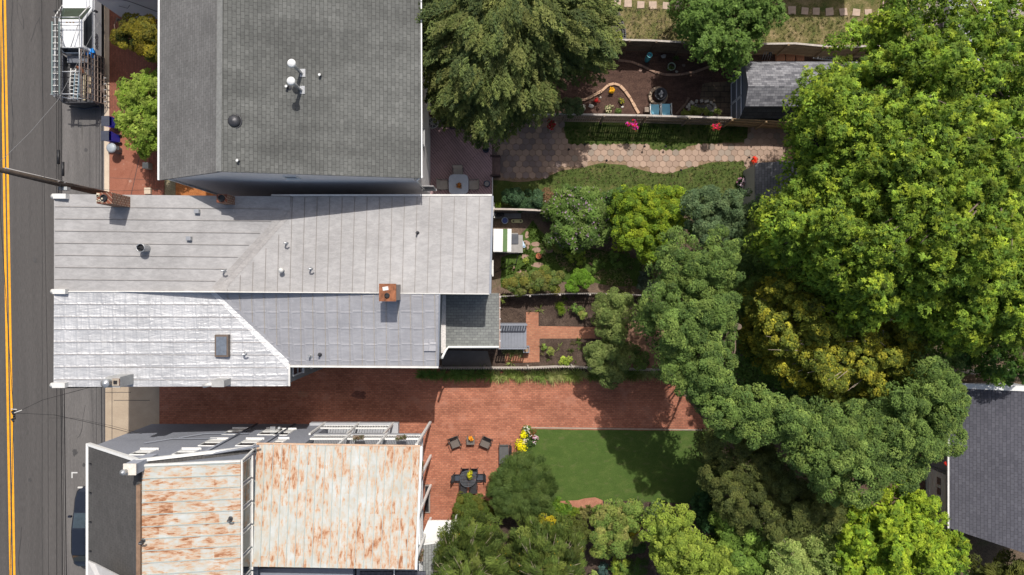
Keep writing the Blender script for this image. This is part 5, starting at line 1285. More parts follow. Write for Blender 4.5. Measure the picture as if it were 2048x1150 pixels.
# ------------------------------------------------------------------ patio furniture of the rusty house
SL = M_plain('taupe_sling', (.135, .115, .10), .8, var=.12, scale=30); FRB = M_plain('bronze_frame2', (.07, .06, .055), .5)
chair_metal('patio_chair', 'taupe sling armchair turned to the flower stand, left one on the brick patio', 'chair', P(911, 882, 0), math.radians(22), SL, FRB, .64, .6, group='pair of taupe armchairs')
chair_metal('patio_chair', 'taupe sling armchair turned to the flower stand, right one on the brick patio', 'chair', P(972, 882, 0), math.radians(-24), SL, FRB, .64, .6, group='pair of taupe armchairs')
t = thing('side_table', 'small dark metal table between the two taupe armchairs', 'table', P(942, 878, 0)); p = P(942, 878, 0)
mb = MB(); mb.box(p + Vector((0, 0, .45)), (.5, .5, .03)); mb.build('tabletop', SL, t)
for dx in (-.22, .22):
    for dy in (-.22, .22): mb = MB(); mb.tube([p + Vector((dx, dy, 0)), p + Vector((dx, dy, .44))], .015, 6); mb.build('leg', FRB, t)
t = thing('glider_bench', 'dark mesh glider bench at the edge of the round clipped shrub', 'bench', P(1012, 904, 0)); p = P(1010, 905, 0)
mb = MB(); mb.box(p + Vector((-.06, 0, .42)), (.58, 1.2, .03)); mb.build('seat', M_plain('dark_mesh', (.085, .085, .085), .7), t)
mb = MB(); mb.slab([p + Vector((.26, -.6, .45)), p + Vector((.26, .6, .45)), p + Vector((.42, .6, .95)), p + Vector((.42, -.6, .95))], .03); mb.build('backrest', M_plain('dark_mesh2', (.085, .085, .085), .7), t)
for s_ in (-1, 1):
    mb = MB(); mb.tube([p + Vector((-.34, s_ * .62, 0)), p + Vector((-.34, s_ * .62, .64)), p + Vector((.34, s_ * .62, .66)), p + Vector((.38, s_ * .62, 0))], .02, 6); mb.build('arm', FRB, t)
IRON = M_plain('black_iron', (.03, .03, .033), .45); CUSH = M_plain('navy_cushion', (.045, .055, .075), .8, var=.15)
t = thing('dining_table', 'black iron dining table in the middle of the navy cushioned chairs', 'table', P(937, 951, 0)); p = P(937, 951, 0)
mb = MB(); mb.torus(p + Vector((0, 0, .72)), .5, .02, 30, 6)
for k in range(-5, 6): hw = math.sqrt(max(.0, .25 - (k * .09) ** 2)); mb.beam(p + Vector((-hw, k * .09, .72)), p + Vector((hw, k * .09, .72)), .055, .012)
mb.build('tabletop', M_plain('dark_table', (.07, .075, .085), .5), t)
for dx in (-.3, .3):
    for dy in (-.3, .3): mb = MB(); mb.tube([p + Vector((dx, dy, 0)), p + Vector((dx * .7, dy * .7, .35)), p + Vector((dx, dy, .71))], .018, 6); mb.build('leg', IRON, t)
for i, (x, y, rz, lab) in enumerate(((917, 951, 90, 'navy cushioned iron chair at the house end of the dining table'), (961, 950, -90, 'navy cushioned iron chair at the garden end of the dining table'), (931, 941, 0, 'navy cushioned iron chair on the driveway side, nearer the house'), (949, 941, 0, 'navy cushioned iron chair on the driveway side, nearer the garden'), (928, 966, 180, 'black iron chair with scroll back on the shrub side, nearer the house'), (948, 966, 180, 'black iron chair with scroll back on the shrub side, nearer the garden'))):
    c_ = chair_metal('dining_chair', lab, 'chair', P(x, y, 0), math.radians(rz), IRON, IRON, .46, .46, group='iron chairs round the dining table', cushion=CUSH if i < 4 else False)
t = thing('basement_hatch', 'dark basement window well set against the house end of the brick patio', 'hatch', P(851, 996, 0)); a = P(850, 970, .15); b = P(860, 1026, .15)
mb = MB(); mb.prism([(a.x, a.y), (b.x, a.y), (b.x, b.y), (a.x, b.y)], 0, .15); mb.build('frame', M_plain('hatch_frame', (.24, .21, .19), .8), t); mb = MB(); mb.box(((a.x + b.x) / 2 - .03, (a.y + b.y) / 2, .16), (b.x - a.x - .1, abs(a.y - b.y) - .15, .02)); mb.build('lid', BLACK, t)

# ------------------------------------------------------------------ street: bins, boxes
BL = M_plain('blue_bin_plastic', (.012, .04, .55), .4, var=.1); BLID = M_plain('dark_bin_lid', (.05, .055, .075), .5, var=.12, scale=5)
for x, y, lab in ((233, 250, 'blue wheeled bin with dark lid nearer the pickup'), (232, 279, 'blue wheeled bin with dark lid nearer the round grey bin')):
    p = P(x + 1, y, KZ); t = thing('wheeled_bin', lab, 'bin', p, 'blue wheeled bins on the kerb')
    mb = MB(); b0_ = len(mb.v)
    lo = [(-.22, -.2), (.24, -.2), (.24, .2), (-.22, .2)]; hi = [(-.33, -.28), (.26, -.28), (.26, .28), (-.33, .28)]
    mb.v += [p + Vector((u, v_, .05)) for u, v_ in lo] + [p + Vector((u, v_, 1.0)) for u, v_ in hi]
    for k in range(4): mb.face((b0_ + k, b0_ + (k + 1) % 4, b0_ + 4 + (k + 1) % 4, b0_ + 4 + k))
    mb.face((b0_ + 3, b0_ + 2, b0_ + 1, b0_)); mb.build('body', BL, t)
    mb = MB(); mb.slab([p + Vector((-.36, -.3, 1.02)), p + Vector((.16, -.3, 1.08)), p + Vector((.16, .3, 1.08)), p + Vector((-.36, .3, 1.02))], .05); mb.build('lid', BLID, t, bevel=.01)
    for s_ in (-1, 1): mb = MB(); mb.tube([p + Vector((.27, s_ * .2, .12)), p + Vector((.27, s_ * .27, .12))], .12, 14); mb.build('wheel', BLACK, t)
p = P(238, 301, KZ); t = thing('round_bin', 'grey round rubbish bin standing alone at the kerb next to the blue bins', 'bin', p)
mb = MB(); mb.lathe(p, [(.22, 0), (.27, .75), (.29, .78)], 22); mb.build('body', M_plain('grey_plastic', (.12, .125, .14), .5), t); mb = MB(); mb.lathe(p, [(.30, .77), (.30, .82), (.2, .88), (0, .9)], 22); mb.build('lid', M_plain('pale_grey_lid', (.30, .33, .36), .4, var=.1), t)
mb = MB(); mb.box(p + Vector((.36, 0, .7)), (.14, .22, .05)); mb.build('handle', DARKMETAL, t)
t = thing('utility_box', 'small grey galvanised box on the pavement below the green street tree', 'utility box', P(294, 331, 0)); mb = MB(); mb.box(P(295, 332, .35) , (.38, .38, .5)); mb.build('cabinet', M_plain('dull_zinc', (.36, .35, .30), .5, metal=.3, var=.25, scale=8), t, bevel=.02)
t = thing('concrete_block', 'square pale concrete block on the pavement by the chimney', 'block', P(295, 383, 0)); mb = MB(); mb.box(P(296, 382, .22), (.4, .4, .2)); mb.build('block', G_KERB, t, bevel=.02)
# ------------------------------------------------------------------ vehicles
def loft(mb, secs, closed=True):
    """secs: list of rings with equal vertex counts"""
    b = len(mb.v); n = len(secs[0])
    for s_ in secs: mb.v += [Vector(p) for p in s_]
    for i in range(len(secs) - 1):
        for k in range(n):
            k2 = (k + 1) % n
            mb.face((b + i * n + k, b + (i + 1) * n + k, b + (i + 1) * n + k2, b + i * n + k2))
    mb.face([b + k for k in range(n)]); mb.face([b + (len(secs) - 1) * n + k for k in range(n)][::-1])
def wheel(parent, c, r, w):
    c = Vector(c); prof = [(-w / 2, r * .62), (-w / 2, r * .95), (-w * .35, r), (w * .35, r), (w / 2, r * .95), (w / 2, r * .62)]
    mb = MB(); n = 22; b = len(mb.v); mb.smooth = True
    for dx, rr in prof:
        for k in range(n): a_ = 2 * math.pi * k / n; mb.v.append(c + Vector((dx, rr * math.cos(a_), rr * math.sin(a_))))
    for i in range(len(prof) - 1):
        for k in range(n): mb.face((b + i * n + k, b + i * n + (k + 1) % n, b + (i + 1) * n + (k + 1) % n, b + (i + 1) * n + k))
    tw = mb.build('wheel', M_plain('tyre', (.02, .02, .02), .8), parent)
    mb = MB(); mb.tube([c + Vector((-w * .42, 0, 0)), c + Vector((w * .42, 0, 0))], r * .62, 18); mb.build('rim', STEEL, tw)
tr = thing('pickup_truck', 'white work pickup with ladder rack and open load bed parked facing up', 'pickup truck', P(180, 110, 0))
WP = M_plain('white_car_paint', (.74, .75, .76), .25, var=.03, spec=.6)
tx = P(180, 0).x; hw = .98                     # truck centre line (x) and half width
yF, yWS, yR0, yR1, yT = P(0, -68).y, P(0, 32).y, P(0, 64).y, P(0, 120).y, P(0, 216).y
def ring(y, w, z0, z1, inset=.12):
    return [(tx - w, y, z0), (tx - w, y, z1 - inset), (tx - w + inset, y, z1), (tx + w - inset, y, z1), (tx + w, y, z1 - inset), (tx + w, y, z0)]
mb = MB(); loft(mb, [ring(yF, hw - .1, .45, 1.05), ring(yF - .35, hw - .02, .4, 1.18), ring(yWS, hw, .4, 1.25), ring(yR1, hw, .4, 1.25)]); bd = mb.build('body', WP, tr, bevel=.03)
mb = MB(); g0 = [(yWS + .1, .9, .84), (yR0, .78, .66)]
z0, z1 = 1.25, 1.88
def quadring(y0, y1, wb, wt):
    pass
bot = [(tx - .92, yWS, z0), (tx + .92, yWS, z0), (tx + .92, yR1 + .03, z0), (tx - .92, yR1 + .03, z0)]
top = [(tx - .74, yR0, z1), (tx + .74, yR0, z1), (tx + .74, yR1 + .12, z1), (tx - .74, yR1 + .12, z1)]
mb.v += [Vector(p) for p in bot + top]
for q in ((0, 1, 5, 4), (1, 2, 6, 5), (2, 3, 7, 6), (3, 0, 4, 7), (4, 5, 6, 7)): mb.face(q)
mb.build('cab', WP, tr, bevel=.05)
GG = M_plain('greenish_glass', (.02, .035, .025), .06, var=.4, scale=2, spec=.9)
def inset_quad(q4, f, off):
    c = sum((Vector(p) for p in q4), Vector()) / 4; n_ = (Vector(q4[1]) - Vector(q4[0])).cross(Vector(q4[3]) - Vector(q4[0])).normalized()
    return [c + (Vector(p) - c) * f - n_ * off * 1.6 for p in q4]
mb = MB(); mb.poly(inset_quad([bot[0], bot[1], top[1], top[0]], .9, .012)); mb.build('windshield', GG, tr)
mb = MB(); mb.poly(inset_quad([bot[1], bot[2], top[2], top[1]], .84, .012)); mb.build('side_window', DARKGLASS, tr)
mb = MB(); mb.poly(inset_quad([bot[3], bot[0], top[0], top[3]], .84, .012)); mb.build('side_window', DARKGLASS, tr)
mb = MB(); mb.poly(inset_quad([bot[2], bot[3], top[3], top[2]], .8, .012)); mb.build('rear_window', DARKGLASS, tr)
mb = MB()
for k in (-.2, 0, .2): mb.box((tx + k, yR0 - .14, z1 + .02), (.09, .05, .04))
mb.build('roof_light', M_plain('amber', (.35, .25, .15), .4), tr)
mb = MB()
for k in range(-2, 3): mb.beam((tx + k * .22, yR0 - .3, z1 + .006), (tx + k * .22, yR1 + .2, z1 + .006), .015, .012)
mb.build('roof_ridges', M_plain('ridge_grey', (.5, .5, .5), .4), tr)
# load bed
BD = M_plain('bed_dark', (.07, .07, .075), .6, var=.25, scale=4)
mb = MB(); mb.box((tx, (yR1 + yT) / 2 - .06, .78), (hw * 2 - .1, abs(yT - yR1) - .16, .08)); mb.build('bed_floor', BD, tr)
for sx in (-1, 1): mb = MB(); mb.box((tx + sx * (hw - .06), (yR1 + yT) / 2 - .06, .95), (.12, abs(yT - yR1) - .16, .55)); mb.build('bed_side', M_plain('bed_side_grey', (.10, .10, .11), .5, var=.2), tr)
mb = MB(); mb.box((tx, yT + .03, .95), (hw * 2 - .2, .07, .5)); mb.build('tailgate', DARKMETAL, tr)
mb = MB(); mb.tube([(tx - hw + .05, yT - .05, .5), (tx, yT - .2, .5), (tx + hw - .05, yT - .05, .5)], .07, 8); mb.build('bumper', M_plain('dark_bumper', (.03, .035, .05), .3, metal=.5), tr)
for yy in (yF - 1.0, yT + 1.05):
    for sx in (-1, 1): wheel(tr, (tx + sx * (hw - .05), yy, .38), .38, .26)
mb = MB(); mb.tube([(tx + hw, yWS - .25, 1.3), (tx + hw + .2, yWS - .28, 1.35)], .03, 6); mb.box((tx + hw + .24, yWS - .28, 1.38), (.12, .1, .22)); mb.build('wing_mirror', DARKMETAL, tr)
mb = MB(); mb.tube([(tx - hw, yWS - .25, 1.3), (tx - hw - .2, yWS - .28, 1.35)], .03, 6); mb.box((tx - hw - .24, yWS - .28, 1.38), (.12, .1, .22)); mb.build('wing_mirror', DARKMETAL, tr)
for sx in (-1, 1): mb = MB(); mb.box((tx + sx * .7, yF + .01, .82), (.34, .06, .18)); mb.build('headlight', OFFWHITE, tr)
# black script-like side marking, unreadable from above
mb = MB()
for k in range(5):
    cc_ = Vector((tx + hw + .004, yR1 + .45 + k * .19, .92 + .03 * (k % 2))); ln = .15 if k % 2 else .10
    ring_ = [cc_ + Vector((0, .07 * math.cos(a_ / 9 * 6.283), ln * math.sin(a_ / 9 * 6.283))) for a_ in range(10)]
    mb.tube(ring_, .014, 5, caps=False)
mb.build('door_lettering', BLACK, tr)
mb = MB(); mb.box((tx + hw - .15, yR1 + .05, 1.32), (.5, .28, .12), .3); mb.box((tx + hw - .05, yR1 - .05, 1.2), (.12, .5, .3)); mb.build('blue_tarp_bundle', M_plain('bright_blue', (.01, .22, .65), .5, bmp=.4), tr)
# rack: top frame, posts, side grids
RK = M_plain('rack_aluminium', (.44, .45, .46), .4, metal=.4, var=.12); RKB = M_plain('brown_rack', (.20, .155, .13), .6, var=.3, scale=6)
zr = 2.15; xl, xr_k = tx - .72, tx + .72
yA = P(0, 60).y * .95; yB = yT + .15
mb = MB(); r = .032
for x in (xl, xr_k): mb.tube([(x, yR0 + .1, zr), (x, yB, zr)], r, 8)
for y in (yR0 + .05, yR0 - .42, yR1 + .0, yB + .1, (yR1 + yB) / 2): mb.tube([(xl - .15, y, zr + .02), (xr_k + .05, y, zr + .02)], r * .9, 8)
mb.tube([(xl - .35, yB + .12, zr - .1), (tx, yB - .1, zr - .25), (xr_k + .1, yB - .05, zr - .4)], r, 8)
mb.tube([(xl + .1, yR0 - .4, zr), (tx - .15, yR1, zr)], r * .7, 6); mb.tube([(tx + .2, yR1, zr), (xr_k - .1, yR0 - .4, zr)], r * .7, 6)
mb.build('rack_frame', RK, tr)
for x in (xl, xr_k):
    for y in (yR1 - .05, yB + .1): mb = MB(); mb.tube([(x, y, 1.15), (x, y, zr)], r, 8); mb.build('rack_post', RK, tr)
    mb = MB(); mb.tube([(x, yR0 + .1, zr), (x * 1 + (.12 if x > tx else -.12), yWS + .1, 1.35)], r, 8); mb.build('rack_brace', WHITE, tr)
def grid(xb_, zb_, xt_, zt_, mat, nrow, ncol, lab, mount):
    mb = MB()
    for k in range(nrow + 1):
        f = k / nrow; mb.beam((lerp(xb_, xt_, f), yR1 - .05, lerp(zb_, zt_, f)), (lerp(xb_, xt_, f), yB - .05, lerp(zb_, zt_, f)), .045)
    for k in range(ncol + 1):
        y = lerp(yR1 - .05, yB - .05, k / ncol); mb.beam((xb_, y, zb_), (xt_, y, zt_), .035)
    mb.mi(1)
    for k in range(5): y = lerp(yR1 - 1.3, yB + .1, k / 4); mb.beam((xb_, y, zb_), (xb_ + mount, y, zb_ + .02), .05)
    mb.build('glass_rack', [mat, RK], tr, label=lab)
grid(tx + 1.22, .55, tx + .80, 2.1, RKB, 7, 8, 'brown slatted side rack on the kerb side', .15)
grid(tx - 1.10, .6, tx - .80, 2.1, RK, 5, 4, 'pale side rack on the road side', -.22)
# ladders and lumber carried on the rack (things of their own)
def ladder(name, label, p, q, w, rungs, m1, m2, up=(0, 0, 1)):
    p = Vector(p); q = Vector(q); d = (q - p).normalized(); s_ = d.cross(Vector(up)).normalized() * w / 2
    t = thing(name, label, 'ladder', p)
    mb = MB(); mb.beam(p + s_, q + s_, .05, .09); mb.beam(p - s_, q - s_, .05, .09); mb.mi(1)
    for k in range(rungs): c = p.lerp(q, (k + .5) / rungs); mb.beam(c + s_, c - s_, .035)
    mb.build('frame', [m1, m2], t); return t
ladder('ladder', 'long grey-green ladder lying on the road side of the truck rack', (xl + .12, yR0 - .25, zr + .1), (xl + .12, yB + .05, zr + .1), .42, 12, M_plain('grey_green_fibre', (.22, .29, .29), .5), OFFWHITE)
ladder('ladder', 'short white ladder slanting inside the open truck bed', (tx - .3, yR1 - .9, 1.1), (tx - .42, yT + .25, 1.1), .3, 8, OFFWHITE, OFFWHITE)
ladder('ladder', 'short blue-grey ladder inside the open truck bed beside the white one', (tx - .05, yR1 - 1.2, 1.15), (tx - .15, yT + .2, 1.15), .25, 8, M_plain('blue_grey_rail', (.2, .28, .33), .5), OFFWHITE)
t = thing('lumber', 'loose boards and a brown sack in the open truck bed', 'boards', (tx + .3, (yR1 + yT) / 2, .85))
mb = MB(); mb.beam((tx + .32, yR1 - 1.1, 1.0), (tx + .28, yT + .2, 1.0), .14, .06); mb.build('board', M_plain('dusty_board', (.36, .31, .2), .8), t)
mb = MB(); mb.tube([(tx - .1, yR1 - .8, 1.1), (tx + .15, yR1 - .9, 1.2), (tx + .35, yR1 - 1.2, 1.1)], [.08, .13, .06], 10); mb.build('sack', M_plain('brown_sack', (.16, .06, .03), .7), t)
mb = MB(); mb.box((tx + .62, yR1 - 1.6, .98), (.18, .45, .16), .1); mb.box((tx + .62, yR1 - 2.2, .98), (.18, .35, .16), -.1); mb.build('box', M_plain('tan_box', (.5, .4, .25), .8), t)
mb = MB(); mb.box((tx, yR1 - .35, 1.0), (1.3, .42, .35)); mb.build('tool_chest', M_plain('chest_grey', (.16, .17, .19), .4, metal=.3), t)

# dark car half hidden below the charcoal roof
cr = thing('parked_car', 'dark blue-black car half hidden below the charcoal shingle roof edge', 'car', P(192, 1040, 0))
cx_ = P(191, 0).x; cw = .84; CP = M_plain('dark_car_paint', (.012, .015, .024), .18, var=.1, spec=.7)
y0, y1, y2, y3, y4 = P(0, 968).y, P(0, 1014).y, P(0, 1042).y, P(0, 1092).y, P(0, 1122).y
def cring(y, w, z0, z1, i=.1): return [(cx_ - w, y, z0), (cx_ - w, y, z1 - i), (cx_ - w + i * 1.4, y, z1), (cx_ + w - i * 1.4, y, z1), (cx_ + w, y, z1 - i), (cx_ + w, y, z0)]
mb = MB(); mb.smooth = False; loft(mb, [cring(y0, cw * .68, .35, .62), cring(y0 - .25, cw * .9, .3, .76), cring(y0 - .7, cw, .28, .84), cring(y1, cw, .28, .95), cring(y4 + .2, cw, .28, .95), cring(y4, cw * .8, .4, .85)]); mb.build('body', CP, cr, bevel=.05)
bot = [(cx_ - cw + .06, y1, .94), (cx_ + cw - .06, y1, .94), (cx_ + cw - .06, y4 + .35, .94), (cx_ - cw + .06, y4 + .35, .94)]
top = [(cx_ - .58, y2, 1.42), (cx_ + .58, y2, 1.42), (cx_ + .58, y3, 1.42), (cx_ - .58, y3, 1.42)]
mb = MB(); mb.v += [Vector(p) for p in bot + top]
for q in ((0, 1, 5, 4), (1, 2, 6, 5), (2, 3, 7, 6), (3, 0, 4, 7), (4, 5, 6, 7)): mb.face(q)
mb.build('cabin', CP, cr, bevel=.05)
CG = M_plain('car_glass', (.03, .045, .055), .05, var=.3, spec=.9)
for nm, q in (('windshield', (bot[0], bot[1], top[1], top[0])), ('side_window', (bot[3], bot[0], top[0], top[3])), ('side_window', (bot[1], bot[2], top[2], top[1])), ('rear_window', (bot[2], bot[3], top[3], top[2]))):
    mb = MB(); mb.poly(inset_quad(q, .88, .012)); mb.build(nm, CG, cr)
for yy in (y0 - .75, y4 + .8):
    for sx in (-1, 1): wheel(cr, (cx_ + sx * (cw - .06), yy, .32), .32, .2)
mb = MB(); mb.box((cx_ - cw - .1, y1 - .25, 1.0), (.2, .12, .12)); mb.build('wing_mirror', CP, cr)
mb = MB(); mb.box((cx_ - .55, y0 - .03, .6), (.3, .08, .1)); mb.build('headlight', OFFWHITE, cr)
# vehicles seen through the big tree in the alley
def simple_car(label, c, rz, col, L=4.6, w=.92, name='parked_car'):
    c = Vector(c); m_ = Matrix.Rotation(rz, 3, 'Z'); pm = M_plain('paint_' + label[:8], col, .25, var=.04, spec=.6)
    t = thing(name, label, 'car', c)
    def q(x, y, z): return c + m_ @ Vector((x, y, z))
    def rg(y, ww, z0, z1, i=.1): return [q(-ww, y, z0), q(-ww, y, z1 - i), q(-ww + i, y, z1), q(ww - i, y, z1), q(ww, y, z1 - i), q(ww, y, z0)]
    mb = MB(); loft(mb, [rg(L / 2, w * .7, .35, .65), rg(L / 2 - .3, w * .95, .3, .82), rg(L / 2 - 1.3, w, .28, .98), rg(-L / 2 + .3, w, .28, .98), rg(-L / 2, w * .8, .4, .85)]); mb.build('body', pm, t, bevel=.05)
    bo = [q(-w + .08, L / 2 - 1.3, .97), q(w - .08, L / 2 - 1.3, .97), q(w - .08, -L / 2 + .5, .97), q(-w + .08, -L / 2 + .5, .97)]; to = [q(-.62, L / 2 - 2.0, 1.45), q(.62, L / 2 - 2.0, 1.45), q(.62, -L / 2 + 1.1, 1.45), q(-.62, -L / 2 + 1.1, 1.45)]
    mb = MB(); mb.v += bo + to
    for f in ((0, 1, 5, 4), (1, 2, 6, 5), (2, 3, 7, 6), (3, 0, 4, 7), (4, 5, 6, 7)): mb.face(f)
    mb.build('cabin', pm, t, bevel=.04)
    for nm, f in (('windshield', (0, 1, 5, 4)), ('side_window', (1, 2, 6, 5)), ('rear_window', (2, 3, 7, 6)), ('side_window', (3, 0, 4, 7))):
        al = bo + to; mb = MB(); mb.poly(inset_quad([al[i_] for i_ in f], .86, .012)); mb.build(nm, CG, t)
    for sx in (-1, 1):
        for yy in (L / 2 - .8, -L / 2 + .85):
            mb = MB(); cc_ = q(sx * (w - .06), yy, .32); mb.tube([q(sx * (w - .16), yy, .32), q(sx * (w + .02), yy, .32)], .32, 16); mb.build('wheel', M_plain('tyre2', (.02, .02, .02), .8), t)
    return t
simple_car('white car parked in the alley, glimpsed through the big bright tree', P(1962, 70, 0), .05, (.7, .7, .72))
simple_car('silver car parked in the alley left of the white one below the big tree', P(1908, 60, 0), -.05, (.35, .36, .38))

# ------------------------------------------------------------------ utility pole and wires
up = thing('utility_pole', 'tall dark wooden utility pole standing at the kerb by the tall chimney', 'utility pole', P(225, 392, 0))
base = P(225, 392, 0); mb = MB(); mb.tube([base, base + Vector((0, 0, 5)), base + Vector((0, .05, 12.5))], [.17, .155, .12], 14); mb.build('shaft', M_plain('creosoted_wood', (.085, .065, .05), .9, var=.3, scale=4, bmp=.4), up)
mb = MB(); mb.tube([base + Vector((.1, .16, .3)), base + Vector((.08, .15, 9))], .03, 6); mb.build('conduit', M_plain('pale_conduit', (.42, .40, .38), .6), up)
mb = MB(); mb.beam(base + Vector((-1.1, .1, 10.9)), base + Vector((1.1, .1, 10.9)), .1, .12); mb.build('crossarm', WOOD, up)
mb = MB(); mb.box(base + Vector((.05, -.22, 4.6)), (.5, .18, .3)); mb.build('junction_box', M_plain('pale_box', (.36, .38, .38), .5), up)
for hh in (4.7, 5.2): mb = MB(); mb.beam(base + Vector((-.25, .1, hh)), base + Vector((.2, .1, hh)), .05); mb.build('bracket', STEEL, up)
WIRE = M_plain('wire', (.018, .017, .017), .6)
def wire(label, pts, r=.014, mat=None, sag=.0, group=None, n=18):
    W = []
    for a_, b_ in zip(pts[:-1], pts[1:]):
        A_, B_ = P(*a_), P(*b_)
        for k in range(n): f = k / n; q_ = A_.lerp(B_, f); q_.z -= sag * 4 * f * (1 - f); W.append(q_)
    W.append(P(*pts[-1])); mb = MB(); mb.tube(W, r, 5); return mb.build('overhead_wire', mat or WIRE, None, label, 'wire', group)
for x0, x1, h, r, lab in ((112, 113.5, 4.7, .016, 'overhead cable along the street, nearest the yellow lines of the low bundle'), (116, 127, 4.9, .02, 'thick overhead cable along the street, second of the low bundle'), (119, 130.5, 5.1, .014, 'overhead cable along the street, third of the low bundle'), (122, 134.5, 4.9, .022, 'thick overhead cable along the street, nearest the houses')):
    wire(lab, [(x0, -200, h), (x0 + 1.5, 385, h), (x1, 1300, h)], r, group='low cables along the street')
wire('thin overhead wire with a splice, higher than the cable bundle', [(80, -200, 6.4), (88, 345, 6.3), (96, 820, 6.3), (97, 1300, 6.3)], .010)
wire('high wire sagging over the yellow lines', [(6, -200, 9), (1, 430, 9), (27, 826, 8.6), (17, 1300, 9)], .012)
wire('dashed-looking wire crossing the road beside the truck tail', [(-60, 360, 8.6), (8, 316, 8.5), (60, 265, 8.0), (116, 200, 7.4), (200, 40, 6.6)], .009, M_plain('pale_wire', (.2, .2, .2), .5))
wire('service wire from the road to the silver metal roof', [(30, 826, 8.6), (85, 800, 8.3), (175, 776, 8.0), (212, 768, 7.8)], .012, sag=.02)
wire('service wire from the road to the blue-grey house corner', [(30, 826, 8.6), (110, 830, 7.9), (200, 850, 6.6), (262, 866, 5.6)], .013, sag=.02)
wire('thin second service wire to the blue-grey house wall', [(98, 836, 6.3), (150, 836, 6.1), (225, 852, 5.8), (285, 868, 5.4)], .009)
wire('thin wire from the pole to the shingled house', [(60, 356, 7.6), (150, 372, 6.6), (235, 382, 6.0), (330, 378, 6.0)], .009)
t = thing('wire_splice', 'cluster of black clamps on the wire above the yellow lines', 'wire clamp', P(27, 826, 8.6)); mb = MB()
for k in range(5): mb.tube([P(26 + R.uniform(-3, 4), 818 + k * 5, 8.6), P(27 + R.uniform(-2, 3), 823 + k * 5, 8.7)], .05, 7)
mb.build('clamps', BLACK, t); mb = MB(); mb.tube([P(22, 818, 8.7), P(34, 819, 8.7)], .02, 6); mb.tube([P(28, 826, 8.7), P(44, 820, 8.6)], .02, 6); mb.build('hooks', OFFWHITE, t)
for x, y, h, lab in ((116, 314, 4.95, 'black splice case on the cable south of the bins'), (125, 338, 5.1, 'black splice case on the cable near the pole')):
    mb = MB(); mb.tube([P(x + 1, y - 14, h), P(x + 1, y + 14, h)], .07, 8); mb.build('splice_case', BLACK, None, lab, 'cable case', 'splice cases on the street cables')
# ------------------------------------------------------------------ vegetation
def quads_mesh(name, V, nq, tint, mat, parent, org, nv=4):
    me = bpy.data.meshes.new(name)
    me.vertices.add(len(V)); me.vertices.foreach_set('co', (V - np.array(org, dtype=np.float32)).astype(np.float32).ravel())
    me.loops.add(nq * nv); me.loops.foreach_set('vertex_index', np.arange(nq * nv, dtype=np.int32))
    me.polygons.add(nq); me.polygons.foreach_set('loop_start', np.arange(0, nq * nv, nv, dtype=np.int32))
    me.update(calc_edges=True)
    a = me.attributes.new('tint', 'FLOAT_COLOR', 'FACE')
    c = np.ones((nq, 4), dtype=np.float32); c[:, :3] = tint
    a.data.foreach_set('color', c.ravel()); me.materials.append(mat)
    return link_mesh(name, me, parent, Vector(org))
def unit(a): return a / np.maximum(1e-9, np.linalg.norm(a, axis=1, keepdims=True))
def leaves(C, D, Nn, L, W, shape='diamond'):
    """C centres, D long axis, Nn normals (arrays n x 3); returns verts n*4 x 3"""
    D = unit(D); Sd = unit(np.cross(D, Nn)); Nn = unit(np.cross(Sd, D))
    L = L[:, None]; W = W[:, None]
    v0 = C - D * L / 2; v2 = C + D * L / 2; m = C + D * L * 0.02 + Nn * L * 0.06
    v1 = m + Sd * W / 2; v3 = m - Sd * W / 2
    return np.stack([v0, v1, v2, v3], 1).reshape(-1, 3)
def pdist(pts, poly):
    """inside mask and distance to the outline, photo pixels"""
    x, y = pts[:, 0], pts[:, 1]; n = len(poly); ins = np.zeros(len(pts), bool); d = np.full(len(pts), 1e9)
    for i in range(n):
        x1, y1 = poly[i]; x2, y2 = poly[(i + 1) % n]
        c = ((y1 > y) != (y2 > y)) & (x < (x2 - x1) * (y - y1) / ((y2 - y1) if y2 != y1 else 1e-9) + x1)
        ins ^= c
        dx, dy = x2 - x1, y2 - y1; t = np.clip(((x - x1) * dx + (y - y1) * dy) / max(1e-9, dx * dx + dy * dy), 0, 1)
        d = np.minimum(d, np.hypot(x - (x1 + t * dx), y - (y1 + t * dy)))
    return ins, d
def lump(x, y, seed, wl):
    r = np.random.default_rng(seed); s = 0
    for k in range(7):
        a = r.uniform(0, 6.28); f = r.uniform(.7, 1.8) * 2 * math.pi / wl; s = s + np.sin((x * math.cos(a) + y * math.sin(a)) * f + r.uniform(0, 6.28))
    return s / 3.2
def poisson(poly, sp, seed, tries=9000):
    r = np.random.default_rng(seed); a = np.array(poly); lo, hi = a.min(0), a.max(0)
    area = (hi - lo).prod(); n = min(60000, int(area / sp ** 2 * 6) + 40)
    c = r.uniform(lo, hi, (n, 2)); ins, d = pdist(c, poly); c, d = c[ins], d[ins]
    grid = {}; keep = []
    for i, (x, y) in enumerate(c):
        gx, gy = int(x // sp), int(y // sp); ok = True
        for u in (-1, 0, 1):
            for v in (-1, 0, 1):
                for j in grid.get((gx + u, gy + v), ()):
                    if (c[j][0] - x) ** 2 + (c[j][1] - y) ** 2 < sp * sp: ok = False; break
                if not ok: break
            if not ok: break
        if ok: grid.setdefault((gx, gy), []).append(i); keep.append(i)
    return c[keep], d[keep]
def plan(px_, py_, h):
    k = (1 - h / H) / S
    return np.stack([(px_ - CX) * k, -(py_ - CY) * k, h], 1)

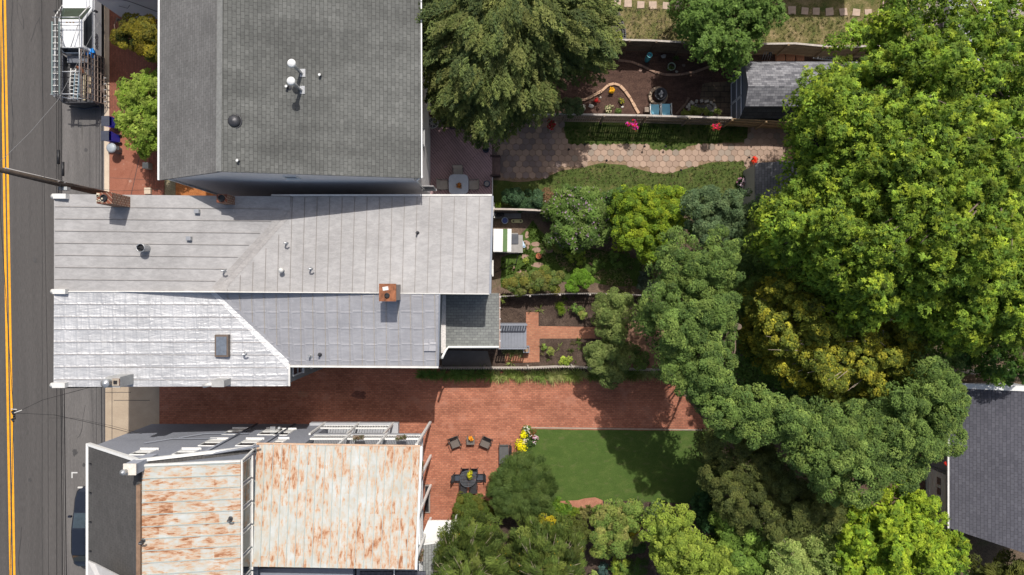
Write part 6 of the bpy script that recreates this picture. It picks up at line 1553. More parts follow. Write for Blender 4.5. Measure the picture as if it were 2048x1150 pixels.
def foliage(C, R_, r, n, ls, cols, style, mat, name, parent, org, axis=None, flat=.75, hue=.12, up=.8, ratio=.55):
    """C: clump centres, R_: clump radii, n: leaves per unit clump"""
    k = np.maximum(6, (n * (R_ / R_.mean()) ** 2 * r.uniform(.8, 1.2, len(R_)))).astype(int)
    idx = np.repeat(np.arange(len(C)), k); m = len(idx)
    u = unit(r.normal(size=(m, 3))); u[:, 2] = np.where(r.random(m) < .8, np.abs(u[:, 2]), u[:, 2])
    cols = np.array(cols); ci = r.integers(0, len(cols), len(C)); base = cols[ci][idx] * (1 - .35) + cols[r.integers(0, len(cols), m)] * .35
    cb = r.normal(1, hue, len(C))[idx][:, None]; lb = r.normal(1, .16, m)[:, None]
    tint = np.clip(base * cb * lb, .004, .9)
    rad = R_[idx][:, None]
    if style == 'shell':            # rounded leafy lobes
        P_ = C[idx] + u * rad * r.uniform(.78, 1.03, (m, 1)) * np.array([1, 1, flat]); nn = unit(u + r.normal(size=(m, 3)) * .55 + np.array([0, 0, up]))
        d = unit(np.cross(nn, r.normal(size=(m, 3))))
        V = leaves(P_, d, nn, ls * r.uniform(.6, 1.3, m), ls * ratio * r.uniform(.7, 1.2, m))
    elif style == 'star':           # radiating tufts: six pointed leaves round each twig tip
        g = 6; t = m // g; ti = idx[:t * g:g]; uu = u[:t * g:g]
        pc = C[ti] + uu * R_[ti][:, None] * r.uniform(.55, 1.08, (t, 1)) * np.array([1, 1, flat]); nn = unit(uu * .7 + r.normal(size=(t, 3)) * .35 + np.array([0, 0, .8]))
        e1 = unit(np.cross(nn, r.normal(size=(t, 3)))); e2 = np.cross(nn, e1); sz = ls * r.uniform(.65, 1.25, t); Vs = []; ts = []
        for q in range(g):
            a = 2 * math.pi * q / g + r.normal(0, .22, t); dd = e1 * np.cos(a)[:, None] + e2 * np.sin(a)[:, None] - nn * r.uniform(-.15, .5, (t, 1))
            L = sz * r.uniform(.7, 1.15, t); Vs.append(leaves(pc + unit(dd) * (L * .5)[:, None], dd, nn + r.normal(size=(t, 3)) * .25, L, L * ratio)); ts.append(np.clip(tint[:t * g:g] * r.normal(1, .13, (t, 1)), .004, .9))
        V = np.concatenate(Vs); tint = np.concatenate(ts); m = t * g
    elif style == 'spray':          # needle sprays pointing outwards from the axis
        ax = C[idx] - np.array([axis[0], axis[1], 0]); ax[:, 2] = 0; ax = unit(ax); side = np.stack([-ax[:, 1], ax[:, 0], np.zeros(m)], 1)
        s1 = r.uniform(-1, 1, m); wdt = (1 - np.abs(s1)) * .8 + .12
        P_ = C[idx] + ax * (s1[:, None] * rad * 1.5) + side * (r.uniform(-1, 1, m) * wdt)[:, None] * rad * .9; P_[:, 2] += r.uniform(-.35, .1, m) * rad[:, 0] - np.maximum(0, s1) * rad[:, 0] * .35
        sgn = np.where(r.random(m) < .5, -1, 1)[:, None]
        d = unit(ax + side * sgn * r.uniform(.2, 1.3, (m, 1)) + np.array([0, 0, -.12]) + r.normal(size=(m, 3)) * .15); nn = unit(np.array([0, 0, 1.]) + r.normal(size=(m, 3)) * .35)
        V = leaves(P_, d, nn, ls * r.uniform(.6, 1.3, m), ls * ratio * r.uniform(.7, 1.2, m))
    elif style == 'strand':         # combed fine strands
        ax = C[idx] - np.array([axis[0], axis[1], 0]); ax[:, 2] = 0; ax = unit(ax)
        P_ = C[idx] + u * rad * r.uniform(.4, 1.05, (m, 1)) * np.array([1, 1, flat]); ca = r.normal(size=(len(C), 3))[idx] * .5
        d = unit(ax + ca + r.normal(size=(m, 3)) * .3 + np.array([0, 0, .15])); nn = unit(u + np.array([0, 0, .8]) + r.normal(size=(m, 3)) * .3)
        V = leaves(P_, d, nn, ls * r.uniform(.6, 1.4, m), ls * ratio * r.uniform(.7, 1.2, m))
    elif style == 'blade':          # arching blades rising from each clump centre
        a = r.uniform(0, 6.28, m); el = r.uniform(.15, 1.1, m); d = np.stack([np.cos(a) * np.cos(el), np.sin(a) * np.cos(el), np.sin(el)], 1)
        L = rad[:, 0] * r.uniform(.6, 1.15, m); P_ = C[idx] + d * (L * .5)[:, None]; nn = unit(np.array([0, 0, 1.]) + r.normal(size=(m, 3)) * .3)
        V = leaves(P_, d, nn, L, np.full(m, ls))
    return quads_mesh(name, V.astype(np.float32), m, tint, mat, parent, org)

NL = 0
def tree(name, label, cat, poly, h0, h1, cr, n, ls, cols, style='shell', seed=1, lumpa=.8, lumpw=3.0, gap=None, under=.6, flat=.75, hue=.12, trunk=None, limbs=14, bark=None, D=None, group=None, flowers=None, ratio=.55, up=.8, trunk_r=None, twigs=0, cs=.95, kind=None, lobe=0, lobek=.55, box=None):
    r = np.random.default_rng(seed); R_ = random.Random(seed)
    c, d = poisson(poly, (lobe or cr) * S * cs * (1.25 if lobe else 1), seed)
    Dm = D or max(1, d.max()) * .75
    inset = (lobe * 1.15 or cr) * S * .6
    keep = d > inset * r.uniform((.5 if seed == 5 else .6) if lobe else .2, 1.0, len(d)); c, d = c[keep], d[keep]
    f = np.sqrt(np.clip(1 - (1 - np.minimum(d / Dm, 1)) ** 2, 0, 1))
    pm = plan(c[:, 0], c[:, 1], np.full(len(c), (h0 + h1) / 2))
    lm = lump(pm[:, 0], pm[:, 1], seed + 5, lumpw)
    h = h0 + (h1 - h0) * f + lm * lumpa * np.clip(f + .2, 0, 1); h = np.maximum(h, cr * .4 + .05)
    if gap is not None:
        g = lump(pm[:, 0], pm[:, 1], seed + 9, lumpw * .7); kk = g > gap; c, d, h = c[kk], d[kk], h[kk]
    if box:       # thinner foliage in one part of the crown
        g = lump(pm[:, 0], pm[:, 1], seed + 9, 1.6)
        if gap is not None: g = g[kk]
        kb = ~((c[:, 0] > box[0]) & (c[:, 0] < box[2]) & (c[:, 1] > box[1]) & (c[:, 1] < box[3]) & (g < box[4])); c, d, h = c[kb], d[kb], h[kb]
    C = plan(c[:, 0], c[:, 1], h)
    if lobe:      # rounded boughs: clumps over the upper side of each lobe
        m_ = max(5, int(2 * math.pi * lobe ** 2 / (cr ** 2) * lobek)); lr = lobe * r.uniform(.7, 1.3, len(C)); ix = np.repeat(np.arange(len(C)), m_)
        u = unit(r.normal(size=(len(ix), 3))); u[:, 2] = np.where(r.random(len(ix)) < .86, np.abs(u[:, 2]), -np.abs(u[:, 2]) * .5)
        C = C[ix] + u * lr[ix][:, None] * np.array([1, 1, .85]) * r.uniform(.85, 1.02, (len(ix), 1)); d = d[ix]; C[:, 2] = np.maximum(C[:, 2], .3)
    h = C[:, 2].copy(); rr = cr * r.uniform(.75, 1.2, len(C))
    cen = np.array([C[:, 0].mean(), C[:, 1].mean()]) if trunk is None else np.array(P(trunk[0], trunk[1], 0))[:2]
    t = thing(name, label, cat, (float(cen[0]), float(cen[1]), 0), group)
    if kind: t['kind'] = kind
    foliage(C, rr, r, n, ls, cols, style, LEAF, 'crown', t, (float(cen[0]), float(cen[1]), float(h0)), axis=cen, flat=flat, hue=hue, ratio=ratio, up=up)
    if under > 0 and h1 > 1.6:
        kk = (r.random(len(C)) < under) & (h > 1.2) & (d > inset * 1.3)
        if kk.sum() > 3:
            C2 = C[kk].copy(); C2[:, 2] = np.maximum(.5, C2[:, 2] - r.uniform(.8, 2.0, kk.sum()) * min(1, h1 / 6) - .3)
            foliage(C2, rr[kk] * (1.9 if lobe else 1.15), r, n * (1.0 if lobe else .45), ls * (1.5 if lobe else 1.2), cols, 'shell' if style != 'spray' else 'spray', LEAF, 'inner_foliage', t, (float(cen[0]), float(cen[1]), float(h0)), axis=cen, flat=flat, hue=hue, ratio=ratio)
    if flowers:
        fc, fs, fn, fr = flowers      # colours, size, count, radial lift
        ii = r.integers(0, len(C), fn); u = unit(r.normal(size=(fn, 3))); u[:, 2] = abs(u[:, 2]) + .3; u = unit(u)
        P_ = C[ii] + u * rr[ii][:, None] * fr; q = np.array(fc)[r.integers(0, len(fc), fn)]
        V = leaves(P_, unit(np.cross(u, r.normal(size=(fn, 3)))), u, np.full(fn, fs) * r.uniform(.7, 1.3, fn), np.full(fn, fs * .8)); quads_mesh('blossoms', V.astype(np.float32), fn, q * r.normal(1, .1, (fn, 1)), PETAL, t, (float(cen[0]), float(cen[1]), float(h0)))
    # trunk and limbs
    tr_ = trunk_r or max(.02, h1 * .022); topz = h0 + (h1 - h0) * .35
    fork = Vector((cen[0], cen[1], topz)); mb = MB()
    mb.tube([(cen[0], cen[1], -.05), (cen[0] + tr_ * .5, cen[1], topz * .5), fork], [tr_ * 1.25, tr_, tr_ * .8], 9)
    bm_ = bark or BARK
    mb.build('trunk', bm_, t)
    if limbs:
        ii = r.choice(len(C), min(limbs, len(C)), replace=False); mb = MB()
        for j in ii:
            e = Vector(C[j]); s0_ = Vector((cen[0], cen[1], topz * R_.uniform(.55, 1.0))); md = s0_.lerp(e, .5) + Vector((R_.uniform(-.3, .3), R_.uniform(-.3, .3), .1)) * min(1, h1 / 5)
            mb.tube([s0_, md, e + Vector((0, 0, .1 * cr))], [tr_ * .38, tr_ * .2, tr_ * .05], 6)
            for q in range(twigs):
                e2 = Vector(C[int(np.argmin(np.abs(C - C[j]).sum(1) + r.random(len(C)) * 2.5))]) + Vector((R_.uniform(-.4, .4), R_.uniform(-.4, .4), R_.uniform(0, .35)))
                mb.tube([md, md.lerp(e2, .6) + Vector((0, 0, .15)), e2 + Vector((0, 0, cr * .75))], [tr_ * .18, tr_ * .11, tr_ * .04], 5)
        mb.build('limbs', bm_, t)
    return t

# greens (albedo)
CON = [(.155, .19, .052), (.115, .15, .044), (.21, .225, .066), (.06, .09, .033)]
ROUND = [(.125, .205, .042), (.09, .155, .035), (.16, .25, .055)]
MAPLE = [(.17, .26, .03), (.125, .205, .028), (.32, .39, .035), (.075, .135, .022), (.21, .30, .035)]
OLIVE = [(.22, .24, .035), (.16, .20, .032), (.42, .38, .04), (.095, .13, .026)]
DARKG = [(.148, .225, .052), (.12, .19, .046), (.215, .29, .068), (.07, .12, .034)]
DARKB = [(.11, .135, .036), (.15, .165, .045), (.075, .095, .03)]
LIME = [(.27, .38, .03), (.20, .31, .028), (.36, .44, .035), (.12, .21, .025)]
YGRN = [(.27, .35, .05), (.21, .29, .042), (.34, .41, .065), (.13, .19, .035)]
FEATH = [(.09, .135, .028), (.13, .175, .036), (.17, .20, .045), (.06, .095, .022)]
MIXG = [(.18, .27, .055), (.24, .29, .065), (.11, .18, .04), (.27, .26, .08)]

tree('conifer', 'large dense conifer with drooping yellow-green sprays behind the shingled house', 'tree',
     [(780, -110), (1225, -110), (1238, 25), (1240, 70), (1247, 105), (1215, 125), (1200, 143), (1172, 133), (1150, 143), (1112, 160), (1128, 190), (1110, 215), (1075, 238), (1045, 232), (1012, 262), (982, 283), (935, 277), (928, 243), (890, 236), (866, 222), (858, 190), (846, 160), (850, 140), (826, 112), (812, 90), (786, 60), (783, 20)],
     4.6, 9.5, .36, 120, .2, CON, 'spray', 3, 1.1, 1.9, None, .8, trunk=(1010, 70), limbs=26, D=230, hue=.2, ratio=.28, trunk_r=.3, cs=.80)
tree('garden_tree', 'round medium tree overhanging both board fences between the two lawns', 'tree',
     [(1372, -70), (1545, -70), (1566, 30), (1562, 66), (1512, 72), (1518, 95), (1503, 118), (1478, 130), (1440, 132), (1402, 122), (1386, 98), (1386, 76), (1358, 62), (1362, 20)],
     3.0, 5.3, .25, 56, .14, ROUND, 'star', 4, .7, 1.6, None, .3, lobe=.52, trunk=(1462, 60), limbs=14, trunk_r=.14)
tree('big_maple', 'huge bright green tree with star-like leaf tufts filling the upper right', 'tree',
     [(1745, 22), (1722, 42), (1700, 60), (1675, 85), (1715, 100), (1700, 125), (1665, 132), (1640, 150), (1605, 163), (1580, 190), (1612, 212), (1578, 240), (1600, 256), (1572, 268), (1604, 300), (1612, 335), (1604, 378), (1560, 384), (1545, 402), (1514, 412), (1532, 432), (1518, 470), (1542, 512), (1600, 540), (1622, 562), (1672, 612), (1690, 642), (1742, 664), (1790, 642), (1850, 652), (1885, 700), (1960, 700), (2170, 690), (2170, -110), (1820, -110), (1760, -40)],
     8.0, 14.0, .24, 54, .145, MAPLE, 'star', 5, 1.1, 2.0, -.85, .45, lobe=.55, lobek=.5, trunk=(1870, 330), limbs=60, D=330, hue=.3, ratio=.45, trunk_r=.36, cs=.8, twigs=1, flat=.95, box=(1730, -110, 2170, 225, .25))
tree('yellowing_tree', 'olive tree with yellowing leaf tips and bare grey branches below the big bright tree', 'tree',
     [(1520, 560), (1600, 535), (1680, 600), (1720, 640), (1840, 640), (1870, 690), (1862, 735), (1840, 770), (1800, 785), (1750, 806), (1640, 802), (1580, 772), (1556, 740), (1500, 702), (1488, 680), (1512, 640), (1494, 600)],
     5.2, 8.6, .2, 50, .13, OLIVE, 'shell', 6, .9, 1.8, -1.15, .35, lobe=.4, trunk=(1690, 690), limbs=34, bark=PALEBARK, hue=.25, twigs=2, trunk_r=.2)
tree('dense_tree', 'tall dense dark green tree left of the yellowing tree, rounded lobes', 'tree',
     [(1350, 478), (1392, 470), (1440, 478), (1490, 510), (1478, 560), (1486, 600), (1466, 640), (1478, 690), (1470, 725), (1478, 770), (1480, 830), (1400, 832), (1348, 792), (1322, 745), (1338, 712), (1296, 672), (1280, 622), (1284, 582), (1330, 570), (1326, 520)],
     6.0, 9.4, .25, 95, .105, DARKG, 'shell', 7, .8, 1.9, None, .15, lobe=.72, trunk=(1400, 640), limbs=16, hue=.16, trunk_r=.2, cs=.9, flat=1.0, up=.9)
tree('dense_tree', 'wide dense dark green tree between the brick driveway and the garage', 'tree',
     [(1470, 775), (1560, 782), (1640, 808), (1720, 806), (1780, 792), (1802, 765), (1832, 722), (1870, 712), (1902, 742), (1932, 772), (1962, 792), (1946, 806), (1936, 832), (1960, 847), (1936, 882), (1900, 892), (1882, 922), (1842, 932), (1812, 972), (1770, 994), (1700, 1010), (1640, 985), (1600, 962), (1560, 905), (1500, 872), (1402, 862), (1396, 830), (1440, 800)],
     6.2, 10.0, .25, 95, .108, DARKG, 'shell', 8, .8, 2.0, None, .15, lobe=.76, trunk=(1700, 860), limbs=8, hue=.16, trunk_r=.16, cs=.9, flat=1.0, up=.9)
tree('low_dense_tree', 'lower dark green tree beside the small shed roof', 'tree',
     [(1368, 392), (1400, 376), (1440, 373), (1502, 382), (1514, 402), (1508, 445), (1495, 490), (1440, 500), (1380, 492), (1372, 440)],
     3.2, 5.4, .24, 95, .115, [(.12, .18, .08), (.095, .15, .068), (.16, .22, .095), (.06, .1, .045)], 'shell', 9, .5, 1.6, None, .15, lobe=.6, trunk=(1440, 430), limbs=9, hue=.09, trunk_r=.1)
tree('shaded_tree', 'green tree in deep shade between the dense tree and the big bright tree', 'tree',
     [(1470, 450), (1530, 460), (1570, 520), (1610, 560), (1560, 600), (1520, 650), (1470, 640), (1470, 520)],
     4.2, 6.4, .45, 260, .16, DARKG, 'shell', 10, .6, 2.0, -.6, .5, trunk=(1525, 540), limbs=9, trunk_r=.12)
tree('brownish_tree', 'dark olive-brown fine leaved tree at the right end of the lawn', 'tree',
     [(1396, 872), (1500, 868), (1560, 900), (1600, 958), (1690, 1004), (1706, 1036), (1660, 1072), (1600, 1092), (1520, 1080), (1450, 1046), (1424, 1004), (1400, 950)],
     3.8, 6.2, .24, 110, .095, DARKB, 'shell', 11, .7, 1.6, None, .2, lobe=.5, trunk=(1530, 980), limbs=12, hue=.14, trunk_r=.14)
tree('lime_tree', 'bright lime green tree in front of the garage door', 'tree',
     [(1668, 1030), (1700, 998), (1730, 1002), (1752, 1018), (1790, 1000), (1820, 976), (1852, 986), (1882, 1004), (1896, 1052), (1962, 1078), (1930, 1102), (1948, 1150), (1900, 1230), (1650, 1230), (1664, 1090)],
     3.8, 6.4, .24, 54, .16, LIME, 'star', 12, .8, 1.8, -1.0, .3, lobe=.5, trunk=(1790, 1090), limbs=14, hue=.18, trunk_r=.14)
tree('pale_tree', 'pale grey-green thin tree with grey twigs left of the lime tree', 'tree',
     [(1500, 1080), (1560, 1045), (1620, 1062), (1680, 1020), (1702, 1050), (1690, 1150), (1690, 1230), (1500, 1230), (1520, 1130)],
     3.4, 5.4, .22, 60, .12, [(.27, .35, .09), (.20, .28, .07), (.34, .40, .12)], 'shell', 13, .7, 1.6, -.7, .2, lobe=.42, trunk=(1610, 1130), limbs=20, bark=PALEBARK, twigs=2, trunk_r=.12)
tree('mid_green_tree', 'mid green tree between the yellow-green tree and the pale one', 'tree',
     [(1440, 1000), (1500, 1040), (1560, 1050), (1540, 1100), (1510, 1230), (1430, 1230), (1450, 1120), (1420, 1040)],
     2.8, 4.8, .4, 200, .15, [(.16, .26, .045), (.11, .19, .035), (.21, .31, .055)], 'shell', 14, .7, 1.8, None, .6, trunk=(1480, 1110), limbs=9, trunk_r=.1)
tree('yellow_green_tree', 'yellow-green bushy tree at the bottom edge right of the yellow blossoms', 'tree',
     [(1336, 1012), (1372, 1000), (1384, 1042), (1402, 1070), (1442, 1078), (1482, 1122), (1492, 1230), (1380, 1230), (1312, 1112), (1282, 1072), (1292, 1042)],
     3.6, 5.8, .24, 80, .12, YGRN, 'shell', 15, .8, 1.7, None, .2, lobe=.5, trunk=(1390, 1100), limbs=12, hue=.13, trunk_r=.12)
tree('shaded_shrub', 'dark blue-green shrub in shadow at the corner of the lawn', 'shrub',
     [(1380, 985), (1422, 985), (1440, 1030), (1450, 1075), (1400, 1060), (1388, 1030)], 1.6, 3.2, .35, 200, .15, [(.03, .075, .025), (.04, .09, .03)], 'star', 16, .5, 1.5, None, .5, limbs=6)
tree('feathery_tree', 'feathery dark green tree with tan branches, left one at the bottom edge', 'tree',
     [(872, 1075), (900, 1046), (950, 1030), (985, 1040), (1012, 1070), (1018, 1150), (1010, 1230), (862, 1230), (868, 1130)],
     3.2, 5.2, .32, 150, .24, FEATH, 'strand', 17, .8, 1.2, None, .7, trunk=(935, 1130), limbs=26, bark=PALEBARK, twigs=3, hue=.2, ratio=.16, trunk_r=.14, flowers=([(.4, .26, .03)], .07, 14, 1.0))
tree('feathery_tree', 'feathery dark green tree with tan branches, right one at the bottom edge', 'tree',
     [(1014, 1072), (1060, 1038), (1110, 1045), (1160, 1062), (1176, 1110), (1168, 1150), (1165, 1230), (1012, 1230), (1020, 1150)],
     3.0, 5.0, .32, 150, .24, FEATH, 'strand', 18, .8, 1.2, None, .7, trunk=(1090, 1120), limbs=26, bark=PALEBARK, twigs=3, hue=.2, ratio=.16, trunk_r=.14, flowers=([(.45, .3, .02)], .08, 45, 1.0))
tree('clipped_shrub', 'big round clipped dark evergreen at the corner of the brick patio and lawn', 'shrub',
     [(1012, 922), (1035, 903), (1062, 900), (1086, 915), (1104, 945), (1112, 990), (1105, 1020), (1080, 1034), (1040, 1036), (1000, 1030), (978, 1005), (974, 970), (990, 940)],
     1.5, 3.0, .33, 520, .17, [(.085, .13, .032), (.11, .155, .04), (.06, .10, .026)], 'strand', 19, .12, 1.6, None, .5, limbs=4, ratio=.16, hue=.1, flat=.6, cs=.8)
tree('clipped_shrub', 'small rounded bright green shrub at the south end of the patio', 'shrub',
     [(906, 1000), (925, 990), (950, 990), (972, 1000), (988, 1022), (980, 1044), (950, 1045), (915, 1046), (903, 1025)],
     .9, 1.8, .25, 380, .09, [(.07, .11, .02), (.09, .13, .025), (.12, .12, .02)], 'shell', 20, .1, 1.5, None, .4, limbs=4, hue=.12)
def shrub(label, poly, h0, h1, cr, n, ls, cols, style='shell', seed=30, **k):
    k.setdefault('limbs', 5); k.setdefault('under', .4)
    return tree(k.pop('name', 'shrub'), label, k.pop('cat', 'shrub'), poly, h0, h1, cr, n, ls, cols, style, seed, k.pop('lumpa', .3), k.pop('lumpw', 1.4), **k)
shrub('leafy hosta-like shrub at the lawn edge beside the big clipped evergreen', [(1100, 1008), (1112, 1000), (1130, 1006), (1152, 1012), (1158, 1034), (1130, 1042), (1100, 1038)], .6, 1.2, .26, 90, .2, [(.09, .17, .02), (.06, .14, .025), (.16, .21, .02)], 'star', 31)
shrub('tan and yellow grassy perennial below the red gravel curve', [(1150, 1016), (1172, 1010), (1205, 1010), (1206, 1032), (1180, 1046), (1152, 1040)], .4, 1.0, .28, 110, .04, [(.24, .22, .08), (.18, .2, .06)], 'blade', 32)
shrub('large mixed green shrub below the middle of the lawn edge', [(1200, 1010), (1240, 1004), (1275, 1000), (1290, 1030), (1278, 1060), (1282, 1090), (1262, 1110), (1240, 1120), (1200, 1112), (1178, 1098), (1180, 1050)], 1.4, 2.8, .33, 240, .13, MIXG, 'shell', 33, lumpa=.5)
shrub('spiky light green yucca-like plant at the lawn edge', [(1262, 992), (1290, 984), (1312, 990), (1318, 1008), (1290, 1018), (1268, 1012)], .2, .5, .55, 130, .05, [(.15, .19, .08), (.1, .15, .05)], 'blade', 34, cs=.6)
shrub('bright orange-yellow blossoming shrub beside the yellow-green tree', [(1258, 1036), (1272, 1040), (1282, 1056), (1275, 1075), (1262, 1082), (1256, 1070)], 1.2, 2.0, .26, 220, .09, [(.55, .40, .02), (.6, .46, .03), (.25, .25, .02)], 'shell', 35)
shrub('pale green flowering shrub right of the spiky plant', [(1296, 1010), (1325, 1004), (1345, 1015), (1330, 1042), (1300, 1050), (1285, 1030)], .8, 1.8, .28, 230, .11, [(.12, .17, .06), (.1, .15, .05)], 'shell', 36)
shrub('dark green round bush below the orange blossoms', [(1262, 1086), (1290, 1080), (1292, 1100), (1280, 1106), (1258, 1104)], .5, 1.2, .24, 260, .09, [(.05, .10, .03)], 'shell', 37)
shrub('mound of fine bright green ornamental grass at the bottom edge', [(1256, 1112), (1295, 1110), (1300, 1140), (1290, 1160), (1254, 1160)], .5, 1.1, .3, 330, .09, [(.055, .12, .02), (.07, .135, .02)], 'strand', 38, ratio=.25)
shrub('yellow-green broad leaved plant in the bottom garden', [(1222, 1122), (1252, 1120), (1256, 1140), (1252, 1165), (1224, 1165)], .4, .9, .26, 70, .2, [(.24, .30, .04), (.12, .2, .04)], 'star', 39)
shrub('pale yellow-green round plant at the very bottom edge', [(1178, 1140), (1198, 1136), (1202, 1165), (1176, 1165)], .4, .9, .24, 120, .13, [(.3, .38, .1), (.24, .32, .08)], 'star', 40)
shrub('dark blue-green hosta at the very bottom edge', [(1192, 1125), (1214, 1122), (1222, 1150), (1204, 1160)], .3, .7, .25, 50, .22, [(.05, .09, .08)], 'star', 41)
shrub('olive bush with yellow blossoms between the feathery trees', [(1066, 1036), (1090, 1030), (1112, 1035), (1110, 1055), (1072, 1056)], 2.2, 3.2, .26, 200, .1, [(.12, .15, .02), (.5, .38, .02)], 'shell', 42)
shrub('olive bush behind the leafy plants at the left of the bottom garden', [(1120, 1040), (1160, 1036), (1180, 1060), (1182, 1095), (1160, 1090), (1130, 1070)], 1.4, 2.4, .3, 220, .11, [(.1, .12, .025), (.08, .1, .025)], 'shell', 43)
# street shrubs
tree('yellow_shrub', 'yellow-orange leaved shrub on the pavement by the shingled house', 'shrub', [(232, 50), (255, 34), (300, 36), (345, 50), (350, 130), (318, 124), (290, 112), (262, 100), (236, 88), (226, 72)],
     3.0, 4.4, .33, 300, .12, [(.28, .21, .014), (.18, .155, .018), (.10, .10, .02), (.05, .075, .02)], 'shell', 50, .4, 1.4, None, .6, trunk=(300, 82), limbs=8, hue=.3)
tree('street_tree', 'small bright green tree on the pavement by the front of the shingled house', 'tree', [(226, 160), (262, 152), (285, 138), (320, 140), (352, 165), (356, 290), (320, 308), (296, 312), (272, 306), (250, 290), (240, 262), (222, 235), (232, 205), (240, 180)],
     1.9, 3.8, .36, 230, .15, [(.20, .29, .035), (.15, .235, .033), (.26, .33, .06)], 'star', 51, .5, 1.6, -.95, .6, trunk=(300, 240), limbs=16, bark=PALEBARK, ratio=.5, trunk_r=.07)
# back yard plants, tall house
shrub('dark green shrub against the old grey fence near the metal roof', [(1006, 385), (1030, 378), (1070, 376), (1085, 390), (1100, 400), (1092, 418), (1060, 420), (1010, 416)], .8, 1.5, .28, 190, .14, [(.05, .10, .045), (.07, .125, .06), (.04, .08, .03)], 'shell', 60)
shrub('reddish and green mixed shrub left of the butterfly bush', [(1072, 382), (1105, 380), (1120, 398), (1105, 420), (1080, 420)], .7, 1.4, .28, 170, .13, [(.12, .12, .05), (.2, .11, .06)], 'shell', 61)
shrub('tiny lime bush squeezed at the corner of the metal roof', [(988, 398), (1000, 398), (1002, 414), (988, 415)], .4, 1.0, .2, 200, .08, [(.12, .19, .02)], 'shell', 62, limbs=2)
tree('butterfly_bush', 'sprawling butterfly bush with mauve flower spikes over the shaded yard', 'shrub', [(1085, 430), (1100, 395), (1130, 375), (1170, 372), (1215, 385), (1235, 410), (1225, 450), (1212, 478), (1170, 498), (1120, 492), (1090, 470), (1102, 450)],
     1.2, 2.8, .38, 170, .24, [(.12, .20, .04), (.17, .24, .06), (.09, .15, .04)], 'star', 63, .5, 1.5, -.9, .5, limbs=18, bark=PALEBARK, ratio=.3, flowers=([(.26, .16, .24), (.30, .22, .27), (.2, .14, .18)], .12, 240, 1.12), twigs=1)
tree('lime_green_tree', 'small yellow-green tree left of the low dark green tree', 'tree', [(1225, 390), (1260, 368), (1310, 365), (1355, 372), (1382, 395), (1385, 440), (1376, 478), (1350, 470), (1345, 500), (1308, 515), (1268, 505), (1240, 490), (1228, 450)],
     2.2, 4.2, .22, 75, .12, [(.21, .29, .02), (.16, .25, .025), (.10, .18, .025), (.28, .33, .025)], 'shell', 64, .6, 1.4, None, .2, lobe=.42, trunk=(1305, 440), limbs=12, hue=.18)
shrub('mid green shrub between the butterfly bush and the small yellow-green tree', [(1205, 372), (1240, 366), (1258, 390), (1240, 430), (1232, 470), (1215, 440), (1210, 400)], 1.6, 2.8, .33, 200, .14, [(.07, .13, .035), (.09, .15, .04)], 'shell', 65)
shrub('sunlit green and yellow shrub bed along the picket fence near the awning', [(1005, 572), (1020, 548), (1045, 540), (1090, 534), (1125, 545), (1132, 570), (1110, 582), (1050, 586), (1010, 588)], .7, 1.5, .28, 210, .12, [(.12, .17, .03), (.16, .17, .05), (.09, .14, .04), (.22, .2, .04)], 'shell', 66)
shrub('bright green bush in the row along the picket fence', [(1130, 546), (1165, 540), (1190, 556), (1190, 578), (1150, 584), (1130, 576)], .6, 1.3, .26, 200, .13, [(.11, .22, .02), (.14, .24, .03)], 'shell', 67)
shrub('variegated hosta clump in the deep shade of the dense tree', [(1275, 555), (1300, 540), (1328, 548), (1330, 572), (1300, 582), (1275, 575)], .2, .45, .3, 60, .22, [(.06, .09, .06), (.12, .15, .10)], 'star', 68, limbs=0)
tree('crepe_tree', 'light olive small tree rising behind the soil beds, upper one', 'tree', [(1190, 600), (1210, 582), (1240, 580), (1262, 592), (1270, 625), (1262, 660), (1240, 690), (1205, 680), (1186, 650)],
     1.8, 3.4, .33, 270, .11, [(.17, .22, .06), (.13, .18, .05), (.21, .25, .075)], 'shell', 69, .5, 1.5, None, .6, trunk=(1225, 640), limbs=9)
tree('crepe_tree', 'light olive small tree over the low picket fence, lower one', 'tree', [(1170, 690), (1195, 675), (1235, 684), (1262, 690), (1268, 725), (1250, 760), (1215, 772), (1195, 750), (1168, 735)],
     1.8, 3.3, .33, 270, .11, [(.16, .21, .06), (.12, .17, .05), (.2, .24, .075)], 'shell', 70, .5, 1.5, None, .6, trunk=(1215, 715), limbs=9)
shrub('leafy shrub in the shadow left of the dense tree base', [(1262, 690), (1290, 700), (1300, 740), (1268, 745)], .6, 1.4, .28, 180, .12, DARKG, 'shell', 71)
shrub('bright green tuft of tall grass in the dark soil bed', [(1108, 612), (1130, 606), (1138, 618), (1128, 634), (1112, 630)], .1, .3, .38, 200, .03, [(.18, .26, .03), (.12, .2, .03)], 'blade', 72, limbs=0, cs=.7)
